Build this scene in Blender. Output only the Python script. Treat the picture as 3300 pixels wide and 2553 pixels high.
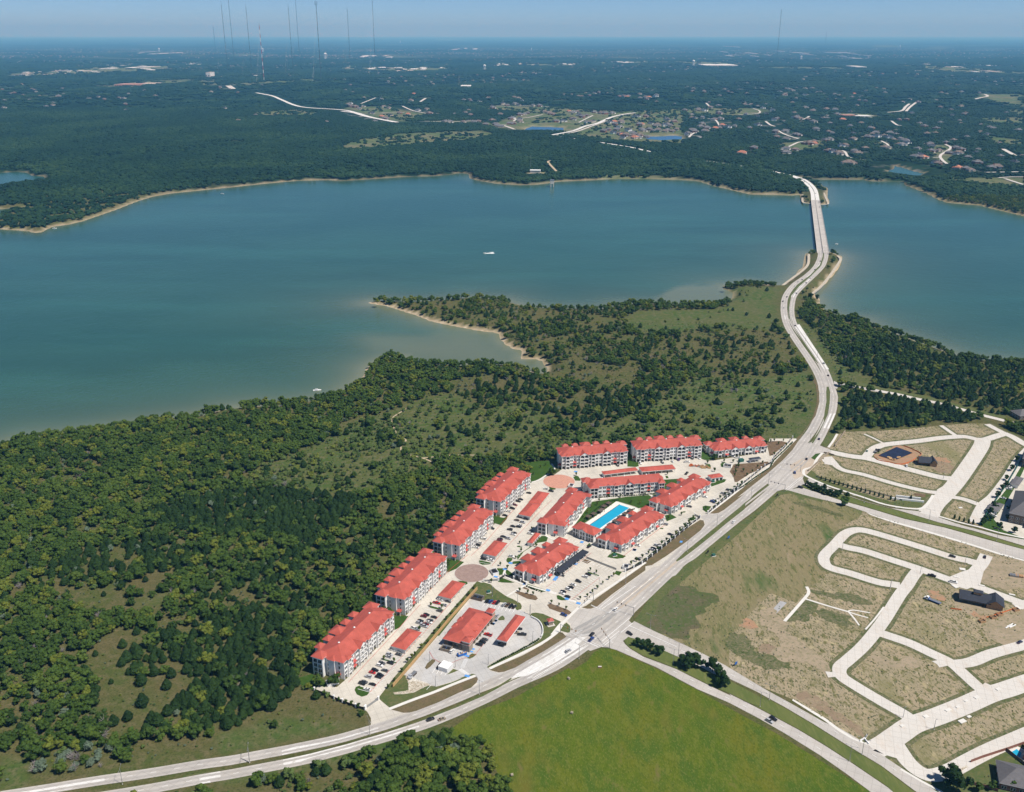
import bpy, bmesh, math, random
import numpy as np
from mathutils import Vector, Matrix
from mathutils.geometry import tessellate_polygon
random.seed(7); rng = np.random.default_rng(7)
R = math.radians
sc = bpy.context.scene; COL = sc.collection
for o in list(bpy.data.objects): bpy.data.objects.remove(o)

# ------------------------------------------------------------ camera
CAM_H = 370.0; FPX = 3050.0; PITCH = math.atan((1276.5-109)/FPX)
cd = bpy.data.cameras.new("camera"); cam = bpy.data.objects.new("camera", cd); COL.objects.link(cam)
cam.location = (0, 0, CAM_H); cam.rotation_euler = (R(90)-PITCH, 0, 0)
cd.sensor_fit = 'HORIZONTAL'; cd.sensor_width = 36; cd.lens = 36*FPX/3300
cd.clip_start = 5; cd.clip_end = 600000
sc.camera = cam
# ------------------------------------------------------------ sky and sun
SUN_EL = R(58); SUN_DIR = Vector((0.87, -0.49, 0)).normalized()
SUN_AZ = math.atan2(SUN_DIR.x, SUN_DIR.y)
w = bpy.data.worlds.new("World"); sc.world = w; w.use_nodes = True
nt = w.node_tree; nt.nodes.clear()
sky = nt.nodes.new('ShaderNodeTexSky'); sky.sky_type = 'NISHITA'; sky.sun_disc = False
sky.sun_elevation = SUN_EL; sky.sun_rotation = SUN_AZ; sky.altitude = 8000; sky.air_density = 1.0; sky.dust_density = 0.0; sky.ozone_density = 5.0
bg = nt.nodes.new('ShaderNodeBackground'); bg.inputs[1].default_value = 0.085
wo = nt.nodes.new('ShaderNodeOutputWorld'); nt.links.new(sky.outputs[0], bg.inputs[0]); nt.links.new(bg.outputs[0], wo.inputs[0])
sl = bpy.data.lights.new("sun", 'SUN'); sl.energy = 4.2; sl.angle = R(0.5); sl.color = (1.0, 0.96, 0.90)
so = bpy.data.objects.new("sun", sl); COL.objects.link(so)
d = Vector((SUN_DIR.x*math.cos(SUN_EL), SUN_DIR.y*math.cos(SUN_EL), math.sin(SUN_EL)))
so.rotation_euler = d.to_track_quat('Z', 'Y').to_euler(); so.location = (0, 0, 2000)
sc.view_settings.view_transform = 'Standard'; sc.view_settings.look = 'None'
sc.view_settings.exposure = 0.4; sc.view_settings.gamma = 1.0
sc.render.engine = 'CYCLES'
try:
    sc.cycles.max_bounces = 6; sc.cycles.volume_bounces = 1; sc.cycles.diffuse_bounces = 2
    sc.cycles.glossy_bounces = 2; sc.cycles.transparent_max_bounces = 4
except Exception: pass
HAZE = 4.4e-5

# ------------------------------------------------------------ terrain height and survey helper
LAKE_Z = -6.0
def hills(x, y):
    t = np.clip((np.asarray(y, float)-3600)/3500, 0, 1); t = t*t*(3-2*t)
    n = (np.sin(x/610.+1.3)*np.cos(y/830.)+.6*np.sin(x/290.-y/410.)+.4*np.cos(x/1700.+y/1300.+2))
    return t*16*(1+.5*n)
def gp(px, py, z=0.0):
    """ground point surveyed from the photograph: a fixed place in the world (metres)"""
    a = (px-1650)/FPX; b = -(py-1276.5)/FPX
    dx, dy, dz = a, math.cos(PITCH)+b*math.sin(PITCH), -math.sin(PITCH)+b*math.cos(PITCH)
    if dz > -1e-4: dz = -1e-4
    t = (z-CAM_H)/dz; x, y = dx*t, dy*t
    if y > 3600:
        for _ in range(5): t = (float(hills(x, y))-CAM_H)/dz; x, y = dx*t, min(dy*t, 1e5)
    return (x, y)
FR = dict(A=(980,1880,3.12), B=(1380,1600,3.12), C=(1700,1380,3.12), D=(1300,1860,3.12), E=(2350,1300,2.2989),
          F=(2350,1800,2.2442), G=(1900,1900,2.2989), H=(0,1900,2.2989), T=(0,0,1.9855), T2=(1100,0,1.9855), T3=(2200,0,1.9855),
          U1=(0,350,1.9855), U2=(1100,300,1.9855), U3=(2200,250,1.9855), V1=(2350,780,2.2989), V2=(1100,880,1.56),
          V3=(0,1200,1.56), V4=(700,2150,1.82), W=(2850,1480,2.3467), X=(2850,2200,4.787), Y=(2240,1380,6.825),
          K=(1860,1480,3.7655), M=(1640,1640,5.828), N=(1780,1380,4.2), O=(1000,1900,5.633), S=(0,0,1.0))
def sp(s):
    """'A 1,2 3,4 B 5,6' -> list of photo coordinates"""
    out = []; f = FR['S']
    for tk in s.split():
        if ',' in tk:
            x, y = tk.split(','); out.append((f[0]+float(x)/f[2], f[1]+float(y)/f[2]))
        else: f = FR[tk]
    return out
def wp(s, z=0.0): return [gp(x, y, z) for x, y in sp(s)]
def w1(fr, x, y, z=0.0):
    f = FR[fr]; return gp(f[0]+x/f[2], f[1]+y/f[2], z)
def cat(pts, n=6, closed=False):
    P = [Vector((p[0], p[1])) for p in pts]; m = len(P); out = []
    rngi = range(m if closed else m-1)
    for i in rngi:
        if closed: a, b, c, e = P[i-1], P[i], P[(i+1) % m], P[(i+2) % m]
        else: b, c = P[i], P[i+1]; a = P[i-1] if i > 0 else b*2-c; e = P[i+2] if i+2 < m else c*2-b
        for k in range(n):
            t = k/n
            q = .5*((2*b)+(c-a)*t+(2*a-5*b+4*c-e)*t*t+(3*b-a-3*c+e)*t**3); out.append((q.x, q.y))
    if not closed: out.append((P[-1].x, P[-1].y))
    return out
def pip(poly, X, Y):
    """vectorised point in polygon"""
    X = np.asarray(X); Y = np.asarray(Y); ins = np.zeros(X.shape, bool); n = len(poly)
    xs = [p[0] for p in poly]; ys = [p[1] for p in poly]
    bb = (X >= min(xs)) & (X <= max(xs)) & (Y >= min(ys)) & (Y <= max(ys))
    if not bb.any(): return ins
    x = X[bb]; y = Y[bb]; r = np.zeros(x.shape, bool)
    for i in range(n):
        x1, y1 = poly[i]; x2, y2 = poly[(i+1) % n]
        if y1 == y2: continue
        c = ((y1 > y) != (y2 > y)); r ^= c & (x < (x2-x1)*(y-y1)/(y2-y1)+x1)
    ins[bb] = r; return ins
def pdist(line, X, Y, closed=True):
    best = np.full(np.shape(X), 1e9); n = len(line)
    for i in range(n if closed else n-1):
        x1, y1 = line[i]; x2, y2 = line[(i+1) % n]; dx, dy = x2-x1, y2-y1; L = dx*dx+dy*dy+1e-9
        t = np.clip(((X-x1)*dx+(Y-y1)*dy)/L, 0, 1); dd = (X-x1-t*dx)**2+(Y-y1-t*dy)**2
        np.minimum(best, dd, out=best)
    return np.sqrt(best)

# ------------------------------------------------------------ materials
def newmat(n):
    m = bpy.data.materials.new(n); m.use_nodes = True; t = m.node_tree; b = t.nodes['Principled BSDF']; return m, t, b
class NB:
    def __init__(s, t): s.t = t; s.pos = None
    def n(s, ty, **k):
        q = s.t.nodes.new(ty)
        for a, v in k.items(): setattr(q, a, v)
        return q
    def l(s, a, b): s.t.links.new(a, b)
    def P(s, kind='world'):
        if s.pos is None:
            if kind == 'object': s.pos = s.n('ShaderNodeTexCoord').outputs['Object']
            else: s.pos = s.n('ShaderNodeNewGeometry').outputs['Position']
        return s.pos
    def noise(s, size, detail=3, rough=.55, lo=.35, hi=.65, stretch=None, rot=0, dist=0):
        nz = s.n('ShaderNodeTexNoise'); nz.inputs['Scale'].default_value = 1.0/size; nz.inputs['Detail'].default_value = detail
        nz.inputs['Roughness'].default_value = rough; nz.inputs['Distortion'].default_value = dist
        v = s.P()
        if stretch or rot:
            mp = s.n('ShaderNodeMapping'); mp.inputs['Rotation'].default_value = (0, 0, rot)
            mp.inputs['Scale'].default_value = stretch or (1, 1, 1); s.l(v, mp.inputs[0]); v = mp.outputs[0]
        s.l(v, nz.inputs['Vector'])
        mr = s.n('ShaderNodeMapRange'); mr.inputs[1].default_value = lo; mr.inputs[2].default_value = hi; s.l(nz.outputs[0], mr.inputs[0])
        return mr.outputs[0]
    def mix(s, f, a, b):
        m = s.n('ShaderNodeMix', data_type='RGBA')
        if isinstance(f, (int, float)): m.inputs[0].default_value = f
        else: s.l(f, m.inputs[0])
        for i, v in ((6, a), (7, b)):
            if isinstance(v, tuple): m.inputs[i].default_value = (*v, 1)
            else: s.l(v, m.inputs[i])
        return m.outputs[2]
    def math(s, op, a, b=None, clamp=False):
        m = s.n('ShaderNodeMath', operation=op, use_clamp=clamp)
        for i, v in ((0, a), (1, b)):
            if v is None: continue
            if isinstance(v, (int, float)): m.inputs[i].default_value = v
            else: s.l(v, m.inputs[i])
        return m.outputs[0]
    def attr(s, name, ty='GEOMETRY'):
        a = s.n('ShaderNodeAttribute', attribute_name=name, attribute_type=ty); return a.outputs['Fac']
    def bump(s, h, strength, dist, bsdf):
        b = s.n('ShaderNodeBump'); b.inputs['Strength'].default_value = strength; b.inputs['Distance'].default_value = dist
        s.l(h, b.inputs['Height']); s.l(b.outputs[0], bsdf.inputs['Normal'])
def simple(name, c, rough=.8, metal=0, var=.12, size=2.0, spec=.3, coord='object', bump=0):
    m, t, b = newmat(name); q = NB(t); q.P(coord)
    f = q.noise(size, 3, .6, .3, .7); f2 = q.noise(size*9, 2, .5, .3, .7)
    d1 = tuple(x*(1-var) for x in c); d2 = tuple(min(1, x*(1+var)) for x in c)
    col = q.mix(f, d1, d2); col = q.mix(q.math('MULTIPLY', f2, .35), col, tuple(x*(1-2*var) for x in c))
    q.l(col, b.inputs['Base Color']); b.inputs['Roughness'].default_value = rough; b.inputs['Metallic'].default_value = metal
    b.inputs['Specular IOR Level'].default_value = spec
    if bump: q.bump(q.noise(size*.4, 3), bump, .1, b)
    return m
def speckle(name, cs, rough=.95, rot=0, stretch=None):
    """cs: [(size, lo, hi, colour)...] successive noise layers over the first colour"""
    m, t, b = newmat(name); q = NB(t); col = cs[0]
    for (size, lo, hi, c) in cs[1:]:
        col = q.mix(q.noise(size, 4, .6, lo, hi, stretch=stretch, rot=rot), col, c)
    q.l(col, b.inputs['Base Color']); b.inputs['Roughness'].default_value = rough; b.inputs['Specular IOR Level'].default_value = .1
    return m
M = {}
M['stucco'] = simple('white stucco', (.82, .81, .78), .85, var=.05, size=3)
M['stone'] = simple('tan stone', (.34, .28, .21), .9, var=.25, size=.8)
M['brickdark'] = simple('brown brick', (.17, .13, .10), .9, var=.2, size=.8)
M['redroof'] = simple('red roof panel', (.437, .094, .067), .6, var=.16, size=4)
M['glass'] = simple('dark window glass', (.02, .025, .03), .12, var=.1, spec=.6)
M['rail'] = simple('dark iron railing', (.03, .03, .035), .5, var=.1)
M['garage'] = simple('dark garage door', (.035, .033, .03), .8, var=.1)
M['awning'] = simple('red awning', (.44, .085, .07), .6, var=.05)
M['white'] = simple('white paint', (.8, .8, .78), .5, var=.04)
M['black'] = simple('black metal', (.02, .02, .022), .5, var=.1)
M['metal'] = simple('galvanised steel', (.35, .36, .37), .45, .6, var=.08)
M['wood'] = simple('tan cedar boards', (.52, .33, .15), .85, var=.18, size=1.2)
M['framing'] = simple('raw timber', (.45, .27, .14), .85, var=.2, size=1.2)
M['blacktop_roof'] = simple('dark shingle', (.035, .04, .055), .8, var=.2, size=1.5)
M['greyroof'] = simple('grey shingle', (.14, .135, .14), .85, var=.15, size=1.5)
M['brownroof'] = simple('brown shingle', (.17, .13, .11), .85, var=.15, size=1.5)
M['tileroof'] = simple('terracotta roof', (.42, .17, .10), .85, var=.12, size=1.5)
M['brick'] = simple('red brick wall', (.24, .11, .08), .9, var=.15)
M['beige'] = simple('beige wall', (.50, .44, .36), .9, var=.08)
M['tarp'] = simple('blue tarpaulin', (.018, .032, .085), .55, var=.5, size=2)
M['blue'] = simple('blue paint', (.03, .13, .42), .5, var=.1)
M['green'] = simple('green plastic', (.03, .12, .09), .6, var=.1)
M['hblue'] = simple('accessible bay blue', (.10, .30, .66), .7, var=.08)
M['bark'] = simple('tree bark', (.10, .075, .055), .95, var=.2, size=.6)
M['deadwood'] = simple('dead grey twigs', (.30, .27, .26), .95, var=.2, size=.6)
M['hay'] = simple('weathered hay', (.34, .30, .22), .95, var=.2, size=.5)
M['mast'] = simple('dark mast steel', (.07, .075, .085), .6, var=.1)
M['rubber'] = simple('tyre rubber', (.02, .02, .02), .8, var=.1)
M['rock'] = speckle('pale limestone', [(.46, .40, .31), (1.6, .45, .6, (.60, .56, .47)), (.7, .5, .62, (.24, .20, .14))])
M['orange'] = simple('orange fabric', (.65, .16, .04), .8, var=.1)
M['amber'] = simple('signal yellow', (.45, .22, .02), .6, var=.05)
M['redpaint'] = simple('mast red', (.45, .05, .04), .6, var=.05)
M['mulch'] = speckle('brown mulch', [(.13, .085, .05), (3, .4, .7, (.20, .14, .09)), (.8, .55, .75, (.06, .08, .03))])
M['pond'] = simple('deep blue pond water', (.03, .12, .26), .25, var=.1, coord='world', size=60)
M['pool'] = simple('pool water', (.02, .36, .56), .08, var=.06, size=6, spec=.5)
M['pooldeck'] = simple('pool deck', (.72, .70, .64), .85, var=.05, coord='world')
M['brickpave'] = speckle('brown brick paving', [(.27, .19, .16), (2.5, .35, .7, (.34, .25, .22)), (.5, .5, .8, (.20, .14, .12))])
M['brickpave2'] = speckle('red brick paving', [(.50, .25, .18), (2.5, .35, .7, (.58, .31, .23)), (.5, .5, .8, (.42, .20, .14))])
M['roof_vent'] = M['white']
def concrete(name, c, stain=(.42, .38, .32), joints=4.6, rot=0.0, dark=.18):
    m, t, b = newmat(name); q = NB(t)
    col = q.mix(q.noise(22, 3, .6, .35, .7), c, tuple(x*(1-dark) for x in c))
    col = q.mix(q.math('MULTIPLY', q.noise(7, 4, .7, .52, .75, stretch=(1, .25, 1), rot=rot), .55), col, stain)
    col = q.mix(q.math('MULTIPLY', q.noise(1.2, 2, .6, .55, .8), .35), col, tuple(x*.72 for x in c))
    br = q.n('ShaderNodeTexBrick'); br.offset = 0; br.inputs['Scale'].default_value = 1.0
    br.inputs['Brick Width'].default_value = joints; br.inputs['Row Height'].default_value = joints
    br.inputs['Mortar Size'].default_value = .10; br.inputs['Color1'].default_value = (1, 1, 1, 1); br.inputs['Color2'].default_value = (.93, .93, .93, 1)
    br.inputs['Mortar'].default_value = (.55, .53, .5, 1)
    mp = q.n('ShaderNodeMapping'); mp.inputs['Rotation'].default_value = (0, 0, rot); q.l(q.P(), mp.inputs[0]); q.l(mp.outputs[0], br.inputs['Vector'])
    mm = q.n('ShaderNodeMix', data_type='RGBA', blend_type='MULTIPLY'); mm.inputs[0].default_value = .55
    q.l(col, mm.inputs[6]); q.l(br.outputs[0], mm.inputs[7])
    q.l(mm.outputs[2], b.inputs['Base Color']); b.inputs['Roughness'].default_value = .85; b.inputs['Specular IOR Level'].default_value = .2
    return m
M['road'] = concrete('road concrete', (.50, .47, .43), rot=.45)
M['roadold'] = concrete('worn grey concrete', (.34, .33, .31), rot=.45, dark=.2)
M['wear'] = concrete('tyre worn concrete', (.425, .40, .37), rot=.45, dark=.15)
M['roadtan'] = concrete('tan stained concrete', (.50, .42, .33), rot=.45, dark=.12)
M['roadnew'] = concrete('bright new concrete', (.70, .69, .66), rot=.45, dark=.05)
M['street'] = concrete('subdivision concrete', (.61, .58, .53), rot=.3, dark=.07, stain=(.52, .42, .32))
M['pave'] = concrete('parking concrete', (.62, .58, .50), rot=R(66), dark=.22)
M['pavegrey'] = concrete('forecourt concrete', (.52, .51, .49), rot=R(66), dark=.22)
M['walk'] = simple('pale sidewalk', (.66, .64, .59), .85, var=.06, coord='world')
M['kerb'] = simple('kerb concrete', (.55, .52, .47), .85, var=.08, coord='world')
M['sand'] = speckle('shore sand', [(.42, .33, .22), (5, .4, .7, (.50, .42, .30)), (1, .5, .8, (.30, .24, .16))])
M['lawn'] = speckle('watered lawn', [(.036, .080, .012), (6, .4, .7, (.052, .095, .018)), (1.2, .5, .8, (.026, .056, .010))])
M['verge'] = speckle('roadside grass', [(.10, .115, .04), (9, .38, .66, (.065, .10, .03)), (2.2, .45, .75, (.15, .135, .065)), (.7, .55, .8, (.05, .07, .02))])
M['brownverge'] = speckle('dry brown grass', [(.155, .115, .065), (7, .4, .7, (.11, .10, .045)), (1.5, .5, .75, (.09, .075, .04)), (.7, .6, .8, (.20, .165, .10))])
M['median'] = speckle('median grass', [(.12, .14, .042), (10, .4, .65, (.09, .12, .032)), (1.6, .5, .8, (.16, .165, .06))], rot=.6, stretch=(1, .2, 1))
M['field'] = speckle('green pasture', [(.076, .114, .008), (40, .42, .60, (.112, .120, .010)), (13, .46, .60, (.056, .102, .010)), (4, .48, .70, (.12, .140, .020)), (1.2, .48, .75, (.048, .080, .004)), (60, .56, .68, (.125, .112, .020)), (.8, .52, .68, (.13, .14, .035)), (8, .62, .72, (.135, .12, .04))], rot=.5, stretch=(1, .45, 1))
M['dry'] = speckle('dry seeded lot', [(.30, .25, .165), (38, .50, .64, (.21, .19, .10)), (11, .45, .62, (.32, .26, .17)), (3.4, .52, .62, (.14, .135, .055)), (1.3, .52, .62, (.08, .088, .036)), (5.5, .58, .68, (.38, .32, .19)), (90, .55, .66, (.20, .185, .09)), (2.2, .62, .7, (.42, .36, .25))], rot=.35, stretch=(1, .55, 1))
M['dryfield'] = speckle('mown dry field', [(.20, .172, .09), (60, .46, .64, (.13, .135, .052)), (14, .45, .64, (.215, .178, .10)), (3.4, .50, .64, (.10, .11, .038)), (1.2, .52, .66, (.24, .21, .11)), (30, .58, .70, (.06, .105, .028)), (9, .6, .7, (.26, .21, .13))], rot=-.75, stretch=(1, .30, 1))
M['plowed'] = speckle('rough mown square', [(.075, .10, .033), (26, .44, .60, (.125, .10, .062)), (10, .45, .66, (.07, .105, .032)), (2.4, .5, .7, (.15, .12, .085)), (.9, .5, .75, (.07, .08, .03))])
M['scrub'] = speckle('dark weeds', [(.085, .095, .035), (6, .42, .6, (.15, .14, .07)), (2.0, .45, .62, (.05, .07, .02)), (.8, .5, .7, (.20, .17, .10))])
M['edge'] = speckle('street edge weeds', [(.13, .13, .06), (7, .42, .6, (.07, .095, .03)), (2.0, .45, .65, (.20, .175, .11)), (.9, .5, .7, (.05, .07, .03))])
M['redsoil'] = speckle('orange clay soil', [(.36, .21, .13), (6, .45, .6, (.26, .21, .13)), (2.5, .4, .7, (.40, .23, .13)), (.8, .5, .75, (.22, .17, .12))])
M['soil'] = speckle('bare brown soil', [(.25, .185, .125), (7, .45, .62, (.29, .23, .15)), (2.5, .52, .68, (.17, .15, .085)), (.8, .5, .8, (.20, .155, .10))])
M['tansoil'] = speckle('graded tan soil', [(.34, .275, .19), (9, .45, .62, (.29, .24, .16)), (3, .5, .66, (.20, .185, .10)), (.8, .5, .75, (.25, .205, .145))])
M['gravel'] = simple('gravel pad', (.38, .38, .38), .9, var=.12, coord='world')
def foliage(name, dark, mid, light, big=60, amount=1.0, yellow=None):
    m, t, b = newmat(name); q = NB(t)
    oi = q.n('ShaderNodeObjectInfo')
    nz = q.n('ShaderNodeTexNoise'); nz.inputs['Scale'].default_value = 1.0/big; nz.inputs['Detail'].default_value = 3
    q.l(oi.outputs['Location'], nz.inputs['Vector'])
    mr = q.n('ShaderNodeMapRange'); mr.inputs[1].default_value = .36; mr.inputs[2].default_value = .64; q.l(nz.outputs[0], mr.inputs[0])
    f = q.math('ADD', q.math('MULTIPLY', mr.outputs[0], .45), q.math('MULTIPLY', oi.outputs['Random'], .55))
    rp = q.n('ShaderNodeValToRGB'); rp.color_ramp.elements[0].color = (*dark, 1); rp.color_ramp.elements[1].color = (*light, 1)
    e = rp.color_ramp.elements.new(.5); e.color = (*mid, 1); q.l(f, rp.inputs[0]); col = rp.outputs[0]
    if yellow:
        g = q.math('GREATER_THAN', oi.outputs['Random'], .86); col = q.mix(q.math('MULTIPLY', g, .8), col, yellow)
    lf = q.noise(1.1, 2, .6, .35, .7)
    col = q.mix(q.math('MULTIPLY', lf, .45), col, tuple(x*.55 for x in mid))
    q.l(col, b.inputs['Base Color']); b.inputs['Roughness'].default_value = .75; b.inputs['Specular IOR Level'].default_value = .15
    return m
M['cedar'] = foliage('cedar foliage', (.010, .029, .006), (.018, .044, .008), (.030, .064, .012))
M['broad'] = foliage('broadleaf foliage', (.020, .046, .008), (.052, .094, .013), (.100, .142, .022), yellow=(.14, .16, .02))
M['shrub'] = foliage('shrub foliage', (.050, .085, .022), (.085, .130, .034), (.13, .170, .045), yellow=(.16, .19, .03))
M['greyleaf'] = foliage('grey green foliage', (.085, .12, .075), (.11, .15, .10), (.13, .18, .12))
M['farwood'] = foliage('far wood foliage', (.004, .018, .008), (.010, .034, .012), (.034, .070, .020), big=330)

# ------------------------------------------------------------ object helpers
def tag(o, label=None, cat_=None, group=None, kind=None):
    if label: o['label'] = label
    if cat_: o['category'] = cat_
    if group: o['group'] = group
    if kind: o['kind'] = kind
    return o
def meshobj(name, me, parent=None):
    o = bpy.data.objects.new(name, me); COL.objects.link(o)
    if parent: o.parent = parent
    return o
def empty(name, loc, rz=0):
    o = bpy.data.objects.new(name, None); COL.objects.link(o); o.location = loc; o.rotation_euler = (0, 0, rz); o.empty_display_size = .5
    return o
class MB:
    """collects faces, builds one mesh"""
    def __init__(s): s.v = []; s.f = []; s.m = []; s.mats = []
    def mi(s, m):
        if isinstance(m, str): m = M[m]
        if m not in s.mats: s.mats.append(m)
        return s.mats.index(m)
    def add(s, vs, fs, m):
        k = len(s.v); i = s.mi(m); s.v += [tuple(map(float, v)) for v in vs]
        for f in fs: s.f.append([k+j for j in f]); s.m.append(i)
        return s
    def box(s, x0, y0, z0, x1, y1, z1, m):
        v = [(x0,y0,z0),(x1,y0,z0),(x1,y1,z0),(x0,y1,z0),(x0,y0,z1),(x1,y0,z1),(x1,y1,z1),(x0,y1,z1)]
        return s.add(v, [(0,3,2,1),(4,5,6,7),(0,1,5,4),(1,2,6,5),(2,3,7,6),(3,0,4,7)], m)
    def hip(s, x0, y0, x1, y1, z, h, m, run=None, th=.25, soffit='white'):
        """hip roof on a rectangle, with eave thickness"""
        W, D = x1-x0, y1-y0
        if run is None: run = min(W, D)/2
        if W >= D: r = [(x0+run, (y0+y1)/2), (x1-run, (y0+y1)/2)]
        else: r = [((x0+x1)/2, y0+run), ((x0+x1)/2, y1-run)]
        v = [(x0,y0,z),(x1,y0,z),(x1,y1,z),(x0,y1,z),(*r[0], z+h),(*r[1], z+h)]
        if W >= D: f = [(0,1,5,4),(1,2,5),(2,3,4,5),(3,0,4)]
        else: f = [(0,1,4),(1,2,5,4),(2,3,5),(3,0,4,5)]
        s.add(v, f, m)
        v = [(x0,y0,z-th),(x1,y0,z-th),(x1,y1,z-th),(x0,y1,z-th),(x0,y0,z),(x1,y0,z),(x1,y1,z),(x0,y1,z)]
        s.add(v, [(0,3,2,1),(0,1,5,4),(1,2,6,5),(2,3,7,6),(3,0,4,7)], soffit); return s
    def gable(s, x0, x1, y0, y1, z, h, m, wall=None, over=.5, th=.2):
        """ridge along y, gable end at y0"""
        xm = (x0+x1)/2; a, b = x0-over, x1+over; zo = z-over*h/((x1-x0)/2)
        v = [(a,y0-over,zo),(xm,y0-over,z+h),(b,y0-over,zo),(a,y1,zo),(xm,y1,z+h),(b,y1,zo),
             (a,y0-over,zo-th),(xm,y0-over,z+h-th),(b,y0-over,zo-th),(a,y1,zo-th),(xm,y1,z+h-th),(b,y1,zo-th)]
        s.add(v, [(0,1,4,3),(1,2,5,4),(6,9,10,7),(7,10,11,8),(0,6,7,1),(1,7,8,2),(0,3,9,6),(2,8,11,5)], m)
        return s
    def tube(s, p, q, r0, r1, m, n=8, cap=True):
        p, q = Vector(p), Vector(q); ax = (q-p).normalized(); u = ax.orthogonal().normalized(); w_ = ax.cross(u); v = []
        for c, r in ((p, r0), (q, r1)):
            for i in range(n):
                a = 2*math.pi*i/n; v.append(c+u*math.cos(a)*r+w_*math.sin(a)*r)
        f = [(i, (i+1) % n, n+(i+1) % n, n+i) for i in range(n)]
        if cap: f += [tuple(range(n-1, -1, -1)), tuple(range(n, 2*n))]
        return s.add(v, f, m)
    def prism(s, pts, z0, z1, mt, ms=None):
        pts = clean(pts); n = len(pts); tr = tess(pts)
        v = [(x, y, z1) for x, y in pts]; s.add(v, tr, mt)
        v = [(x, y, z0) for x, y in pts]+[(x, y, z1) for x, y in pts]
        s.add(v, [(i, (i+1) % n, n+(i+1) % n, n+i) for i in range(n)], ms or mt); return s
    def mesh(s, name):
        me = bpy.data.meshes.new(name); me.from_pydata(s.v, [], s.f)
        for m in s.mats: me.materials.append(m)
        me.polygons.foreach_set('material_index', s.m); me.update(); return me
    def build(s, name, parent=None): return meshobj(name, s.mesh(name), parent)
def clean(pts):
    out = []
    for p in pts:
        if not out or (abs(p[0]-out[-1][0])+abs(p[1]-out[-1][1])) > 1e-3: out.append((p[0], p[1]))
    if len(out) > 1 and abs(out[0][0]-out[-1][0])+abs(out[0][1]-out[-1][1]) < 1e-3: out.pop()
    a = sum(out[i][0]*out[(i+1) % len(out)][1]-out[(i+1) % len(out)][0]*out[i][1] for i in range(len(out)))
    return out if a > 0 else out[::-1]
def tess(pts):
    t = tessellate_polygon([[Vector((x, y, 0)) for x, y in pts]]); out = []
    for a, b, c in t:
        A, B, C_ = pts[a], pts[b], pts[c]
        out.append((a, b, c) if (B[0]-A[0])*(C_[1]-A[1])-(B[1]-A[1])*(C_[0]-A[0]) > 0 else (a, c, b))
    return out
TAKEN = []
def freez(pts, z):
    """lift a sheet by a few millimetres until no sheet whose box it meets lies in the same plane"""
    x0 = min(p[0] for p in pts); x1 = max(p[0] for p in pts); y0 = min(p[1] for p in pts); y1 = max(p[1] for p in pts); z = round(z, 4)
    near = {round(q[4], 4) for q in TAKEN if q[0] < x1 and q[1] > x0 and q[2] < y1 and q[3] > y0}
    while any(abs(z-k) < .0021 for k in near): z = round(z+.0025, 4)
    TAKEN.append((x0, x1, y0, y1, z)); return z
def rag(pts, amp=2.2, step=2.5):
    P = clean(pts); out = []; n = len(P)
    for i in range(n):
        a, b = Vector(P[i]), Vector(P[(i+1) % n]); L = (b-a).length; k = max(1, int(L/step)); t = (b-a)/max(L, 1e-6); nn = Vector((-t.y, t.x))
        for j in range(k):
            p = a+(b-a)*j/k; w_ = amp*(.6*math.sin(p.x*.31+p.y*.23)+.5*math.sin(p.x*.83-p.y*.71+1)+.55*random.uniform(-1, 1)); p = p+nn*w_; out.append((p.x, p.y))
    return out
EXCL = []      # polygons where no wild tree may stand
def sheet(name, pts, z, mat, excl=True, kind='structure', smooth=0, closed=True):
    if smooth: pts = cat(pts, smooth, True)
    pts = clean(pts)
    if excl: EXCL.append(pts)
    z = freez(pts, z)
    b = MB(); b.add([(x, y, z) for x, y in pts], tess(pts), mat); o = b.build(name); tag(o, kind=kind); return o
def island(name, pts, z1, mat, smooth=0, z0=.05, side='kerb'):
    if smooth: pts = cat(pts, smooth, True)
    z1 = freez(pts, z1); b = MB(); b.prism(pts, z0, z1, mat, side); EXCL.append(clean(pts)); o = b.build(name); tag(o, kind='structure'); return o
def offset_line(P, wd):
    L, Rr = [], []; n = len(P)
    for i in range(n):
        a = Vector(P[max(i-1, 0)]); b = Vector(P[min(i+1, n-1)]); t = (b-a).normalized(); nn = Vector((-t.y, t.x))
        h = (wd(i/(n-1)) if callable(wd) else wd)/2
        L.append((P[i][0]+nn.x*h, P[i][1]+nn.y*h)); Rr.append((P[i][0]-nn.x*h, P[i][1]-nn.y*h))
    return L, Rr
ROADLINES = []
def ribbon(name, pts, wd, z, mat, smooth=6, far=False, th=0, margin=6.5):
    P = cat(pts, smooth) if smooth else pts
    L, Rr = offset_line(P, wd); n = len(P); z = freez(L+Rr, z); zz = lambda p: z+(float(hills(p[0], p[1])) if far else 0)
    b = MB(); b.add([(*p, zz(p)) for p in L]+[(*p, zz(p)) for p in Rr], [(n+i, n+i+1, i+1, i) for i in range(n-1)], mat)
    o = b.build(name); tag(o, kind='structure')
    EXCL.append(('line', P, (wd(.5) if callable(wd) else wd)/2+margin)); return P
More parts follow.
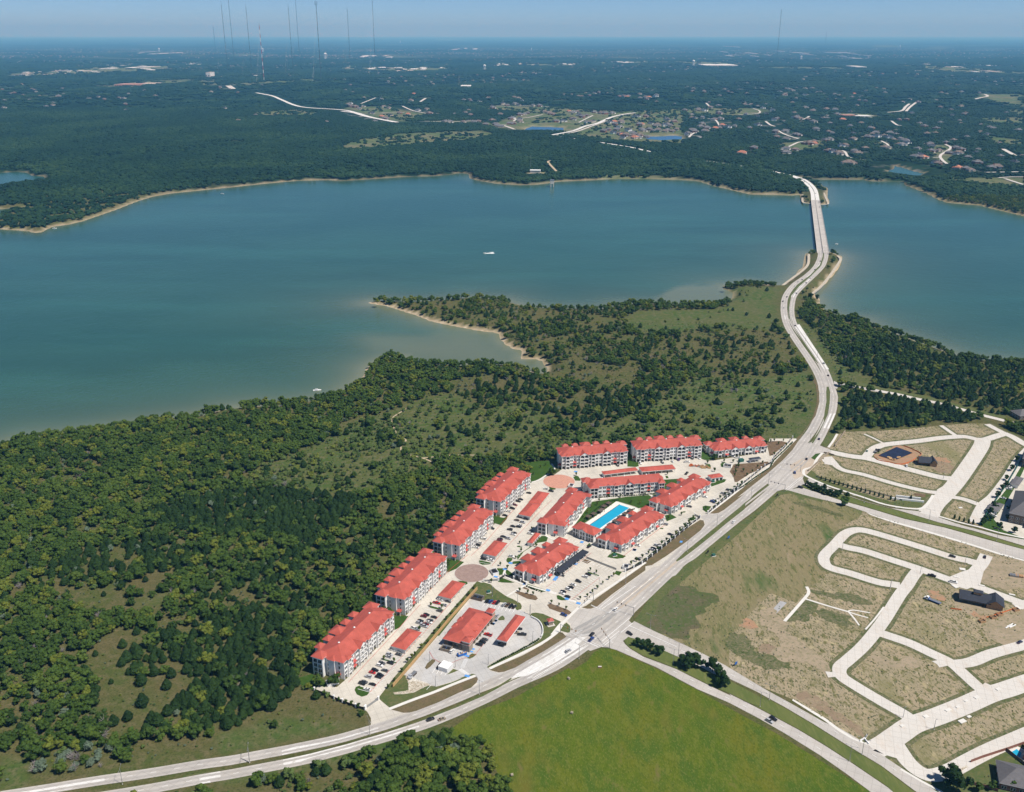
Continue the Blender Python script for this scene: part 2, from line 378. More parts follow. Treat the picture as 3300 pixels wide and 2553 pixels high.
def dashes(P, off, mb, on=3.0, gap=9.0, wid=.24, z=.262, start=0):
    s_, acc = start, 0; prev = None
    for i in range(len(P)-1):
        a, b = Vector(P[i]), Vector(P[i+1]); L = (b-a).length
        if L < 1e-6: continue
        t = (b-a)/L; nn = Vector((-t.y, t.x)); p = 0
        while p < L:
            ph = (acc+p) % (on+gap); step = min((on-ph) if ph < on else (on+gap-ph), L-p)
            if ph < on and step > .05:
                q0 = a+t*p+nn*off; q1 = a+t*(p+step)+nn*off; h = nn*wid/2
                mb.add([(*(q0-h), z), (*(q1-h), z), (*(q1+h), z), (*(q0+h), z)], [(0,1,2,3)], 'white')
            p += max(step, .05)
        acc += L
def copy_tree(root, loc, rz=0, s=None):
    r = root.copy(); COL.objects.link(r); r.location = loc; r.rotation_euler = (0, 0, rz)
    if s is not None: r.scale = s if isinstance(s, tuple) else (s, s, s)
    for ch in list(root.children):
        c = ch.copy(); COL.objects.link(c); c.parent = r
        for g in list(ch.children):
            e = g.copy(); COL.objects.link(e); e.parent = c
    return r
UNIQ = []      # (object, base label, place, group)
def ordinal(i): return ['first','second','third','fourth','fifth','sixth','seventh','eighth','ninth','tenth','eleventh','twelfth','thirteenth','fourteenth','fifteenth','sixteenth','seventeenth','eighteenth','nineteenth','twentieth'][i] if i < 20 else None
def want(o, base, place, cat_, group=None):
    tag(o, base+' '+place, cat_, group); UNIQ.append((o, base, place))
def scr(p):
    x, y, z = p[0], p[1], p[2]-CAM_H; zc = y*math.cos(PITCH)-z*math.sin(PITCH); return 1650+FPX*x/zc
def finish_labels():
    d_ = {}
    for o, b, p in UNIQ: d_.setdefault((b, p), []).append(o)
    for (b, p), L in d_.items():
        if len(L) < 2: continue
        L.sort(key=lambda o: scr(o.location)); n = len(L)
        for i, o in enumerate(L):
            if i == 0: w_ = 'leftmost'
            elif i == n-1: w_ = 'rightmost'
            else: w_ = (ordinal(i)+' from left') if ordinal(i) else f'number {i+1} from left,'
            o['label'] = (w_+' '+b+' '+p)
            if 'group' not in o: o['group'] = b+'s'
# ------------------------------------------------------------ lake outline (at the water level) and terrain
LZ = LAKE_Z
near_shore = wp("""V3 -500,560 0,395 60,355 120,342 330,320 520,292 860,242 1000,224 1120,192 1280,174 1400,174 1540,152 1700,118 1790,58 1840,8
V2 130,478 180,448 235,425 300,418 340,452 400,465 520,462 600,470 700,462 850,466 920,490 1000,510 1035,505 1040,482 1015,442 980,431 905,431 915,405 915,388 870,381 820,352 805,326 800,306 770,297 700,290 620,275 520,256 450,240 380,211 330,197 270,176 215,161 130,152 180,141 300,148 420,148 520,141 640,130 800,136 900,166 960,176 1070,186 1200,186 1290,189 1400,162 1520,161 1570,158 1600,157 1700,166 1800,169 1900,157 1960,137 1975,102 1950,86 1925,79 1928,62 1990,64 2060,48 2120,62 2180,58
V1 60,322 130,302 220,322 300,332 395,327 430,300 500,240 552,180 568,110 580,84 655,80 740,76 800,98 828,112 822,142 792,212 702,312 622,388 662,430 660,475 740,532 850,562 980,575 1050,620 1150,668 1260,692 1400,747 1550,797 1640,837 1750,862 1850,882 2000,887 2184,912 2700,1000""", LZ)
far_shore = wp("""U3 2700,1010 2184,885 2000,842 1900,817 1700,800 1640,780 1570,742 1480,707 1420,684 1418,664 1210,663 1150,652 1000,651 880,652 800,642 720,632 745,642 820,660 862,678 925,712 922,735 930,800 922,812 880,812 818,806 765,796 762,748 720,753 600,750 430,746 330,722 200,692 100,662 0,655
U2 2100,552 2000,549 1750,549 1690,551 1620,556 1380,566 1330,576 1260,584 1150,588 1000,579 900,563 830,546 820,518 760,509 700,520 600,530 400,536 200,549 0,562
U1 2100,456 1900,461 1700,479 1400,511 1100,541 980,561 880,591 740,646 530,719 440,741 330,756 245,799 180,783 0,771 -900,760""", LZ)
lake = clean(near_shore+far_shore)
ponds = [wp(s, LZ) for s in ("U1 -300,400 0,410 100,404 180,408 200,428 290,434 308,462 150,481 80,491 0,509 -300,540",
    "U1 -300,640 0,645 80,636 200,628 120,655 60,662 0,692 -300,740", "U3 1300,606 1345,582 1345,560 1400,572 1480,598 1545,612 1520,636 1440,626",
    "U2 1150,229 1180,215 1210,200 1300,203 1380,207 1432,210 1430,235 1250,233", "U2 1930,265 2000,268 2140,262 2190,268 2185,291 2050,296 1960,291")]
waters = [lake]+ponds
def water_sd(X, Y):
    """distance to the shoreline, positive on land, negative on water"""
    d = np.full(X.shape, 1e9); ins = np.zeros(X.shape, bool)
    for p in waters: np.minimum(d, pdist(p, X, Y), out=d); ins |= pip(p, X, Y)
    return np.where(ins, -d, d)
def zland(X, Y):
    X = np.asarray(X, float); Y = np.asarray(Y, float)
    sd = water_sd(X, Y); return np.where(sd > 0, np.minimum(LZ+sd*.42, 0), np.maximum(LZ+sd*.12, LZ-4))+np.where(sd > 0, hills(X, Y), 0)
def fan(nu, umax, ys):
    u = np.linspace(-umax, umax, nu); Y = np.repeat(np.array(ys)[:, None], nu, 1); X = u[None, :]*np.maximum(Y, 60); return X, Y
def grid_mesh(name, X, Y, Z, mats, attrs={}):
    nr, nc = X.shape; co = np.stack([X, Y, Z], -1).reshape(-1, 3).astype(np.float32)
    i = np.arange((nr-1)*(nc-1)); r = i//(nc-1); c = i % (nc-1); a = r*nc+c
    f = np.stack([a, a+1, a+nc+1, a+nc], 1).astype(np.int32).ravel()
    me = bpy.data.meshes.new(name); me.vertices.add(len(co)); me.vertices.foreach_set('co', co.ravel())
    me.loops.add(len(f)); me.loops.foreach_set('vertex_index', f); me.polygons.add(len(f)//4)
    me.polygons.foreach_set('loop_start', np.arange(0, len(f), 4, dtype=np.int32)); me.update(calc_edges=True)
    for m in mats: me.materials.append(m)
    me.polygons.foreach_set('use_smooth', np.ones(len(f)//4, bool))
    for k, v in attrs.items():
        at = me.attributes.new(k, 'FLOAT', 'POINT'); at.data.foreach_set('value', v.astype(np.float32).ravel())
    return me
ys = [-400, 0, 120, 220]; y = 300.0
while y < 130000:
    ys.append(y); y *= 1.0058 if y < 3300 else (1.0085 if y < 7000 else (1.02 if y < 20000 else 1.06))
X, Y = fan(430, 1.3, ys)
sd = np.full(X.shape, 1e4); near = Y < 5200
sd[near] = water_sd(X[near], Y[near])
Z = np.where(sd > 0, np.minimum(LZ+sd*.42, 0), np.maximum(LZ+sd*.12, LZ-4))+np.where(sd > 0, hills(X, Y), 0)
SPX = (X*0); zc = Y*math.cos(PITCH)+CAM_H*math.sin(PITCH); SPX = 1650+FPX*X/np.maximum(zc, 1)

# open ground far away: clearings, neighbourhoods and commercial strips (places on the land, surveyed from the photo)
far_clear = [wp(s) for s in ("U2 0,330 150,290 350,260 700,245 900,240 1000,262 850,300 600,320 300,345 0,365", "U2 560,180 760,175 1100,235 1450,250 1500,275 1800,310 2184,330 2184,100 1800,120 1300,90 1000,80 900,110 1150,120 1000,190 700,190",
   "T 560,560 900,520 1230,508 1240,525 1000,545 700,562","T 1420,540 2000,505 2020,520 1700,540 1500,548","T 1600,720 1900,700 2050,720 2000,740 1700,742","T2 0,690 250,680 560,730 400,780 250,760","T 1240,520 1400,505 1390,560 1270,550",
   "T 60,470 300,460 640,430 1080,420 1090,440 900,460 600,470 300,485 30,490","T2 0,430 280,430 700,435 720,445 400,462 0,445","T2 990,412 1500,412 1500,424 1000,420","T2 1640,396 2184,392 2184,402 1640,412","T3 0,395 360,400 370,428 160,425 0,405",
   "T3 1300,415 1700,425 1970,445 2184,462 2184,475 1700,462 1350,425","T3 440,430 1000,430 1060,445 500,440","U3 60,195 500,200 490,240 200,245 0,225","U3 600,420 900,400 900,440 700,480","U3 1230,400 1330,440 1300,470 1250,440","U3 1560,430 1720,430 1740,500 1690,560 1620,520",
   "U3 1680,640 2184,640 2184,700 2000,690 1700,660","U3 2070,205 2184,205 2184,250 2140,245","U3 1880,260 2184,255 2184,300 1950,290","U3 1940,370 2184,400 2184,440 2000,420","U3 1880,105 2184,110 2184,190 1960,150","U3 1000,225 1230,235 1220,262 1010,250",
   "T2 1750,362 1930,362 1920,370 1760,370","T2 620,253 720,253 720,258 620,259","T3 1220,292 1400,294 1400,300 1230,299","T3 1550,305 1680,307 1670,313 1560,311","T 900,282 1050,282 1050,287 900,288","T 1480,348 1640,346 1640,352 1480,354","U2 1160,500 1330,480 1340,530 1240,540","U2 1640,525 1900,520 2184,540 2184,553 1640,552")]
clear = np.zeros(X.shape); fm = Y > 2300
for p in far_clear:
    c = pip(p, X, Y) & fm; clear[c] = 1
# softened a little
for _ in range(1): clear[1:-1, 1:-1] = (clear[1:-1, 1:-1]*2+clear[:-2, 1:-1]+clear[2:, 1:-1]+clear[1:-1, :-2]+clear[1:-1, 2:])/6
m, t, b = newmat('wild ground'); q = NB(t)
floor = q.mix(q.noise(28, 4, .6, .38, .64), (.105, .092, .038), (.070, .090, .024)); floor = q.mix(q.noise(5, 3, .6, .45, .72), floor, (.14, .12, .060)); floor = q.mix(q.noise(1.3, 2, .6, .48, .75), floor, (.040, .052, .014))
mead = q.mix(q.noise(40, 4, .6, .4, .62), (.058, .098, .022), (.095, .105, .036)); mead = q.mix(q.noise(6, 3, .6, .46, .68), mead, (.14, .13, .065)); mead = q.mix(q.noise(1.6, 2, .6, .48, .75), mead, (.034, .060, .012))
geo = q.n('ShaderNodeSeparateXYZ'); q.l(q.P(), geo.inputs[0])
farm = q.n('ShaderNodeMapRange'); farm.inputs[1].default_value = 2300; farm.inputs[2].default_value = 2600; q.l(geo.outputs[1], farm.inputs[0])
fc = q.mix(q.noise(350, 4, .6, .4, .6), (.008, .026, .010), (.018, .044, .015)); fc = q.mix(q.noise(45, 3, .65, .42, .62), fc, (.005, .015, .006))
patch = q.math('MULTIPLY', q.noise(900, 5, .62, .57, .62, stretch=(.6, 1, 1)), .55); fc = q.mix(patch, fc, (.10, .12, .06))
town = q.math('MULTIPLY', q.noise(2600, 3, .6, .50, .60, stretch=(.5, 1, 1)), q.noise(70, 2, .7, .56, .66)); fc = q.mix(q.math('MULTIPLY', town, .8), fc, (.34, .32, .30))
clr = q.mix(q.noise(120, 4, .6, .4, .6), (.085, .125, .045), (.16, .15, .085)); clr = q.mix(q.noise(22, 3, .6, .5, .65), clr, (.055, .085, .03))
fc = q.mix(q.attr('clear'), fc, clr)
col = q.mix(q.attr('mead'), floor, mead); col = q.mix(farm.outputs[0], col, fc)
col = q.mix(q.attr('sand'), col, q.mix(q.noise(6, 3, .6, .4, .7), (.40, .31, .20), (.55, .46, .33)))
q.l(col, b.inputs['Base Color']); b.inputs['Roughness'].default_value = .95; b.inputs['Specular IOR Level'].default_value = .08
M['wild'] = m
# sandy shore strength varies along the shore
sandy = np.zeros(X.shape); lines = ["U1 0,771 245,797 440,741 740,645 980,560 1400,510 2100,455","U2 830,545 1000,578 1150,587 1260,583 1620,556","U3 200,690 430,745 600,750 760,752 765,795 922,812 930,800 905,735",
  "V2 215,160 330,197 520,256 770,297 805,325 915,385","V2 0,612 130,478","V2 905,431 980,431 1035,500","V3 950,230 1120,192 1280,174 1840,5","V1 310,470 400,325 500,240 570,110 580,84","V1 800,98 828,112 822,142 702,312 600,400","V1 660,475 760,540","V1 980,575 1150,668","V1 1400,747 1640,837","V3 0,440 30,430 0,500","U3 1480,707 1700,800 2184,880","V3 100,345 330,320 520,292"]
st = [.7, .6, .7, 1, 1, .9, .9, 1, 1, 1, 1, .5, .8, .5, .5]
nearm = near & (sd > -14) & (sd < 24)
for s_, k in zip(lines, st):
    dd = pdist(wp(s_, LZ), X[nearm], Y[nearm], False); v = sandy[nearm]; sandy[nearm] = np.maximum(v, k*(dd < 26))
sand_w = np.where(Y > 2000, 5.5, 4.5)
sand = sandy*np.clip((sand_w-sd)/np.where(Y > 2000, 6, 3.0), 0, 1)*(near)
sand = np.maximum(sand, .45*np.clip((1.2-sd)/1.0, 0, 1)*near)
# meadow
mead_polys = [wp(s) for s in ("V3 1200,560 1300,490 1620,350 2000,200 2050,150 2184,140 2184,480 1950,560 1830,620 1500,600", "V2 0,760 230,700 430,620 600,600 700,690 900,650 1050,720 1250,790 1500,700 1700,580 1800,510 2000,560 2184,600 2184,810 1800,850 1060,900 950,936 0,936",
   "V2 1400,240 1500,190 1900,180 2060,100 2184,100 2184,270 1900,270 1700,300 1500,300","V1 0,330 400,330 330,450 380,600 410,650 0,640","V1 0,1050 600,950 650,1100 640,1300 500,1494 0,1494","V1 480,560 800,760 880,930 1050,1000 1250,1090 800,1060 620,760","V3 640,1190 900,1050 930,1060 780,1170","H 0,1240 200,1230 200,1500 0,1500","V1 1130,670 1400,740 1900,930 1750,960 1400,800","V4 0,400 380,300 880,330 0,520","V4 0,640 1250,350 1400,400 1100,480 400,640 0,700")]
md = np.zeros(X.shape)
for p in mead_polys: md[pip(p, X, Y)] = 1
for _ in range(2): md[1:-1, 1:-1] = (md[1:-1, 1:-1]*2+md[:-2, 1:-1]+md[2:, 1:-1]+md[1:-1, :-2]+md[1:-1, 2:])/6
g_ = meshobj('ground', grid_mesh('ground', X, Y, Z, [M['wild']], dict(sand=sand, mead=md, clear=clear))); tag(g_, kind='structure')
# broad bed under everything, so nothing ends in a void beside the camera
b_ = MB(); b_.add([(-160000, -3000, -13), (160000, -3000, -13), (160000, 130000, -13), (-160000, 130000, -13)], [(0,1,2,3)], 'wild'); tag(b_.build('ground_base'), kind='structure')

# water sheet
m, t, b = newmat('lake water'); q = NB(t)
wc = q.mix(q.noise(260, 3, .6, .4, .6, stretch=(.5, 1, 1)), (.018, .072, .050), (.025, .088, .062))
wc = q.mix(q.math('MULTIPLY', q.noise(150, 4, .65, .5, .66, stretch=(.22, 1, 1), rot=.15), .5), wc, (.030, .115, .088))
wc = q.mix(q.attr('shallow'), wc, (.20, .205, .125))
q.l(wc, b.inputs['Base Color']); b.inputs['Roughness'].default_value = .2; b.inputs['Specular IOR Level'].default_value = .32
h = q.math('ADD', q.noise(3.2, 2, .6, .2, .8, stretch=(1, .6, 1), rot=.4), q.math('MULTIPLY', q.noise(13, 2, .5, .2, .8), 1.2)); q.bump(h, .32, .6, b)
M['lake'] = m
ys2 = [200]; y = 380.0
while y < 5200: ys2.append(y); y *= 1.012
WX, WY = fan(300, 1.3, ys2); wsd = pdist(near_shore, WX, WY, False); fsd = pdist(far_shore, WX, WY, False)
sh = .62*np.exp(-wsd/20.)+.30*np.exp(-wsd/95.)
cove = wp("V2 235,430 180,390 150,330 450,330 560,265 700,285 800,300 815,350 910,385 910,430 1040,440 1040,510 900,490 600,470", LZ)
cd_ = pdist(cove, WX, WY); ci = pip(cove, WX, WY); sh = np.maximum(sh, np.where(ci, .46+.1*np.clip(cd_/40, 0, 1), .46*np.exp(-cd_/38.)))
cv2 = wp("V2 1570,140 1700,70 1760,62 1930,80 1975,100 1960,135 1900,157 1700,166", LZ); cd_ = pdist(cv2, WX, WY); ci = pip(cv2, WX, WY); sh = np.maximum(sh, np.where(ci, .6, .55*np.exp(-cd_/10.)))
cv3 = wp("V2 60,140 200,120 700,110 1000,150 1000,176 800,136 500,141 130,152 100,160", LZ); cd_ = pdist(cv3, WX, WY); ci = pip(cv3, WX, WY); sh = np.maximum(sh, np.where(ci, .22, .22*np.exp(-cd_/25.)))
sh = np.maximum(sh, .35*np.exp(-fsd/22.))
wmesh = grid_mesh('water', WX, WY, np.full(WX.shape, LZ), [M['lake']], dict(shallow=np.clip(sh, 0, 1))); tag(meshobj('water', wmesh), kind='structure')

# ------------------------------------------------------------ roads, pavements and grass, one sheet above the other
L0, L1, L2, L3, L4, L5, L6 = .03, .06, .10, .14, .18, .22, .26
sheet('ground_lots_south', wp("E 0,945 200,800 360,655 430,640 600,692 850,760 1000,803 1200,873 1430,938 1700,1023 2000,1113 2184,1158 2900,1350 F 2900,1690 1500,1690 1130,1440 800,1230 460,1020 250,935 0,805 G 700,415 480,315 330,245"), L0, 'dry')
sheet('ground_lots_north', wp("E 690,372 720,330 760,300 800,232 862,212 1100,205 1300,192 1580,163 1750,150 1905,150 2045,215 2184,270 2500,400 2400,1060 2184,1010 2000,960 1830,905 1560,842 1400,790 1000,690 640,560 580,520 620,440"), L0, 'dry')
sheet('pasture', wp("V4 1730,760 1660,650 1600,540 1560,450 1420,425 1320,410 1330,392 1520,258 1640,218 1751,175 2060,5 D 1700,938 1850,845 1910,760 1990,718 2110,725 G 200,455 500,590 800,745 1000,860 1200,970 1400,1075 1900,1385 2184,1560 2600,1900"), L0, 'field')
sheet('mown_dry_field', wp("E 0,945 200,800 340,665 430,643 600,692 850,760 990,800 960,850 850,900 780,1040 690,1130 680,1200 720,1260 560,1400 500,1480 F 300,250 100,450 0,600 0,805 G 700,415 480,315 330,245"), L1, 'dryfield')
sheet('rough_square', rag(wp("G 450,100 560,0 600,-60 940,60 700,370 560,350 380,270 400,180"), 3.0, 4), L2, 'plowed')
sheet('lawn_verge_parkway', wp("E 0,945 200,800 360,650 430,643 700,715 690,735 450,668 380,680 250,800 80,960 G 520,80 480,200 420,250 450,320 350,262 330,235 480,10 600,-90"), L2+.01, 'verge')
sheet('weed_strip', wp("E 470,728 560,740 700,775 850,830 840,845 720,815 600,775 480,745"), L2+.01, 'scrub', smooth=0)
for s_, mt in (("F 0,540 100,560 200,660 350,720 450,800 300,800 200,760 0,660", 'edge'), ("F 60,480 140,445 200,500 130,510", 'redsoil'), ("F 200,660 290,620 370,650 330,690 260,690", 'soil'), ("F 190,430 310,340 420,520 560,620 700,780 690,830 560,760 400,740 300,690 380,600 250,480", 'tansoil'),
               ("F 470,1015 560,975 900,1200 960,1290 940,1290 700,1130", 'soil'), ("F 290,395 370,308 418,320 328,412", 'gravel'), ("F 1450,240 1500,228 1540,250 1545,290 1500,302 1450,285", 'redsoil'), ("F 1640,350 1660,240 1900,290 1980,350 1960,390 1850,400 1700,400", 'tansoil'),
               ("F 1820,500 1900,460 2132,370 2300,360 2300,560 2080,600 1980,620 1900,560", 'tansoil'), ("F 1740,395 1800,400 1850,425 1800,430", 'redsoil'), ("E 1075,400 1130,370 1240,318 1330,330 1420,370 1400,395 1330,440 1260,458 1150,430", 'redsoil'),
               ("E 1510,400 1580,398 1645,430 1620,442 1540,425", 'redsoil'), ("E 1500,430 1620,450 1660,500 1600,515 1530,500", 'soil'), ("E 1390,670 1470,668 1490,678 1430,692 1395,685", 'mulch'), ("F 1060,700 1180,730 1330,720 1360,780 1290,800 1180,770 1080,740", 'tansoil'),
               ("E 1880,1140 2184,1170 2400,1240 2400,1370 2050,1370 1850,1320 1850,1250", 'tansoil'), ("F 410,440 550,300 640,330 620,400 560,440 470,460", 'edge'), ("F 620,370 840,400 900,480 700,460", 'edge'), ("F 600,225 960,280 1020,330 900,330 700,270", 'edge')):
    sheet('ground_patch', wp(s_) if mt == 'gravel' else rag(cat(wp(s_), 3, True)), L2, mt, excl=False)
BIG = wp("""A 105,1085 205,1105 385,1190 610,1270 640,1300 672,1360 V4 900,375 1100,312 1400,205 1600,130 1800,45 D 1405,790 1640,640 1760,560 C 1370,1400 1750,1062 1990,872 2184,705 E 150,667 290,557 390,462 470,300 520,260 497,262 300,262 275,350 270,362
C 1880,325 1800,330 1745,298 1040,300 1000,320 400,360 345,415 325,430 270,470 200,490 100,520 20,560 10,592 B 728,190 700,240 655,290 520,420 320,645 260,700 188,762 -80,1040 A 1020,330 960,430 905,470 412,975 330,1045 150,1020""")
sheet('pavement', BIG, L2, 'pave')
# parkway carriageways
wv = lambda t: 7.3
PW_N = wp("H -900,1640 -300,1580 0,1533 300,1487 700,1422 1100,1363 1480,1299 V4 60,551 150,535 207,524 330,501 450,478 700,425 900,368 1010,335 1107,299 1212,262 1315,220 1407,183 1495,145 1585,103 1675,60 1760,18 D 1281,856 1405,787 1530,710 1650,632 1760,556 B 1640,1300 1800,1180 C 1370,1404 1610,1178 1690,1110 1870,962 2030,832 2184,707 E 150,665 290,555 390,462 480,370 560,272 625,182 680,62 V1 695,1190 697,1130 685,1050 650,965 590,865 510,750 440,640 412,560 405,480 420,400 480,318 580,245 645,180 675,110 674,60")
PW_S = wp("H -900,1860 0,1660 500,1577 700,1545 1100,1480 1480,1408 V4 65,632 177,611 285,590 400,568 545,537 655,508 770,478 868,448 975,417 1085,382 1240,330 1385,272 1480,230 1577,186 1665,142 1760,95 D 1400,960 1560,880 1720,775 1880,660 B 1800,1340 1900,1260 2050,1130 C 1500,1395 1650,1290 1800,1165 2070,945 2184,858 E 180,765 330,635 450,520 560,425 620,330 665,262 710,172 758,62 V1 772,1170 770,1130 745,1050 708,955 650,860 560,730 485,620 460,540 462,460 485,390 560,310 640,235 695,170 718,90 717,60")
def wN(t): return 7.4 if t < .55 else 7.4+min(1, (t-.55)/.15)*1.7
P1 = ribbon('road', PW_N, wN, L3, 'road', 5); P2 = ribbon('road', PW_S, wN, L3, 'road', 5)
BR_N = wp("U3 878,1120 860,990 850,900 835,787"); BR_S = wp("U3 919,1122 895,990 882,900 864,787")
FN = wp("U3 835,787 828,735 803,692 762,660 700,633 620,611 520,588 400,571 230,545 150,535"); FS = wp("U3 864,787 850,722 818,682 778,654 712,631 640,614")
P3 = ribbon('road', FN, 9, .5, 'roadnew', 5, far=True, margin=8); P4 = ribbon('road', FS, 9, .52, 'roadnew', 5, far=True, margin=8)
# turning lanes and junction slabs
sheet('road', wp("D 1085,1018 1190,930 1400,795 1640,640 1760,560 1830,520 1950,620 1850,695 1700,795 1500,900 1300,985"), L3+.02, 'roadnew')
sheet('road', wp("D 1600,625 1645,575 1690,520 1680,470 1640,430 1600,400 1660,380 1700,340 1800,325 1900,320 1960,290 2184,120 2400,-30 2420,120 2400,240 2380,300 2250,420 2300,470 2330,540 2240,620 2110,715 1990,705 1880,745 1750,680 1850,600"), L3+.04, 'road')
sheet('road', wp("C 1150,1480 1250,1404 1480,1345 1560,1404 1490,1480 1300,1560 B 1900,1404 1600,1404"), L3+.01, 'road', excl=False)
sheet('road', wp("E 285,600 300,560 390,445 420,400 500,330 600,290 615,296 640,320 695,360 660,372 600,440 560,510 545,560 560,600 440,645 400,640 330,660"), L3+.04, 'road')
sheet('road', wp("E 300,605 150,722 -30,860 -25,875 120,760 250,660 310,620"), L3+.02, 'road', excl=False)
sheet('road', wp("V1 655,905 700,950 735,1030 735,1072 720,1075 700,1010 670,940"), L3+.02, 'road', excl=False)
# cross roads
sheet('road', wp("G 250,335 330,235 480,310 700,410 850,482 1000,560 1300,740 1500,850 1740,985 F 800,1230 1000,1345 1130,1440 1400,1620 1700,1820 1500,1790 1340,1680 1100,1500 850,1350 620,1205 400,1075 200,965 0,870 G 900,620 850,590 800,560 640,510 400,400 330,370"), L3, 'road')
sheet('road', wp("G 60,300 150,310 240,370 262,405 300,440 400,500 640,590 900,720 1050,790 F 0,980 200,1080 500,1240 700,1360 900,1490 1150,1660 1300,1790 1130,1790 1010,1680 850,1560 650,1420 400,1265 200,1150 0,1045 G 800,740 500,580 200,450 110,425 40,400"), L3+.01, 'road')
sheet('median', wp("G 258,380 285,352 330,365 520,440 700,520 850,590 960,650 1060,690 1300,815 F 200,975 400,1082 620,1213 850,1358 1100,1508 1340,1690 1600,1850 1400,1900 1150,1655 900,1485 700,1355 500,1235 200,1075 0,975 G 900,715 640,585 400,492 300,435 270,405"), L4, 'median')
sheet('road', wp("E 590,555 800,655 1000,725 1200,778 1400,800 1560,848 1700,898 2000,978 2184,1010 2700,1130 2700,1190 2184,1057 1800,942 1550,882 1250,792 1000,727 870,682 560,602"), L3, 'road')
sheet('road', wp("E 540,625 850,728 1000,768 1300,858 1600,923 1900,1008 2184,1085 2600,1190 2600,1270 2184,1157 2000,1112 1700,1022 1430,937 1200,872 1000,802 850,752 600,692 425,642"), L3+.01, 'road')
sheet('median', wp("E 545,602 560,600 700,640 870,686 1000,733 1250,797 1550,887 1800,948 2184,1063 2500,1150 2500,1165 2184,1083 1900,1003 1600,918 1300,853 1000,763 850,722 560,628 543,615"), L4, 'median')
# median strips of the parkway
sheet('median', wp("V4 -200,640 0,605 200,570 380,535 600,490 945,392 1210,305 1480,195 1650,110 1722,65 1728,70 1660,118 1560,172 1400,240 1230,305 1000,378 780,440 560,495 330,548 100,590 -200,650"), L4, 'verge')
sheet('median', wp("C 1478,1345 1490,1325 1560,1262 1700,1155 1850,1030 2000,905 2184,757 E 60,780 150,712 280,607 298,600 296,608 250,640 120,745 C 2184,815 2000,960 1850,1085 1700,1205 1560,1310 1500,1345"), L4, 'verge')
sheet('median', wp("E 610,296 620,270 660,215 700,140 V1 705,1270 720,1180 718,1110 722,1075 738,1072 748,1110 745,1190 735,1260 700,1360 650,1450 E 632,280 620,298"), L4, 'verge')
sheet('median', wp("V1 655,900 610,850 540,740 480,640 440,560 432,480 440,410 500,320 600,245 670,172 692,110 695,80 703,82 700,120 680,180 610,250 520,330 460,400 448,470 452,540 480,620 560,740 640,855 668,902"), L4, 'verge')
# driveways joining the parkway
sheet('road', wp("A 630,1272 745,1195 850,1275 900,1295 980,1310 1050,1330 900,1404 680,1404 665,1330"), L3-.01, 'pave', excl=False)
for s_ in ("C 1735,895 1810,860 1860,868 1950,845 2020,860 1760,1075 1740,1080 1790,990 1780,930", "V1 775,1030 800,1042 855,1050 1010,1080 1110,1105 1130,1118 1010,1098 860,1068 810,1068 798,1090 780,1080", "E 640,300 700,325 745,342 760,362 700,375 660,372 610,420 590,380"):
    sheet('road', wp(s_), L3+.02, 'road', excl=True)
ribbon('road', wp("V1 1005,1082 1110,1105 1240,1128 1400,1165 1550,1195 1700,1235 1850,1278 1960,1305 2100,1340 2300,1390"), 7, L3, 'street', 4)
for s_ in ("V4 378,492 450,470 600,445 700,425 860,380 945,358 945,378 860,400 700,445 600,467 450,500 380,518", "H 1478,1382 1632,1348 1635,1400 1555,1408 1560,1432 1480,1443", "H -100,1540 300,1480 775,1395 775,1428 300,1520 -100,1600","V4 386,545 545,510 760,455 1000,385 1180,330 1185,352 1010,408 780,478 560,530 390,595",
           "V1 480,620 520,610 740,945 700,945", "V1 690,115 670,165 620,215 570,262 600,262 660,205 690,160 695,120","V1 455,408 500,320 560,275 628,262 560,310 500,370 490,412","V1 735,1275 790,1270 740,1385 695,1378","V1 408,545 425,545 432,570 412,572"):
    sheet('road_patch', wp(s_), L3+.03, 'roadnew', excl=False)
sheet('road_patch', wp("D 1690,560 1830,520 1960,400 2184,230 2184,340 2000,470 1850,590 1760,600"), L3+.05, 'pavegrey', excl=False)
sheet('road_patch', wp("S 1849,2026 1926,1985 1959,1976 1990,1978 1960,2003 1905,2040 1878,2046"), L3+.06, 'roadold', excl=False)
sheet('road_patch', wp("S 2178,1806 2184,1816 2100,1882 2020,1948 1990,1968 1978,1958 2060,1892 2150,1826"), L3+.06, 'roadtan', excl=False)
sheet('road_patch', wp("S 2545,1500 2600,1470 2640,1490 2600,1530 2560,1545"), L3+.06, 'roadtan', excl=False)
for i in (3, 4): sheet('pond', ponds[i], LZ+.3, 'pond', excl=False)
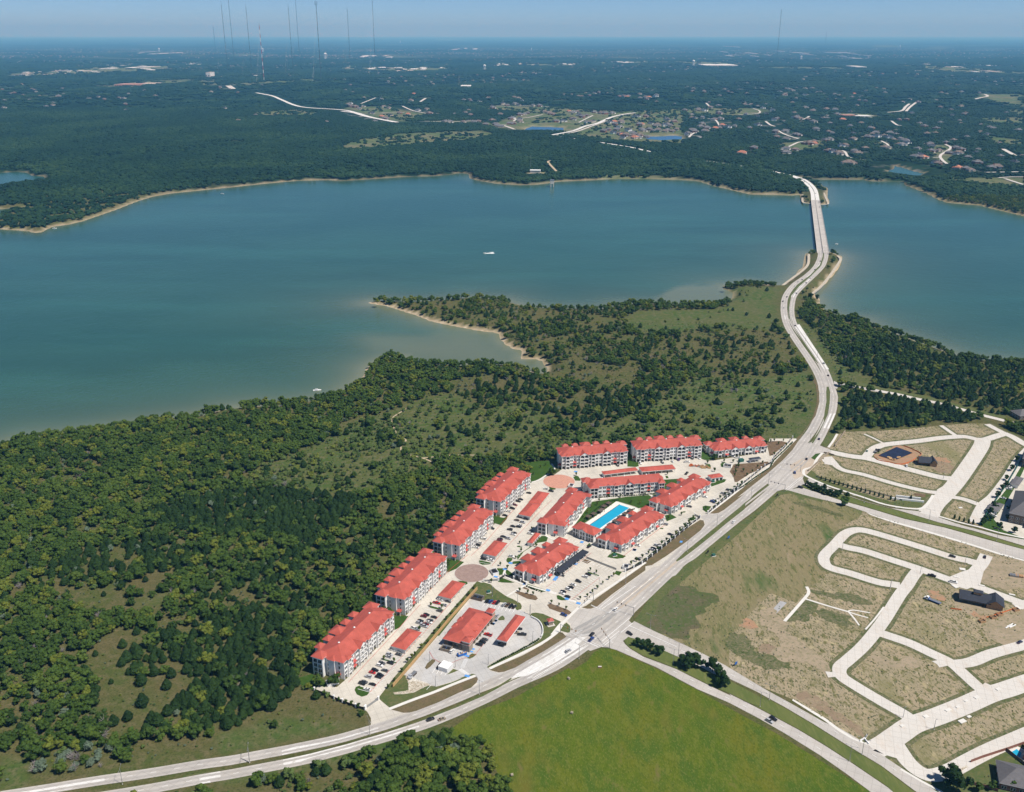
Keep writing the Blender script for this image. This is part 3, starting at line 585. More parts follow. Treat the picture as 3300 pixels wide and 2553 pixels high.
# roadside grass
for s_, mt in (("A 860,1268 1000,1305 1060,1303 1130,1285 1350,1200 1560,1102 1680,1052 1735,1000 1748,965 1738,940 1715,937 1500,1020 1300,1108 1080,1190", 'brownverge'), ("A 756,1140 870,1040 990,925 1030,935 1045,985 1050,1030 1250,1030 1330,1042 1480,1000 1640,932 1700,912 1728,922 1500,1005 1280,1095 1060,1180 862,1255 800,1205 750,1160", 'verge'),
    ("A 760,1140 900,955 1350,420 1740,-20 1790,0 1738,70 1000,930 890,1045 800,1130", 'verge'), ("B 60,1404 486,895 492,930 110,1404", 'lawn'), ("B 500,872 560,866 625,885 680,935 790,1010 850,1035 925,1075 942,1105 935,1135 895,1148 880,1135 870,1085 560,1045 450,1000 490,930", 'verge'),
    ("D 845,900 900,868 1290,688 1385,620 1410,560 1385,475 1345,430 1285,398 1268,390 1290,365 1330,360 1400,370 1580,448 1600,465 1520,575 1400,660 1200,768 870,918 845,915", 'verge'), ("D 862,935 960,962 1010,955 1120,915 1350,790 1640,605 1600,560 1560,555 1400,680 1200,790", 'brownverge'),
    ("D 1595,490 1640,460 1675,490 1682,530 1670,560 1650,562 1570,540", 'verge'), ("D 437,985 500,925 552,940 520,955", 'verge'), ("D 655,990 690,975 716,982 640,1012 560,1020", 'verge'), ("D 642,815 660,790 690,770 738,780 700,810 665,825", 'verge'), ("D 215,915 240,870 290,828 320,835 320,850 270,905 235,930", 'brownverge'),
    ("D 975,400 1000,388 1020,415 1015,435 960,438 950,425", 'verge'), ("B 1545,1118 1600,1132 1640,1130 1700,1108 1850,985 2184,745 2184,682 1870,900 1700,1020 1590,1100", 'brownverge'), ("C 1090,1404 1160,1395 1250,1380 1400,1285 1590,1150 1740,1030 1782,975 1770,930 1735,925 1560,1035 1380,1170 1180,1330", 'brownverge'),
    ("C 1828,858 1870,862 1920,855 1975,825 2184,660 E 60,700 280,525 400,420 470,345 V1 560,1400 640,1290 665,1200 668,1120 650,1040 620,980 600,1000 640,1060 650,1130 645,1220 610,1320 540,1420 480,1470 E 490,270 318,455 300,480 50,660 0,690 C 2184,590 1990,730", 'brownverge')):
    island('lawn', wp(s_), L4+.03, mt)
sheet('lawn', wp("V1 782,1078 800,1090 812,1160 806,1270 770,1370 700,1470 E 740,0 720,110 650,260 695,310 720,325 780,240 830,130 850,20 V1 850,1300 850,1150 815,1080"), L1, 'verge')
sheet('lawn', wp("V1 745,960 765,1020 800,1040 1000,1070 1250,1120 1700,1225 1960,1295 2050,1310 2050,1290 1900,1255 1500,1150 1150,1080 1000,1045 850,1030 790,1010 740,930 600,720 500,560 490,600 600,760"), L1, 'verge')
sheet('lawn', wp("E 520,500 590,420 640,375 690,368 650,400 600,460 560,520 540,545 525,540"), L4, 'lawn')
sheet('lawn', wp("E 545,545 700,600 880,665 1100,730 1300,770 1420,775 1500,690 1510,680 1500,665 1420,680 1200,730 900,640 690,560 600,490 560,505"), L1, 'verge', excl=False)
for s_ in ("C 485,962 520,905 650,742 1000,692 1335,665 1240,690 1232,790 1115,808 1080,790 905,738 760,840 560,965 470,975", "A 905,335 955,330 1050,332 970,440 920,470 908,462", "B 188,640 280,640 362,662 285,730 195,768", "B 658,200 760,218 800,200 790,230 735,292 660,270", "C -30,345 80,335 228,330 245,380 275,410 270,440 200,475 140,500 60,548 20,555 0,590 20,430",
    "C 1000,235 1020,260 1112,345 1120,385 1090,392 1005,388", "C 1745,200 1790,220 1875,300 1880,318 1780,322 1748,310", "B 1185,400 1205,415 1190,455 1100,470 960,560 900,640 890,600 1010,520 1060,470 1140,400", "B 1820,600 1870,575 1985,598 1960,620 1900,630 1830,620", "C 1370,520 1560,508 1650,540 1500,560 1380,620 1370,600",
    "B 1290,1000 1310,995 1405,1035 1385,1048 1340,1048 1300,1035", "B 975,880 1000,882 1190,945 1180,960 1150,962 985,898", "B 508,650 530,640 620,665 635,672 610,688 545,690 515,675", "B 785,640 800,615 850,625 840,650 810,672 790,660", "B 830,672 860,655 925,650 925,668 890,680 850,682", "B 690,725 760,725 765,770 750,788 715,795", "B 775,760 790,735 870,795 860,812 790,790",
    "B 700,860 720,812 870,868 830,872 740,868","A 508,1075 520,1045 560,1030 650,1085 655,1105 630,1130 580,1143 530,1120","A 780,765 800,755 940,798 925,810 790,775","A 1258,235 1290,232 1405,268 1395,280 1265,248","B 295,850 340,852 390,860 398,880 370,895 330,870","B 890,500 915,497 950,508 940,518 895,510","B 1600,755 1720,795 1710,808 1610,772",
    "A -80,960 80,915 200,975 222,1035 205,1050 150,1022 95,1078 -60,1010", "C 1760,790 1790,780 1850,790 1800,850 1765,825", "C 1610,910 1660,895 1725,905 1700,930 1650,935", "C 1380,880 1440,865 1500,900 1400,940", "C 1840,560 1960,510 2000,520 1980,545 1850,590", "C 460,495 485,480 510,485 535,520 530,532 480,530", "C 215,592 240,588 285,602 280,620 230,625",
    "C 1385,480 1410,483 1420,505 1395,508", "C 1790,365 1830,362 1845,385 1830,405 1790,405", "C 1940,360 1975,340 2010,360 1985,395 1945,390", "C 800,1300 850,1240 990,1290 960,1310 860,1310", "B 1590,500 1620,470 1640,490 1620,520", "B 1870,780 1890,750 1950,760 1920,800", "C 1560,840 1590,838 1585,850 1560,852","C 1330,1005 1370,1005 1360,1018 1335,1016"):
    island('lawn', wp(s_), L4+.05, 'lawn')
for s_ in ("Y 850,800 1600,740 1640,790 1500,880 1200,1010 930,1190 870,1190 840,1060 760,960", "Y 1570,300 1850,285 2020,320 1990,360 1700,600 1640,620", "B 865,962 930,962 1080,1000 1103,1030 1082,1047 1000,1033 900,985", "B 1195,1092 1230,1080 1400,1140 1442,1170 1430,1190 1385,1190 1220,1130", "B 940,912 960,908 1015,935 1010,945 960,930", "B 1545,655 1575,632 1640,655 1600,680","B 905,640 930,630 960,640 950,650"):
    island('planting_bed', wp(s_), L5+.03, 'mulch')
# bioswale stones
island('rock_swale', wp("A 895,1102 1000,1090 1050,1075 1048,1000 1020,945 1035,930 1060,985 1150,990 1240,1010 1262,1030 1200,1050 1110,1100 1000,1118 910,1120"), .30, 'rock')
# sidewalks
for pts, wd in (("A 855,1268 1080,1180 1300,1100 1500,1018 1722,932", 2.2), ("D 868,922 1200,765 1400,662 1530,570 1570,520 1610,450", 2.2), ("B 1245,1395 1330,1290 1380,1250 1480,1150 1560,1085 1870,885 2184,665", 2.2), ("C 1090,1395 1400,1140 1735,890", 1.6), ("C 1825,855 1990,730 2184,575 E 0,680 300,468 320,440 495,265", 1.6),
    ("C 345,1090 480,950 640,740 760,710 1000,680 1340,655", 1.8), ("C 1190,640 1215,665 1265,690", 1.8), ("C 40,548 120,520 220,455 270,430 262,390 240,360", 1.8), ("B 1130,380 1180,395 1240,430 1290,440", 1.5), ("E 735,328 770,280 800,228", 2.2), ("E 690,370 650,415 620,470 560,490 550,515 570,540 700,600 860,655 1000,700 1150,750 1330,780 1430,778 1480,730 1512,682", 2.4), ("E 1560,840 1700,882 1850,918 2000,960 2184,1000", 2),
    ("B 772,745 765,800 870,850 960,885 1195,955", 1.6), ("B 985,890 790,1005", 1.6)):
    if wd: ribbon('path', wp(pts), wd, L6, 'walk', 4, margin=1)
ribbon('path', wp("V2 345,672 290,705 255,735 270,790 285,820 325,840 300,870 315,905 V3 2120,430 2184,455"), 1.6, L1, 'sand', 4, margin=0)
ribbon('path', wp("V2 410,930 600,915 V2 940,925"), 1.6, L1, 'sand', 4, margin=0)
# roundabouts
for i, (fr, x, y, r, mt, z) in enumerate((('B', 436, 772, 12.4, 'brickpave', L5), ('C', 316, 538, 13.9, 'brickpave2', L5))):
    cx, cy = w1(fr, x, y)
    for rr, zz, mm in ((r+.5, z-.02, 'kerb'), (r, z+.01, mt)): sheet('roundabout', [(cx+rr*math.cos(a*math.pi/24), cy+rr*math.sin(a*math.pi/24)) for a in range(48)], zz, mm)
# forecourt: greyer concrete of the filling station parcel
sheet('pavement', wp("A 890,1045 1000,925 1690,150 1760,130 1900,180 2100,260 2184,280 D 1190,335 1270,390 1380,470 1405,560 1380,620 1290,690 900,868 845,915 870,945 960,966 1040,950 900,1030 748,1075 640,1000 330,1100 60,1000 0,985"), L2+.02, 'pavegrey', excl=False)
# subdivision streets
ST = [("E 640,340 740,360 900,392 1020,408 1200,455 1400,508 1560,548 1660,560", 9.5), ("E 1010,405 1050,355 1100,322 1180,303 1400,280 1560,258 1690,248 1760,250 1850,272", 8.5), ("E 1840,268 1900,268 1990,240 2040,226", 8.5), ("E 2035,222 2100,250 2184,300 2300,360", 8.5), ("E 1910,155 1970,188 2045,226", 6.5), ("E 1570,165 1620,200 1690,248", 4.5), ("E 1000,228 1075,262 1150,302", 2.5),
   ("E 1880,270 1860,330 1760,480 1680,590 1600,680 1530,750 1480,830", 14), ("E 690,425 760,430 800,470 860,500 1000,530 1200,590 1400,640 1530,662 1600,650", 6.5), ("E 1640,560 1650,590 1600,660", 8), ("E 1650,695 1740,712 1880,762", 6.5), ("E 2260,300 2150,420 2060,560 1960,690 1880,760 1815,885", 9),
   ("E 1785,1170 1650,1140 1400,1060 1100,968 980,940 910,945 850,975 780,1050 715,1115 700,1160 740,1215 900,1262 1100,1325 F 1180,188 1235,197", 8.5), ("E 800,1045 880,1070 1000,1095 1200,1160 1400,1225 1560,1282 1700,1330 1850,1350", 8.5), ("E 1905,1125 1870,1190 1800,1270 1740,1320", 9), ("E 1770,1170 1880,1195", 9),
   ("F 1600,155 1750,190 1900,245 2132,330 2300,385", 8.5), ("F 1372,80 1330,130 1285,200 1230,270 1130,430 1050,540 960,645 860,735 800,790 810,850 900,915 1100,1035 1250,1120 1330,1175", 8.5), ("F 1060,530 1150,560 1300,612 1450,682 1600,755 1700,840 1800,930 1890,995", 8.5), ("F 1620,768 1750,750 1900,690 2132,625 2300,560", 8.5),
   ("F 1050,1385 1130,1340 1230,1270 1330,1205 1500,1145 1700,1065 1870,990 2000,950 2132,905 2300,850", 13), ("F 1180,1300 1235,1390 1300,1480 1390,1550 1480,1570 1600,1535 1750,1455 1900,1380 2132,1280 2300,1210", 9.5), ("F 2080,350 2132,330 2300,300", 8)]
for i, (s_, wd) in enumerate(ST): ribbon('street_verge', wp(s_), wd+5.5, L1, 'edge', 5)
for i, (s_, wd) in enumerate(ST): ribbon('street', wp(s_), wd, L3+.003*i, 'street', 5)
for s_ in ("F 1040,1390 1080,1370 1150,1310 1240,1270 1280,1400 1220,1450 1120,1420 1020,1360", "F 695,818 760,825 775,858 715,862", "F 1465,745 1520,735 1590,775 1520,790 1500,765", "E 1400,795 1460,740 1540,700 1570,760 1560,845", "E 700,400 760,395 800,440 760,460 705,450", "F 1240,1170 1330,1160 1400,1150 1420,1170 1350,1230 1280,1260", "F 1780,960 1850,900 1960,950 1900,1010 1800,1040", "E 1540,640 1610,600 1660,650 1600,690 1540,690", "E 1600,1300 1720,1250 1850,1210 1920,1120 1860,1340 1760,1379 1650,1350"):
    sheet('street', wp(s_), L4+.02, 'street')
for s_ in ("E 1015,808 1100,840 1200,870 1430,935 1600,985 1800,1045 2000,1110 2184,1160 2184,1170 2000,1122 1800,1058 1600,998 1430,948 1200,882 1050,830", "F 460,1018 560,1075 700,1160 800,1235 900,1300 1010,1345 1000,1350 890,1310 790,1250 690,1175 550,1088 455,1028", "F 1245,1520 1400,1610 1550,1690 1530,1695 1385,1618 1235,1530"):
    sheet('path', wp(s_), L4, 'walk')
for s_, w_ in (("F 560,205 575,245 545,290 400,455", 2.2), ("F 548,292 700,340 855,385", 1.6), ("F 855,385 900,375 1020,395", 1.2), ("F 855,385 930,410 1005,430", 1.2), ("F 860,385 900,430 940,485", 1.2), ("F 985,515 1060,430 1118,352", 1.2)): ribbon('drainage_channel', wp(s_), w_, L4, 'walk', 3)
# neighbour complex on the right
sheet('lawn', wp("E 1840,895 1900,800 2000,650 2100,500 2184,350 2500,450 2500,1100 2184,1010 2000,965 1900,925"), L1, 'lawn')
sheet('pavement', wp("E 1960,860 2060,720 2130,600 2184,490 2400,420 2500,500 2500,1080 2184,1000 2030,940"), L2, 'pave')
# houses lower right: lawn and fence ground
sheet('lawn', wp("F 1510,1590 1640,1560 1700,1500 1900,1400 2132,1320 2400,1250 2400,1800 1600,1800 1450,1640"), L1, 'verge')
# extra pale lakeside gravel of the causeway (rip-rap)
# far roads
for s_, w_, mt in (("T 1640,595 1740,615 1800,640 1870,670 1960,690 2184,705 T2 80,720 200,755 360,785", 20, 'roadnew'), ("T 1460,550 1490,570", 40, 'street'), ("U2 0,118 80,128 160,152 340,188", 20, 'roadnew'), ("U2 1340,272 1480,245 1560,215 1640,195 1720,160 1800,140 1880,128", 16, 'roadnew'), ("U2 1360,275 1500,250 1600,215 1700,180", 10, 'street'), ("U2 1650,318 1760,335 1860,352 1990,382", 14, 'roadnew'), ("U2 1390,282 1500,296", 14, 'street'), ("U2 990,205 1080,200 1120,170 1200,158 1290,140", 9, 'street'),
    ("U2 560,185 760,185 850,180", 8, 'street'), ("U2 1040,210 1110,235", 12, 'street'), ("U2 1520,190 1580,160 1610,145", 8, 'street'), ("U2 990,85 1110,88 1200,82 1330,90", 8, 'street'), ("U2 390,85 460,115 560,135", 10, 'street'), ("U2 500,60 540,35", 14, 'street'), ("U2 120,72 220,32", 9, 'street'), ("U2 250,130 400,128", 9, 'street'), ("U2 1380,508 1330,455 1325,440 1350,434", 7, 'sand'), ("U2 1190,520 1250,515 1330,518", 7, 'sand'),
    ("U3 1310,225 1400,215 1425,190 1450,170", 14, 'street'), ("U3 1430,218 1455,190 1495,160", 13, 'street'), ("U3 1870,140 1910,130 1950,122 1935,110 1910,108", 16, 'street'), ("U3 530,282 560,305 590,315", 10, 'street'), ("U3 600,335 650,365 740,395", 9, 'street'), ("U3 630,465 690,440 750,415 840,412", 9, 'street'), ("U3 1270,408 1310,430 1315,450", 8, 'street'), ("U3 1680,430 1715,455 1650,500 1660,530 1690,555", 9, 'street'), ("U3 1600,515 1640,515", 8, 'street'),
    ("U3 1335,280 1370,305 1400,310", 10, 'street'), ("U3 1840,600 1900,610 2184,606", 9, 'street'), ("U3 2060,650 2120,670 2184,690", 9, 'street'), ("U3 2050,460 2130,505", 14, 'street'), ("U3 1020,470 1040,480 1070,515 1200,535", 8, 'street'), ("U3 780,270 810,250", 10, 'street'), ("U3 1010,240 1100,240 1220,248", 16, 'street'), ("U3 355,242 480,232 490,215 450,200", 9, 'street'), ("U3 40,385 60,365 100,345", 9, 'street'), ("U3 160,265 210,275 235,310", 8, 'street'), ("U3 2184,640 2100,640 2020,645", 8, 'street'), ("U3 150,165 170,185", 10, 'street')):
    P = cat(wp(s_), 5); L, Rr = offset_line(P, w_); n = len(P); zz = lambda p: float(hills(*p))+1.8
    b = MB(); b.add([(*p, zz(p)) for p in L]+[(*p, zz(p)) for p in Rr], [(n+i, n+i+1, i+1, i) for i in range(n-1)], mt); tag(b.build('far_road'), kind='structure'); EXCL.append(('line', P, w_/2+(12 if P[0][1] < 4000 else 60)))
# markings
for P_c in (P1, P2):
    for off in (-1.75, 1.75):
        Lo, Ro = offset_line(P_c, 2*abs(off)); ribbon('tyre_wear', Lo if off > 0 else Ro, 1.6, L3+.025, 'wear', 0, margin=0)
mk_ = MB()
dashes(P1, 0, mk_); dashes(P2, 0, mk_, start=4)
c1 = cat(wp("G 560,400 780,500 1000,610 1175,690 1375,797 1490,860 1740,1005 F 620,1155 800,1275 1050,1430 1300,1600"), 5); dashes(c1, 0, mk_)
c2 = cat(wp("G 150,385 330,475 520,560 740,665 1000,795 F 200,1115 500,1280 700,1410 900,1545"), 5); dashes(c2, 0, mk_)
dashes(cat(wp("E 620,590 900,678 1080,723 1230,772 1480,838 1800,925 2184,1035"), 5), 0, mk_); dashes(cat(wp("E 600,660 850,740 1100,810 1400,895 1800,1015 2184,1120"), 5), 0, mk_)
def line(s_, wid=.25, z=.27, m='white'):
    P = wp(s_); L, Rr = offset_line(P, wid); n = len(P); mk_.add([(*p, z) for p in L]+[(*p, z) for p in Rr], [(n+i, n+i+1, i+1, i) for i in range(n-1)], m)
for s_ in ("D 1240,1025 1840,665", "D 1285,1050 1860,690", "D 1690,562 1990,700","D 1675,580 1970,712","D 1890,285 2070,365","E 360,475 430,498","E 290,620 365,640","E 415,640 535,545","E 425,648 545,552","D 1990,690 2170,545","D 2000,705 2184,560","B 1640,1100 1815,1175","B 1700,1140 1990,905","E 380,450 470,390"): line(s_)
for s_ in ("S 1962,1976 2107,1859", "S 1935,1967 2048,1890", "S 1904,1950 1962,1976", "S 1838,2047 1926,2084", "S 2030,1992 1940,2068", "S 2040,2008 1950,2080", "S 1700,2172 1838,2092", "S 1716,2188 1860,2100", "S 2030,2018 2180,2085"): line(s_, .34)
tag(mk_.build('road_markings'), kind='structure')
# parking stripes
pk = MB()
def stalls(fr, x0, y0, x1, y1, depth, pitch=2.75, side=1, fr2=None):
    a = Vector(w1(fr, x0, y0)); b = Vector(w1(fr2 or fr, x1, y1)); L = (b-a).length; t = (b-a)/L; nn = Vector((-t.y, t.x))*side
    for i in range(int(L/pitch)+1):
        p = a+t*pitch*i; q_ = p+nn*depth; h = t*.13
        pk.add([(*(p-h), .28), (*(q_-h), .28), (*(q_+h), .28), (*(p+h), .28)][::(1 if side < 0 else -1)], [(0,1,2,3)], 'white')
for a in (('A',700,1110,1000,750,11,1),('A',800,985,1330,380,11,1),('A',1350,300,1480,165,11,1),('B',640,690,790,500,11,1),('B',745,470,1030,200,11,1),('A',1090,955,1290,1030,5,-1),('A',1290,905,1430,935,5,1),('A',1705,650,1880,440,5.5,1),('A',1820,200,2140,262,5,-1),
    ('B',1175,915,1545,640,5.5,-1),('B',1410,1040,1720,800,5.5,1),('B',1400,1040,1700,800,5,-1),('B',1460,1090,1560,1000,5,1),('B',1640,640,1900,760,5,-1),('B',1400,420,1590,490,5,-1),('B',1640,520,1830,590,5,1),('C',1180,1290,1440,1080,5,1),('C',1460,1060,1640,900,5,1),('C',1840,760,2030,620,5,1),('B',850,590,1000,410,5,-1)):
    stalls(*a[:6], 2.75, a[6])
def bay(fr, x, y, w_=2.4, d_=2.4, m='hblue', rot=R(66)):
    c = w1(fr, x, y); t = Vector((math.cos(rot), math.sin(rot))); nn = Vector((-t.y, t.x)); pk.add([(*(Vector(c)+t*sx*w_/2+nn*sy*d_/2), .29) for sx, sy in ((-1,-1),(1,-1),(1,1),(-1,1))], [(0,1,2,3)], m)
for fr, x, y, w_, d_ in (('A',1695,662,1.5,3),('A',1678,688,1.5,3),('A',1636,733,1.6,3.4),('A',1640,935,2,3.4),('A',1920,377,2,3),('A',1895,410,2,3),('B',1280,828,6,2.6),('B',1485,682,3,2.4),('B',1205,947,2.4,3),('B',1395,1033,2.4,3),('B',1510,1077,2.4,3),('B',828,673,2.4,3),('B',770,735,2,3),('B',966,884,2,2),('B',680,810,2,3),('B',2075,540,3,2.5),('B',1545,462,3,2.5),('C',1075,1225,3,2.5),('C',485,440,3,3),('C',1545,1145,3,2),('B',672,1250,2.4,3),('B',648,1282,2.4,3)): bay(fr, x, y, w_, d_)
for fr, x0, y0, x1, y1, n in (('A',1590,850,1630,765,14),('A',1570,870,1650,925,12),('B',1225,960,1290,985,8),('B',1410,1045,1490,1065,8)):
    a = Vector(w1(fr, x0, y0)); b = Vector(w1(fr, x1, y1)); t = (b-a).normalized(); nn = Vector((-t.y, t.x))
    for i in range(n):
        p = a+(b-a)*i/n; pk.add([(*(p-t*.18-nn*1.3), .285), (*(p+t*.18-nn*1.3), .285), (*(p+t*.18+nn*1.3), .285), (*(p-t*.18+nn*1.3), .285)], [(0,1,2,3)], 'white')
tag(pk.build('parking_markings'), kind='structure')
# red fire-lane lines
fl = MB(); mk_ = fl
for s_ in ("A 445,1000 920,490 1060,335 1170,215","A 660,1100 940,790 1250,450 1500,170","B 0,960 240,720 400,590","B 640,700 800,500 1080,200 1240,40","B 430,600 560,480 690,330 900,90","C 960,1290 1120,1170 1400,960","B 1180,920 1640,570","B 1430,1050 1720,820","A 1260,690 1300,760 1420,830 1560,770 1720,720 1900,500","A 1200,410 1260,350"): line(s_, .25, .275, 'redpaint')
tag(fl.build('fire_lane_markings'), kind='structure')

for s_ in ("V4 1760,900 1700,733 1600,540 1560,450 1420,425 1330,410 1250,400 1330,350 1520,235 1640,195 1800,120 2060,-30 D 2110,700 G 40,400 200,260 330,200 E -60,920 180,770 350,640 430,640 600,690 1000,800 1430,935 2184,1155 3200,1350 F 3200,2600 1500,2600",
           "E 500,520 560,420 640,330 720,300 820,200 1300,180 1580,150 1910,140 2050,205 2184,265 2600,420 3000,1300 2184,1160 1600,930 1000,775 560,640 520,600"):
    EXCL.append(clean(wp(s_)))
# ------------------------------------------------------------ apartment buildings
BUILD_BOX = []
ZG = .12       # slab level
def lab(o, s): tag(o, s)
def frame_mesh(xs, hw, hh):
    b = MB()
    for sx in xs: b.box(sx-hw-.1, -.11, -hh-.1, sx+hw+.1, -.01, -hh, 'white'); b.box(sx-hw-.1, -.11, hh, sx+hw+.1, -.01, hh+.1, 'white'); b.box(sx-hw-.1, -.11, -hh, sx-hw, -.01, hh, 'white'); b.box(sx+hw, -.11, -hh, sx+hw+.1, -.01, hh, 'white')
    return b.mesh('window')
def pane_mesh(xs, hw, hh):
    b = MB()
    for sx in xs: b.box(sx-hw, -.06, -hh, sx+hw, -.012, hh, 'glass')
    return b.mesh('pane')
WIN, WIN1 = frame_mesh((-.66, .66), .5, .88), frame_mesh((0,), .55, .9); PANES = {WIN.name: pane_mesh((-.66, .66), .5, .88), WIN1.name: pane_mesh((0,), .55, .9)}
def rail_mesh(w):
    b = MB(); b.box(-w/2, -.04, .95, w/2, .04, 1.03, 'rail'); b.box(-w/2, -.03, .05, w/2, .03, .12, 'rail'); n = int(w/.28)
    for i in range(n+1): x = -w/2+w*i/n; b.box(x-.025, -.02, .12, x+.025, .02, .95, 'rail')
    return b.mesh('balcony_railing')
RAILS = {}
def rail(w):
    w = round(w, 1)
    if w not in RAILS: RAILS[w] = rail_mesh(w)
    return RAILS[w]
def awn_mesh():
    b = MB(); b.add([(-1.6,0,1),(1.6,0,1),(1.7,-1.9,.25),(-1.7,-1.9,.25),(-1.6,0,.85),(1.6,0,.85),(1.7,-1.9,.1),(-1.7,-1.9,.1)], [(3,2,1,0),(4,5,6,7),(0,4,7,3),(1,2,6,5),(2,3,7,6)], 'awning'); return b.mesh('awning')
AWN = awn_mesh()
GARA = MB().box(-1.25, -.05, 0, 1.25, 0, 2.35, 'garage').box(-1.25, -.08, .75, 1.25, -.05, .80, 'rail').box(-1.25, -.08, 1.55, 1.25, -.05, 1.60, 'rail').mesh('garage_door')
BDOOR = MB().box(-1.1, -.06, 0, 1.1, 0, 2.2, 'glass').box(-.04, -.1, 0, .04, -.06, 2.2, 'white').mesh('balcony_door')
VENT = MB().tube((0,0,0), (0,0,.5), .55, .55, 'white', 12).tube((0,0,.5), (0,0,.8), .7, .3, 'white', 12).mesh('roof_vent')
def arch_panel(mb, x0, x1, y0, y1, z0, z1, m, n=8):
    """panel x0..x1, z0..z1 with an arch cut from its lower edge"""
    xm = (x0+x1)/2; r = (x1-x0)/2; v = []; hgt = min(r*.8, (z1-z0)*.85)
    for k in range(n+1):
        a = math.pi*k/n; xx = xm-r*math.cos(a); zz = z0+hgt*math.sin(a)
        v += [(xx, y0, zz), (xx, y0, z1), (xx, y1, zz), (xx, y1, z1)]
    f = []
    for k in range(n):
        i = 4*k; f += [(i, i+4, i+5, i+1), (i+2, i+3, i+7, i+6), (i, i+2, i+6, i+4), (i+1, i+5, i+7, i+3)]
    mb.add(v, f, m)
def place(me, name, par, x, y, z, rz=0):
    o = meshobj(name, me, par); o.location = (x, y, z); o.rotation_euler = (0, 0, rz)
    if me.name in PANES: meshobj(PANES[me.name].name.split('.')[0], PANES[me.name], o)
    return o
STD = [('W',3.5),('B',3.8),('W',3.2),('E',3.2),('W',3.0),('G',8.2),('W',2.5),('B',3.8),('W',3.5),('W',3.5),('G',8.0),('W',2.5),('E',3.0),('W',2.8),('B',3.8),('W',3.5)]
TWO = [('W',3.6),('B',4.2),('W',3.0),('P',4.4),('W',3.0),('G',8.4),('W',3.6),('W',3.4),('G',8.4),('W',2.6),('P',4.2),('W',2.8),('B',4.2),('W',3.0)]
MID = [('D',8.6),('W',4.5),('W',4.0),('E',4.2),('W',3.6),('B',4.2),('W',3.6),('W',3.6),('G',8.6),('W',3.6),('W',3.0),('B',4.2),('W',3.4),('E',3.0),('W',4.0),('W',3.6),('D',6.0)]
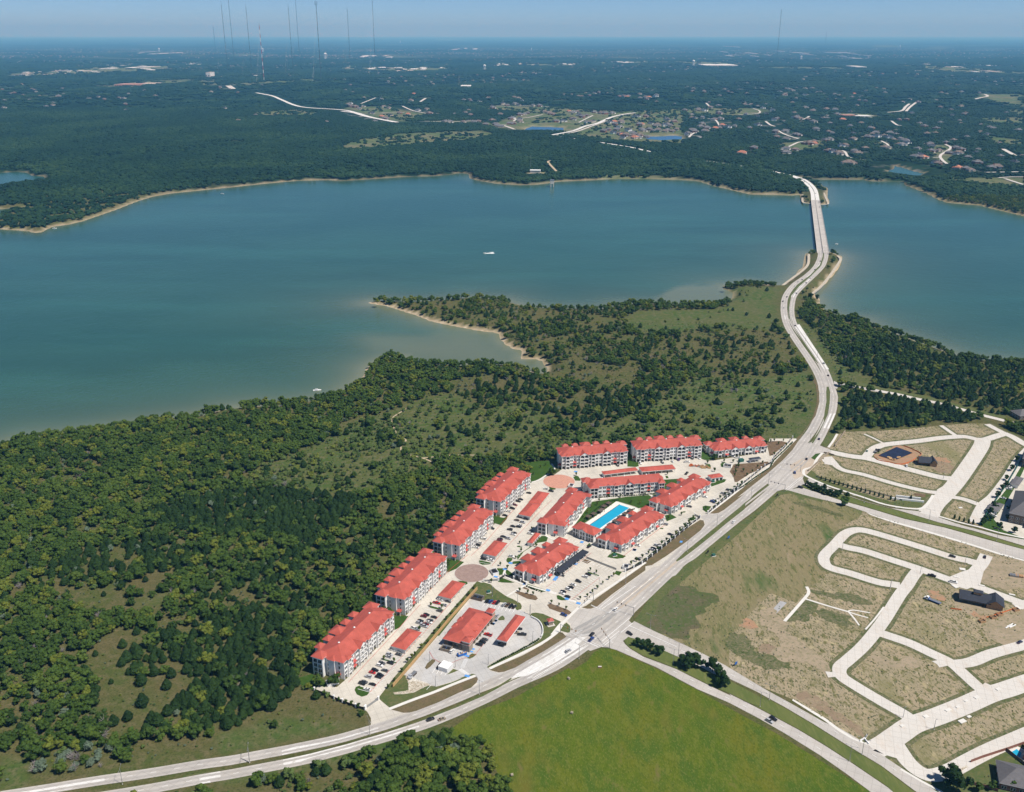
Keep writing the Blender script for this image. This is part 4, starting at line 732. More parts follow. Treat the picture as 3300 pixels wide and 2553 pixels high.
def apartment(label, p0, p1, floors, layout, depth=19.5, garage=True, towers=('rl','rr'), rear=True, group='apartment buildings', pool=False, name='apartment_building', cat_='apartment building'):
    a = Vector(p0); b = Vector(p1); L = (b-a).length; rz = math.atan2(b.y-a.y, b.x-a.x)
    root = empty(name, (a.x, a.y, ZG), rz); tag(root, label, cat_, group)
    H = {4: 12.9, 3: 9.9, 2: 7.3}[floors]; fh = H/floors; k = L/sum(w for _, w in layout)
    c, s_ = math.cos(rz), math.sin(rz); BUILD_BOX.append((a.x, a.y, c, s_, -6, L+6, -3, depth+11))
    BK = 1.3; mb = MB(); mb.box(0, BK, 0, L, depth, H, 'stucco')
    for zf in range(1, floors): mb.box(-.06, BK+.3, zf*fh-.12, L+.06, depth+.06, zf*fh+.12, 'white')
    nw = 0; x = 0; gab = []
    def win(xx, yy, zz, rot=0, one=False, i=[0]):
        place(WIN1 if one else WIN, 'window', root, xx, yy, zz, rot)
    def open_bay(x0, x1, yf, top_arch=True, split=1):
        """balcony stack from x0 to x1 with piers, slabs and openings"""
        pw = .42; W = (x1-x0-pw*(split+1))/split
        for j in range(split+1): xx = x0+j*(W+pw); mb.box(xx, yf, 0, xx+pw, BK-.002, H, 'stucco')
        for f in range(floors):
            z = f*fh
            for j in range(split):
                xa = x0+pw+j*(W+pw); xb = xa+W
                if f > 0: mb.box(xa, yf+.02, z-.18, xb, BK-.002, z+.12, 'stucco')
                if f == floors-1: arch_panel(mb, xa, xb, yf+.03, yf+.33, z+2.0, H, 'stucco')
                else: mb.box(xa, yf+.03, z+2.45, xb, yf+.33, z+fh-.18, 'stucco')
                if f == 0 and garage: place(GARA, 'garage_door', root, (xa+xb)/2, BK-.01, 0)
                else:
                    place(BDOOR, 'balcony_door', root, (xa+xb)/2, BK-.01, z+.12); place(rail(W), 'balcony_railing', root, (xa+xb)/2, yf+.14, z+.1)
    for t, w_ in layout:
        w_ *= k; x0, x1 = x, x+w_; xm = (x0+x1)/2; x = x1
        if t == 'W':
            gz = fh if garage else 0
            mb.box(x0+.002, 0, gz, x1-.002, BK-.002, H, 'stucco')
            for f in range(1 if garage else 0, floors): win(xm, -.0, f*fh+1.65)
            if garage:
                mb.box(x0+.002, .05, 0, x0+.35, BK-.002, gz-.002, 'stucco'); mb.box(x1-.35, .05, 0, x1-.002, BK-.002, gz-.002, 'stucco'); place(GARA, 'garage_door', root, xm, BK-.01, 0)
            else: mb.box(x0+.002, .0, 0, x1-.002, BK-.002, 0.01, 'stucco')
        elif t == 'B':
            open_bay(x0, x1, -1.0); rf = MB(); rf.hip(x0-.5, -1.6, x1+.5, 4.0, H+.10, 1.15, 'redroof', run=2.0); rf.build('bay_roof', root)
        elif t == 'G':
            open_bay(x0, x1, -1.3, split=2)
            gh = 2.7; mb.add([(x0,-1.27,H),(x1,-1.27,H),(xm,-1.27,H+gh-.25),(x0,-.9,H),(x1,-.9,H),(xm,-.9,H+gh-.25)], [(0,1,2),(5,4,3),(0,2,5,3),(1,4,5,2)], 'stucco')
            rf = MB(); rf.gable(x0, x1, -1.3, 8.5, H, gh, 'redroof', over=.32); rf.build('gable_roof', root)
        elif t == 'P':
            mb.box(x0, -.7, 0, x1, BK-.002, H, 'stucco')
            win(xm, -.7, fh+1.65); 
            mb.add([(x0,-.68,H),(x1,-.68,H),(xm,-.68,H+.95),(x0,-.4,H),(x1,-.4,H),(xm,-.4,H+.95)], [(0,1,2),(5,4,3),(0,2,5,3),(1,4,5,2)], 'stucco')
            rf = MB(); rf.gable(x0, x1, -.7, 4.0, H, 1.15, 'redroof', over=.5); rf.build('gable_roof', root)
            place(AWN, 'awning', root, xm, -.7, 2.5); place(BDOOR, 'entrance_door', root, xm, -.7, 0)
        elif t == 'E':
            for f in range(1, floors): win(xm, BK-.01, f*fh+1.6, one=True)
            mb.add([(x0+.2,.2,H+.2),(x1-.2,.2,H+.2),(xm,.2,H+1.0),(x0+.2,1.2,H+.2),(x1-.2,1.2,H+.2),(xm,1.2,H+1.0)], [(0,1,2),(5,4,3),(0,2,5,3),(1,4,5,2)], 'stucco')
            mb.box(x0+.2, .2, H-.8, x1-.2, BK-.002, H+.2, 'stucco')
            rf = MB(); rf.gable(x0+.2, x1-.2, .2, 4.5, H+.2, .95, 'redroof', over=.4); rf.build('gable_roof', root)
            place(AWN, 'awning', root, xm, BK-.02, 2.5); place(BDOOR, 'entrance_door', root, xm, BK-.02, 0)
            if floors > 2: place(AWN, 'awning', root, xm, BK-.02, 2.5+fh)
        elif t == 'D':     # deep corner block with two balcony columns
            mb.box(x0, -2.0, 0, x1, BK-.002, H, 'stucco'); sw = min(w_/2-.3, 3.0)
            for f in range(floors):
                for sx in (-sw/2-.15, sw/2+.15):
                    mb2 = place(BDOOR, 'balcony_door', root, xm+sx, -2.005, f*fh+.25); place(rail(sw-.4), 'balcony_railing', root, xm+sx, -2.6, f*fh+.15)
                mb.box(x0+.3, -2.9, f*fh-.1, x1-.3, -2.002, f*fh+.12, 'stucco')
            for xx in (x0+.3, xm-.2, x1-.7): mb.box(xx, -2.95, 0, xx+.4, -2.55, H-.002, 'stucco')
            rf = MB(); rf.hip(x0-.6, -3.5, x1+.6, 6, H+.1, 1.8, 'redroof', run=w_/2); rf.build('bay_roof', root)
    # ends and rear
    for xe, rot, sgn in ((-.01, R(-90), -1), (L+.01, R(90), 1)):
        for yy in (3.5, 8.2, 11.5):
            for f in range(floors): win(xe, yy, f*fh+1.6, rot, one=True)
        rf = MB(); y0 = 6.2
        mb.box(xe-1.2 if sgn < 0 else xe, y0, 0, xe if sgn < 0 else xe+1.2, y0+4.4, H, 'stucco')
        x0_, x1_ = (xe-1.7, xe+4.5) if sgn < 0 else (xe-4.5, xe+1.7)
        rf.hip(x0_, y0-.5, x1_, y0+4.9, H+.12, 1.3, 'redroof', run=2.4); rf.build('bay_roof', root)
    o_ = MB(); o_.add([(-2.6,2.4,3.3),(-2.6,5.8,3.3),(0,5.6,4.1),(0,2.6,4.1),(-2.6,2.4,3.15),(-2.6,5.8,3.15),(0,5.6,3.2),(0,2.6,3.2)], [(0,3,2,1),(4,5,6,7),(0,1,5,4),(1,2,6,5),(2,3,7,6),(3,0,4,7)], 'awning'); o_.build('porch_roof', root)
    mb.box(-2.5, 2.6, 0, -2.2, 2.9, 3.15, 'white'); mb.box(-2.5, 5.3, 0, -2.2, 5.6, 3.15, 'white')
    if rear:
        for f in range(floors):
            for i in range(6): win(L*(.07+.17*i), depth+.01, f*fh+1.6, R(180))
        for fx, wd, pr in (((.14, 5, 2.6), (.29, 5, 2.6), (.45, 8.6, 3.6), (.62, 5, 2.6), (.78, 5, 2.6)) if floors == 4 else ((.3, 8, 3.4), (.55, 8, 3.4), (.78, 5, 2.6))):
            xm = fx*L; sm_ = wd < 6; pr = 5.6 if sm_ else 6.4; mb.box(xm-wd/2, depth-.002, 0, xm+wd/2, depth+pr, H-.35, 'stucco')
            rf = MB(); rf.hip(xm-wd/2-.6, depth+(1.1 if sm_ else -3), xm+wd/2+.6, depth+pr+.6, H+(.12 if sm_ else .3), 1.9 if sm_ else 2.7, 'redroof', run=2.5 if sm_ else (wd+1.2)/2, soffit='redroof'); rf.build('tower_roof', root)
    for tw in towers:
        tx = -3.2 if tw[1] == 'l' else L-4.0; y0 = depth-6.0
        mb.box(tx, y0, 0, tx+7.2, depth+1.4, H+.25, 'stucco')
        for f in range(floors):
            for j in (0, 1):
                yy = y0+1.9+j*3.3; xe = tx-.01 if tw[1] == 'l' else tx+7.21; rr = R(-90) if tw[1] == 'l' else R(90)
                place(BDOOR, 'balcony_door', root, xe, yy, f*fh+.2, rr); place(rail(2.4), 'balcony_railing', root, xe-.35 if tw[1] == 'l' else xe+.35, yy, f*fh+.1, rr)
        rf = MB(); rf.hip(tx-.7, y0-.7, tx+7.9, depth+2.1, H+.6, 2.7, 'redroof', run=4.2); rf.build('tower_roof', root)
    mb.build('wall', root)
    rf = MB(); rf.hip(-.9, -.35, L+.9, depth+.9, H+.02, 3.9, 'redroof', run=10.2); ro = rf.build('roof', root)
    for vx in (.2, .5, .8): place(VENT, 'roof_vent', ro, vx*L, depth*.52+(1.2 if vx == .5 else 1.0), H+3.2)
    return root
P_ = w1
apartment('four storey white apartment block with red roof nearest the camera at the far left', P_('A',412,975), P_('A',910,460), 4, STD)
apartment('four storey white red roofed block second up the forest edge from the front', P_('A',1020,325), P_('B',188,762), 4, STD)
apartment('four storey white red roofed block beside the brown roundabout, third up the forest edge', P_('B',320,645), P_('B',656,295), 4, STD)
apartment('four storey white red roofed block at the upper end of the forest edge row', P_('B',728,195), P_('C',30,592), 4, STD)
apartment('four storey white block, left of the three in the back row, garages below', P_('C',345,418), P_('C',1000,360), 4, STD, towers=('rr',))
apartment('four storey white block, middle of the three in the back row', P_('C',1095,345), P_('C',1745,300), 4, STD, towers=('rr',))
apartment('two storey white red roofed block at the right end of the back row', P_('C',1880,300), P_('E',275,365), 2, TWO, towers=('rl','rr'), depth=18)
apartment('three storey white block between the double carports and the swimming pool', P_('C',335,1092), P_('C',610,770), 3, MID, garage=False, towers=('rl','rr'), rear=False, depth=17.5)
apartment('three storey white block facing the courtyard lawn above the pool', P_('C',620,700), P_('C',1365,640), 3, MID, garage=False, towers=('rl',), rear=False, depth=15)
apartment('two storey white red roofed block right of the courtyard with scaffolded balconies', P_('C',1445,872), P_('C',1838,622), 2, TWO, towers=('rl','rr'), depth=18.5)
apartment('two storey white red roofed block between the swimming pool and the parkway', P_('C',945,1258), P_('C',1372,958), 2, TWO, towers=('rl','rr'), depth=18.5)
club = apartment('two storey white red roofed clubhouse with long black canopy by the entrance road', P_('B',1120,888), P_('B',1510,600), 2, TWO, garage=False, towers=('rl','rr'), depth=18.5, group='apartment buildings', name='clubhouse', cat_='clubhouse')
b = MB(); b.box(17, -6.5, 3.4, 55, -.9, 3.75, 'blacktop_roof'); b.build('canopy', club)
b = MB()
for i in range(8): b.box(18+i*5, -6.2, 0, 18.3+i*5, -5.9, 3.4, 'white')
b.build('canopy_post', club)
b = MB(); b.box(12, -1.35, 3.9, 55, -1.28, 4.6, 'rail'); b.build('balcony_railing', club)
# pool pavilion
def pavilion():
    a = Vector(w1('B',1660,470)); bb = Vector(w1('B',1452,388)); rz = math.atan2(-(bb-a).y, -(bb-a).x); L = (bb-a).length
    root = empty('pool_pavilion', (bb.x, bb.y, ZG), rz); tag(root, 'two storey white pavilion with red hip roof and tall dark windows beside the pool', 'pavilion')
    c, s_ = math.cos(rz), math.sin(rz); BUILD_BOX.append((bb.x, bb.y, c, s_, -2, L+2, -2, 12))
    m_ = MB(); m_.box(0, 0, 0, L, 10.5, 7.0, 'stucco'); m_.box(-.08, -.08, 3.35, L+.08, 10.58, 3.6, 'white'); m_.box(L*.33, -1.0, 0, L*.67, -.001, 7.6, 'stucco'); m_.build('wall', root)
    wm = MB().box(-.8, -.08, -1.2, .8, 0, 1.2, 'glass').box(-.04, -.1, -1.2, .04, -.08, 1.2, 'white').mesh('window'); dm = MB().box(-.8, -.08, -1.4, .8, 0, 1.4, 'glass').box(-.04, -.1, -1.4, .04, -.08, 1.4, 'white').mesh('glass_door')
    for i in range(8):
        x = L*(.07+.123*i); yy = -1.0 if .33 < (x/L) < .67 else 0
        place(wm, 'window', root, x, yy, 5.0); place(dm, 'glass_door', root, x, yy, 1.5)
    for y in (2.5, 7.5): place(wm, 'window', root, L, y, 5, R(90)); place(wm, 'window', root, 0, y, 5, R(-90))
    place(AWN, 'awning', root, L+.02, 5, 2.2, R(90))
    r = MB(); r.hip(-.9, -.9, L+.9, 11.4, 7.02, 2.7, 'redroof', run=6.1); r.build('roof', root)
    r = MB(); r.gable(L*.33, L*.67, -1.0, 5, 7.62, 1.5, 'redroof'); r.build('gable_roof', root)
    m_ = MB(); m_.add([(L*.33,-.98,7.6),(L*.67,-.98,7.6),(L*.5,-.98,9.0),(L*.33,-.7,7.6),(L*.67,-.7,7.6),(L*.5,-.7,9.0)], [(0,1,2),(5,4,3),(0,2,5,3),(1,4,5,2)], 'stucco'); m_.build('pediment', root)
pavilion()
# swimming pool: deck, water, edge
def pool():
    c = [Vector(w1('B', x, y)) for x, y in ((1612,300),(1925,85),(2022,118),(1712,333))]
    ctr = sum(c, Vector((0,0)))/4; sheet('pool_deck', wp("B 1545,300 1890,52 2115,128 2090,175 1760,370 1700,345"), L5, 'pooldeck'); sheet('pool_deck', wp("B 1690,345 1750,375 1830,330 1900,300 1870,250"), L5-.003, 'pooldeck')
    root = empty('swimming_pool', (ctr.x, ctr.y, 0)); tag(root, 'long rectangular turquoise swimming pool on pale deck in the courtyard', 'swimming pool')
    q = [(p-ctr) for p in c]; b = MB(); b.prism([(p.x, p.y) for p in q], .2, .235, 'pool'); b.build('pool_water', root)
    o = [(p*1.0) for p in q]; e = MB(); 
    for i in range(4):
        p, r = q[i], q[(i+1) % 4]; t = (r-p).normalized(); n_ = Vector((t.y, -t.x)); 
        if (p+n_).length < p.length: n_ = -n_
        e.add([(*p, .26), (*r, .26), (*(r+n_*.5+t*.5), .26), (*(p+n_*.5-t*.5), .26)], [(0,1,2,3)], M['tarp'] if i in (0, 3) else M['white'])
    e.build('coping', root)
pool()
# cabanas
cab = empty('cabana', (*w1('C',615,905), ZG), R(49)); tag(cab, 'x', 'cabana', 'cabanas around the pool')
b = MB(); b.box(-2.6, -2.2, 2.6, 2.6, 2.2, 2.8, 'brickdark'); 
for i in range(9): b.box(-2.6+i*.63, -2.4, 2.802, -2.45+i*.63, 2.4, 2.92, 'brickdark')
b.build('pergola_roof', cab)
pm = MB().box(-.12, -.12, 0, .12, .12, 2.6, 'brickdark').mesh('post')
for sx in (-2.3, 2.3):
    for sy in (-1.9, 1.9): place(pm, 'post', cab, sx, sy, 0)
cab_l = []
for i, (x, y, big, pl) in enumerate(((612,902,1,'left'),(665,875,1,'left'),(738,838,1.5,'left'),(770,798,1,'left'),(815,768,1,'left'),(828,985,1,'right'),(880,948,1,'right'),(930,908,1,'right'),(980,875,1,'right'),(1030,840,1,'right'),(780,1035,2,'near'))):
    o = cab if i == 0 else copy_tree(cab, (0, 0, 0)); o.location = (*w1('C', x, y+14), ZG); o.rotation_euler = (0, 0, R(50)); o.scale = (.8*big, .85, 1)
    for k_ in ('label',):
        if k_ in o: del o[k_]
    want(o, 'dark slatted cabana', dict(left='on the lawn side of the pool', right='between pool and two storey block', near='beside the pool pavilion')[pl], 'cabana', 'cabanas around the pool')
    cab_l.append(o)
# carports and small garages
def hipshed(label, corners, zt, name='carport', open_=True, roofm='redroof', cat_='carport', group='red roofed carports', h=1.9, wallm='stucco'):
    c = [Vector(p) for p in corners]; a = c[0]; rz = math.atan2((c[1]-a).y, (c[1]-a).x); L = ((c[1]-a).length+(c[2]-c[3]).length)/2; W = ((c[3]-a).length+(c[2]-c[1]).length)/2
    # orient so that the depth axis points from edge 0-1 to edge 3-2
    n_ = Vector((-math.sin(rz), math.cos(rz)))
    if (c[3]-a).dot(n_) < 0: a = c[3]; 
    root = empty(name, (a.x, a.y, ZG), rz); tag(root, label, cat_, group)
    cc, ss = math.cos(rz), math.sin(rz); BUILD_BOX.append((a.x, a.y, cc, ss, -1, L+1, -1, W+1))
    r = MB(); r.hip(0, 0, L, W, zt, h, roofm, run=W/2); r.build('roof', root)
    if open_:
        m_ = MB(); m_.box(.5, .5, zt-1.0, L-.5, W-.5, zt-.3, 'stucco'); m_.box(.45, .5, 0, .75, W-.5, zt-.3, 'stucco'); m_.build('fascia', root)
        pm_ = MB().box(-.16, -.16, 0, .16, .16, zt-.9, 'white').mesh('post'); n = max(2, int(L/5.5))
        for i in range(n+1):
            for y in (.8, W/2, W-.8): 
                if i > 0: place(pm_, 'post', root, .8+(L-1.6)*i/n, y, 0)
    else:
        m_ = MB(); m_.box(.4, .4, 0, L-.4, W-.4, zt-.25, wallm); m_.build('wall', root)
        g_m = MB().box(-1.3, -.05, 0, 1.3, 0, 2.2, 'garage').mesh('garage_door')
        for i in range(max(1, int(L/4))): place(g_m, 'garage_door', root, 2.2+i*3.9, .39, 0)
    return root
zc_ = 3.6
def cw(fr, pts, z): return [w1(fr, x, y, z) for x, y in pts]
hipshed('red roofed open carport in front of the nearest apartment block', cw('A', [(868,630),(1040,450),(1183,497),(1020,675)], zc_), zc_)
hipshed('red roofed open carport before the second block, below the brown roundabout', cw('B', [(90,1000),(240,843),(372,880),(232,1033)], zc_), zc_)
hipshed('red roofed open carport just above the brown roundabout', cw('B', [(543,572),(665,440),(795,470),(680,605)], zc_), zc_)
hipshed('lower of two touching red carports beside the three storey block', cw('B', [(903,180),(1012,60),(1133,85),(1028,205)], zc_), zc_)
hipshed('upper of two touching red carports beside the three storey block', cw('C', [(20,740),(115,628),(235,655),(130,768)], zc_), zc_)
hipshed('long red roofed carport behind the courtyard block, left of the pair', cw('C', [(770,470),(1125,425),(1105,396),(765,430)], zc_), zc_, h=1.2)
hipshed('long red roofed carport in front of the back row, right of the pair', cw('C', [(1150,440),(1492,412),(1455,364),(1118,395)], zc_), zc_, h=1.4)
hipshed('small red roofed garage building on the lawn above the clubhouse', cw('B', [(990,462),(1075,362),(1128,375),(1048,475)], 3.3), 3.3, 'garage_building', False, cat_='garage building', group='red roofed garage sheds', h=1.3)
hipshed('small red roofed garage building at the upper right loop drive', cw('C', [(1850,508),(1965,490),(1948,453),(1815,470)], 3.3), 3.3, 'garage_building', False, cat_='garage building', group='red roofed garage sheds', h=1.3)
hipshed('small black roofed open shed in front of the two storey back block', cw('Y', [(1225,705),(1475,668),(1420,630),(1185,655)], 3.3), 3.3, 'shed', True, 'blacktop_roof', 'shed', 'open sheds', 1.2)
# convenience store
def store():
    a = Vector(w1('A', 1655, 690)); az = R(66); t = Vector((math.cos(az), math.sin(az))); L = 37; Dp = 17.5
    root = empty('convenience_store', (a.x, a.y, ZG), az); tag(root, 'brown brick convenience store with red hip roof and small dormers', 'store')
    BUILD_BOX.append((a.x, a.y, math.cos(az), math.sin(az), -3, L+3, -3, Dp+3))
    m_ = MB(); m_.box(0, .8, 0, L, Dp, 5.2, 'brickdark'); m_.box(-.08, .7, 0, L+.08, Dp+.08, 1.0, 'stone')
    for i in range(9): m_.box(1+i*4.2, .1, 0, 1.8+i*4.2, .9, 4.6, 'stone')
    m_.box(.5, .0, 4.2, L-.5, .79, 5.2, 'brickdark'); m_.build('wall', root)
    wm = MB().box(-1.5, -.08, 0, 1.5, 0, 3.0, 'glass').mesh('window')
    for i in range(8): place(wm, 'window', root, 3.5+i*4.2, .79, .6)
    for i in range(3): place(wm, 'window', root, -.01, 4+i*4.6, .6, R(-90))
    r = MB(); r.hip(-1, -1, L+1, Dp+1, 5.3, 3.8, 'redroof', run=9); r.build('roof', root)
    for i in range(4): r = MB(); x = 6.5+i*7; r.gable(x-1.7, x+1.7, 1.2, 5.2, 6.2, 1.1, 'redroof', over=.3); r.add([(x-1.7,1.25,5.9),(x+1.7,1.25,5.9),(x+1.7,1.25,6.2),(x,1.25,7.2),(x-1.7,1.25,6.2)], [(0,1,2,3,4)], 'stucco'); r.build('dormer', root)
    for i in (0, 1): r = MB(); x = 15+i*8; r.hip(x-2.6, Dp-3.2, x+2.6, Dp+1.6, 5.6, 1.5, 'redroof', run=2.4); r.build('bay_roof', root)
    for (x, y, w_, h_, nm) in ((-.6, -.8, 5, 7.6, 0), (L-2.6, -.6, 4.6, 8.2, 1)):
        tw = MB(); tw.box(x, y, 0, x+w_, y+w_, h_, 'stone'); tw.box(x-.15, y-.15, h_-.9, x+w_+.15, y+w_+.15, h_-.002, 'white'); tw.build('tower', root)
        r = MB(); r.hip(x-.5, y-.5, x+w_+.5, y+w_+.5, h_, 1.6, 'redroof', run=w_/2+.5); r.build('tower_roof', root)
store()
def canopy():
    c = cw('D', [(945,635),(1138,380),(1230,402),(1040,655)], 5.2); a = Vector(c[3]); b_ = Vector(c[2]); rz = math.atan2((b_-a).y, (b_-a).x); L = (b_-a).length; W = 7.4
    root = empty('fuel_canopy', (a.x, a.y, ZG), rz); tag(root, 'long red roofed fuel canopy with white fascia on posts beside the store', 'fuel canopy')
    BUILD_BOX.append((a.x, a.y, math.cos(rz), math.sin(rz), -1, L+1, -1, W+1))
    r = MB(); r.hip(0, 0, L, W, 5.3, 1.9, 'redroof', run=W/2); r.build('roof', root)
    r = MB(); r.box(.05, .05, 4.3, L-.05, W-.05, 5.03, 'white'); r.build('fascia', root)
    pm_ = MB().box(-.35, -.35, 0, .35, .35, 4.3, 'stone').mesh('post'); pp = MB().box(-.45, -.3, .15, .45, .3, 2.2, 'white').box(-.35, -.33, 1.3, .35, .33, 1.9, 'black').box(-1.6, -.7, 0, 1.6, .7, .15, 'kerb').mesh('fuel_pump')
    for i in range(4): place(pm_, 'post', root, 3+i*(L-6)/3, W/2, 0); place(pp, 'fuel_pump', root, 5.2+i*(L-6)/3.4, W/2, 0)
canopy()
# small enclosures for bins
def enclosure(label, fr, x, y, rz, w_=6, d_=4.5, mt='stucco', h=2.1):
    c = w1(fr, x, y); root = empty('bin_enclosure', (*c, ZG), rz); tag(root, label, 'bin enclosure', 'bin enclosures')
    m_ = MB(); m_.box(-w_/2, d_/2-.25, 0, w_/2, d_/2, h, mt); m_.box(-w_/2, -d_/2, 0, -w_/2+.25, d_/2-.252, h, mt); m_.box(w_/2-.25, -d_/2, 0, w_/2, d_/2-.252, h, mt); m_.build('wall', root)
    g_ = MB(); g_.box(-w_/2+.3, -d_/2, .1, -.05, -d_/2+.08, h-.2, 'white'); g_.box(.05, -d_/2, .1, w_/2-.3, -d_/2+.08, h-.2, 'white'); g_.build('gate', root)
    bn = MB(); bn.box(-w_/2+.7, -1.2, .1, -.3, 1.1, 1.5, 'blacktop_roof'); bn.box(-w_/2+.6, -1.3, 1.5, -.2, 1.2, 1.6, 'black'); bn.build('bin', root)
    bn = MB(); bn.box(.3, -1.2, .1, w_/2-.7, 1.1, 1.4, 'blue'); bn.box(.2, -1.3, 1.4, w_/2-.6, 1.2, 1.5, 'black'); bn.build('bin', root)
enclosure('white walled bin enclosure at the near end of the first block', 'A', 285, 1010, R(25), 7, 4.5)
enclosure('white walled bin enclosure on the corner just right of the brown roundabout', 'B', 665, 770, R(-68), 7, 4.5)
enclosure('brown brick bin enclosure on grass above the store', 'B', 500, 1030, R(156), 8, 5, 'brickdark')
enclosure('stone walled bin enclosure at the near end of the store', 'A', 1430, 670, R(156), 7, 4.5, 'stone')
enclosure('white walled bin enclosure at the loop of the upper right drive', 'C', 2010, 390, R(-20), 7, 5)
enclosure('white walled bin enclosure beside the parkway fence near the sliding gate', 'B', 1985, 720, R(70), 5, 4)
enclosure('small white bin enclosure beside the red brick roundabout', 'C', 437, 590, R(70), 5, 4)
# monument and kiosks
k_ = empty('stone_kiosk', (*w1('B', 1227, 1290), ZG), R(20)); tag(k_, 'small stone kiosk with red pyramid roof on the corner lawn', 'kiosk')
MB().box(-1.5, -1.5, 0, 1.5, 1.5, 3.6, 'stone').box(-2.6, -2.6, 0, 2.6, 2.6, .35, 'kerb').build('wall', k_); MB().hip(-2.1, -2.1, 2.1, 2.1, 3.7, 1.4, 'redroof', run=2.1).build('roof', k_)
def wallrun(name, label, cat_, pts, h, th, m, group=None, cap=None, z0=ZG):
    P = pts; c = Vector(P[0]); L, Rr = offset_line([(p[0]-c.x, p[1]-c.y) for p in P], th); b = MB(); n = len(P)
    v = [(*p, 0) for p in L]+[(*p, 0) for p in Rr]+[(*p, h) for p in L]+[(*p, h) for p in Rr]; f = []
    for i in range(n-1): f += [(i, i+1, 2*n+i+1, 2*n+i), (n+i+1, n+i, 3*n+i, 3*n+i+1), (2*n+i, 2*n+i+1, 3*n+i+1, 3*n+i)]
    f += [(0, 2*n, 3*n, n), (n-1, 2*n-1, 4*n-1, 3*n-1)]
    b.add(v, f, m); o = b.build(name); o.location = (c.x, c.y, z0)
    if label: tag(o, label, cat_, group)
    return o
wallrun('retaining_wall', 'curved white retaining wall along the grass beside the fuel forecourt', 'wall', cat(wp("D 1283,405 1350,440 1385,480 1402,530 1400,580 1385,605"), 4), 1.2, .5, 'white')
wallrun('retaining_wall', 'long straight low wall with hedge between forecourt and sidewalk', 'wall', wp("D 1370,615 1280,672 1080,775 860,880"), .7, .4, 'kerb')
# wooden fence and perimeter fence
def fence(name, label, cat_, line_, h, post, panel, step, th=.08, pw=.16, ph=None, cap=None, postname='post', base=None):
    P = line_; c = Vector(P[0]); root = empty(name, (c.x, c.y, ZG)); tag(root, label, cat_)
    loc = [(p[0]-c.x, p[1]-c.y) for p in P]; o = wallrun('panel', None, None, loc, h, th, panel, z0=0); o.parent = root; o.location = (0, 0, .1)
    b = MB().box(-pw/2, -pw/2, 0, pw/2, pw/2, ph or h+.2, post)
    if cap: b.box(-pw/2-.12, -pw/2-.12, ph or h+.2, pw/2+.12, pw/2+.12, (ph or h+.2)+.2, cap)
    pm_ = b.mesh(postname); n = 0
    for i in range(len(loc)-1):
        a, e = Vector(loc[i]), Vector(loc[i+1]); L = (e-a).length; k = max(1, round(L/step))
        for j in range(k+(1 if i == len(loc)-2 else 0)):
            if n >= 98: break
            p = a+(e-a)*j/k; place(pm_, postname, root, p.x, p.y, 0, math.atan2((e-a).y, (e-a).x)); n += 1
    return root
fence('wooden_fence', 'long tan cedar board fence between the apartment drive and the store parcel', 'fence', wp("A 893,1048 1000,925 1200,690 1440,400 1640,175 1742,65"), 2.4, 'wood', 'wood', 2.6, .35)
def pw_fence(s_, label): return fence('perimeter_fence', label, 'fence', wp(s_), 1.7, 'stucco', 'rail', 7.5, .05, .75, 2.6, 'white', 'pillar')
pw_fence("E 468,262 410,330 330,408 312,445 262,470 100,600 0,672 C 2110,625 1970,735 1812,862", 'white pillared iron fence along the parkway from back row to side gate')
pw_fence("C 1735,905 1655,965 1480,1110 1300,1255 1150,1370 B 1980,760", 'white pillared iron fence along the parkway beside the pool block')
pw_fence("A 105,1085 220,1130 385,1200 520,1250 612,1275", 'low pale retaining fence around the near end of the first lot')
pw_fence("B 706,850 770,805 860,835 930,860 985,890", 'short white pillared fence beside the clubhouse entrance')
fence('sliding_gate', 'grey sliding gate across the near end driveway', 'gate', wp("A 620,1262 748,1175"), 1.6, 'stucco', 'metal', 40, .06, .9, 2.4, 'white', 'pillar')
fence('sliding_gate', 'long grey sliding gate between the clubhouse lot and the pool block drive', 'gate', wp("B 1590,625 1890,742"), 1.6, 'metal', 'metal', 6, .06, .15, 1.8, None)
fence('sliding_gate', 'grey sliding gate at the side exit onto the parkway', 'gate', wp("C 1680,880 1728,905"), 1.6, 'stucco', 'metal', 40, .06, .5, 2.2, 'white', 'pillar')
fence('sliding_gate', 'small sliding gate beside the brown roundabout entrance', 'gate', wp("B 560,860 700,850"), 1.5, 'stucco', 'metal', 40, .06, .6, 2.2, 'white', 'pillar')
wallrun('stone_wall', 'tan stone screen wall at the upper left of the north subdivision entrance', 'wall', wp("E 858,213 782,322"), 2.2, .5, 'stone')
wallrun('stone_wall', 'tan stone screen wall at the lower side of the north subdivision entrance', 'wall', wp("E 738,375 690,410 600,495 585,505"), 2.2, .5, 'stone')
wallrun('stone_wall', 'low stone culvert head wall at the north subdivision entrance', 'wall', wp("E 700,368 740,376 778,388"), 1.2, .6, 'stone')
wallrun('picket_fence', 'thin iron fence behind the conifer row of the north subdivision', 'fence', wp("E 640,545 760,580 900,618 1080,665 1180,690 1250,715 1280,722"), 1.1, .05, 'metal')
wallrun('boundary_fence', 'dark green boundary fence between the lots and the grey roofed complex', 'fence', wp("E 1858,900 1950,760 2060,600 2130,480 2200,350"), 2.0, .3, 'green')
wallrun('board_fence', 'long red brown board fence beside the lowest street of the lots', 'fence', wp("X 1330,1235 1500,1170 1900,1040 2154,950 2500,830"), 1.9, .15, 'brick')
wallrun('board_fence', 'dark board fence between the garden and the neighbouring pool', 'fence', wp("X 1875,1050 2154,1270 2400,1460"), 1.9, .12, 'brickdark')
wallrun('board_fence', 'red brown board fence crossing the garden behind the tree', 'fence', wp("X 1170,1535 1620,1640 1750,1690"), 1.9, .12, 'brick')
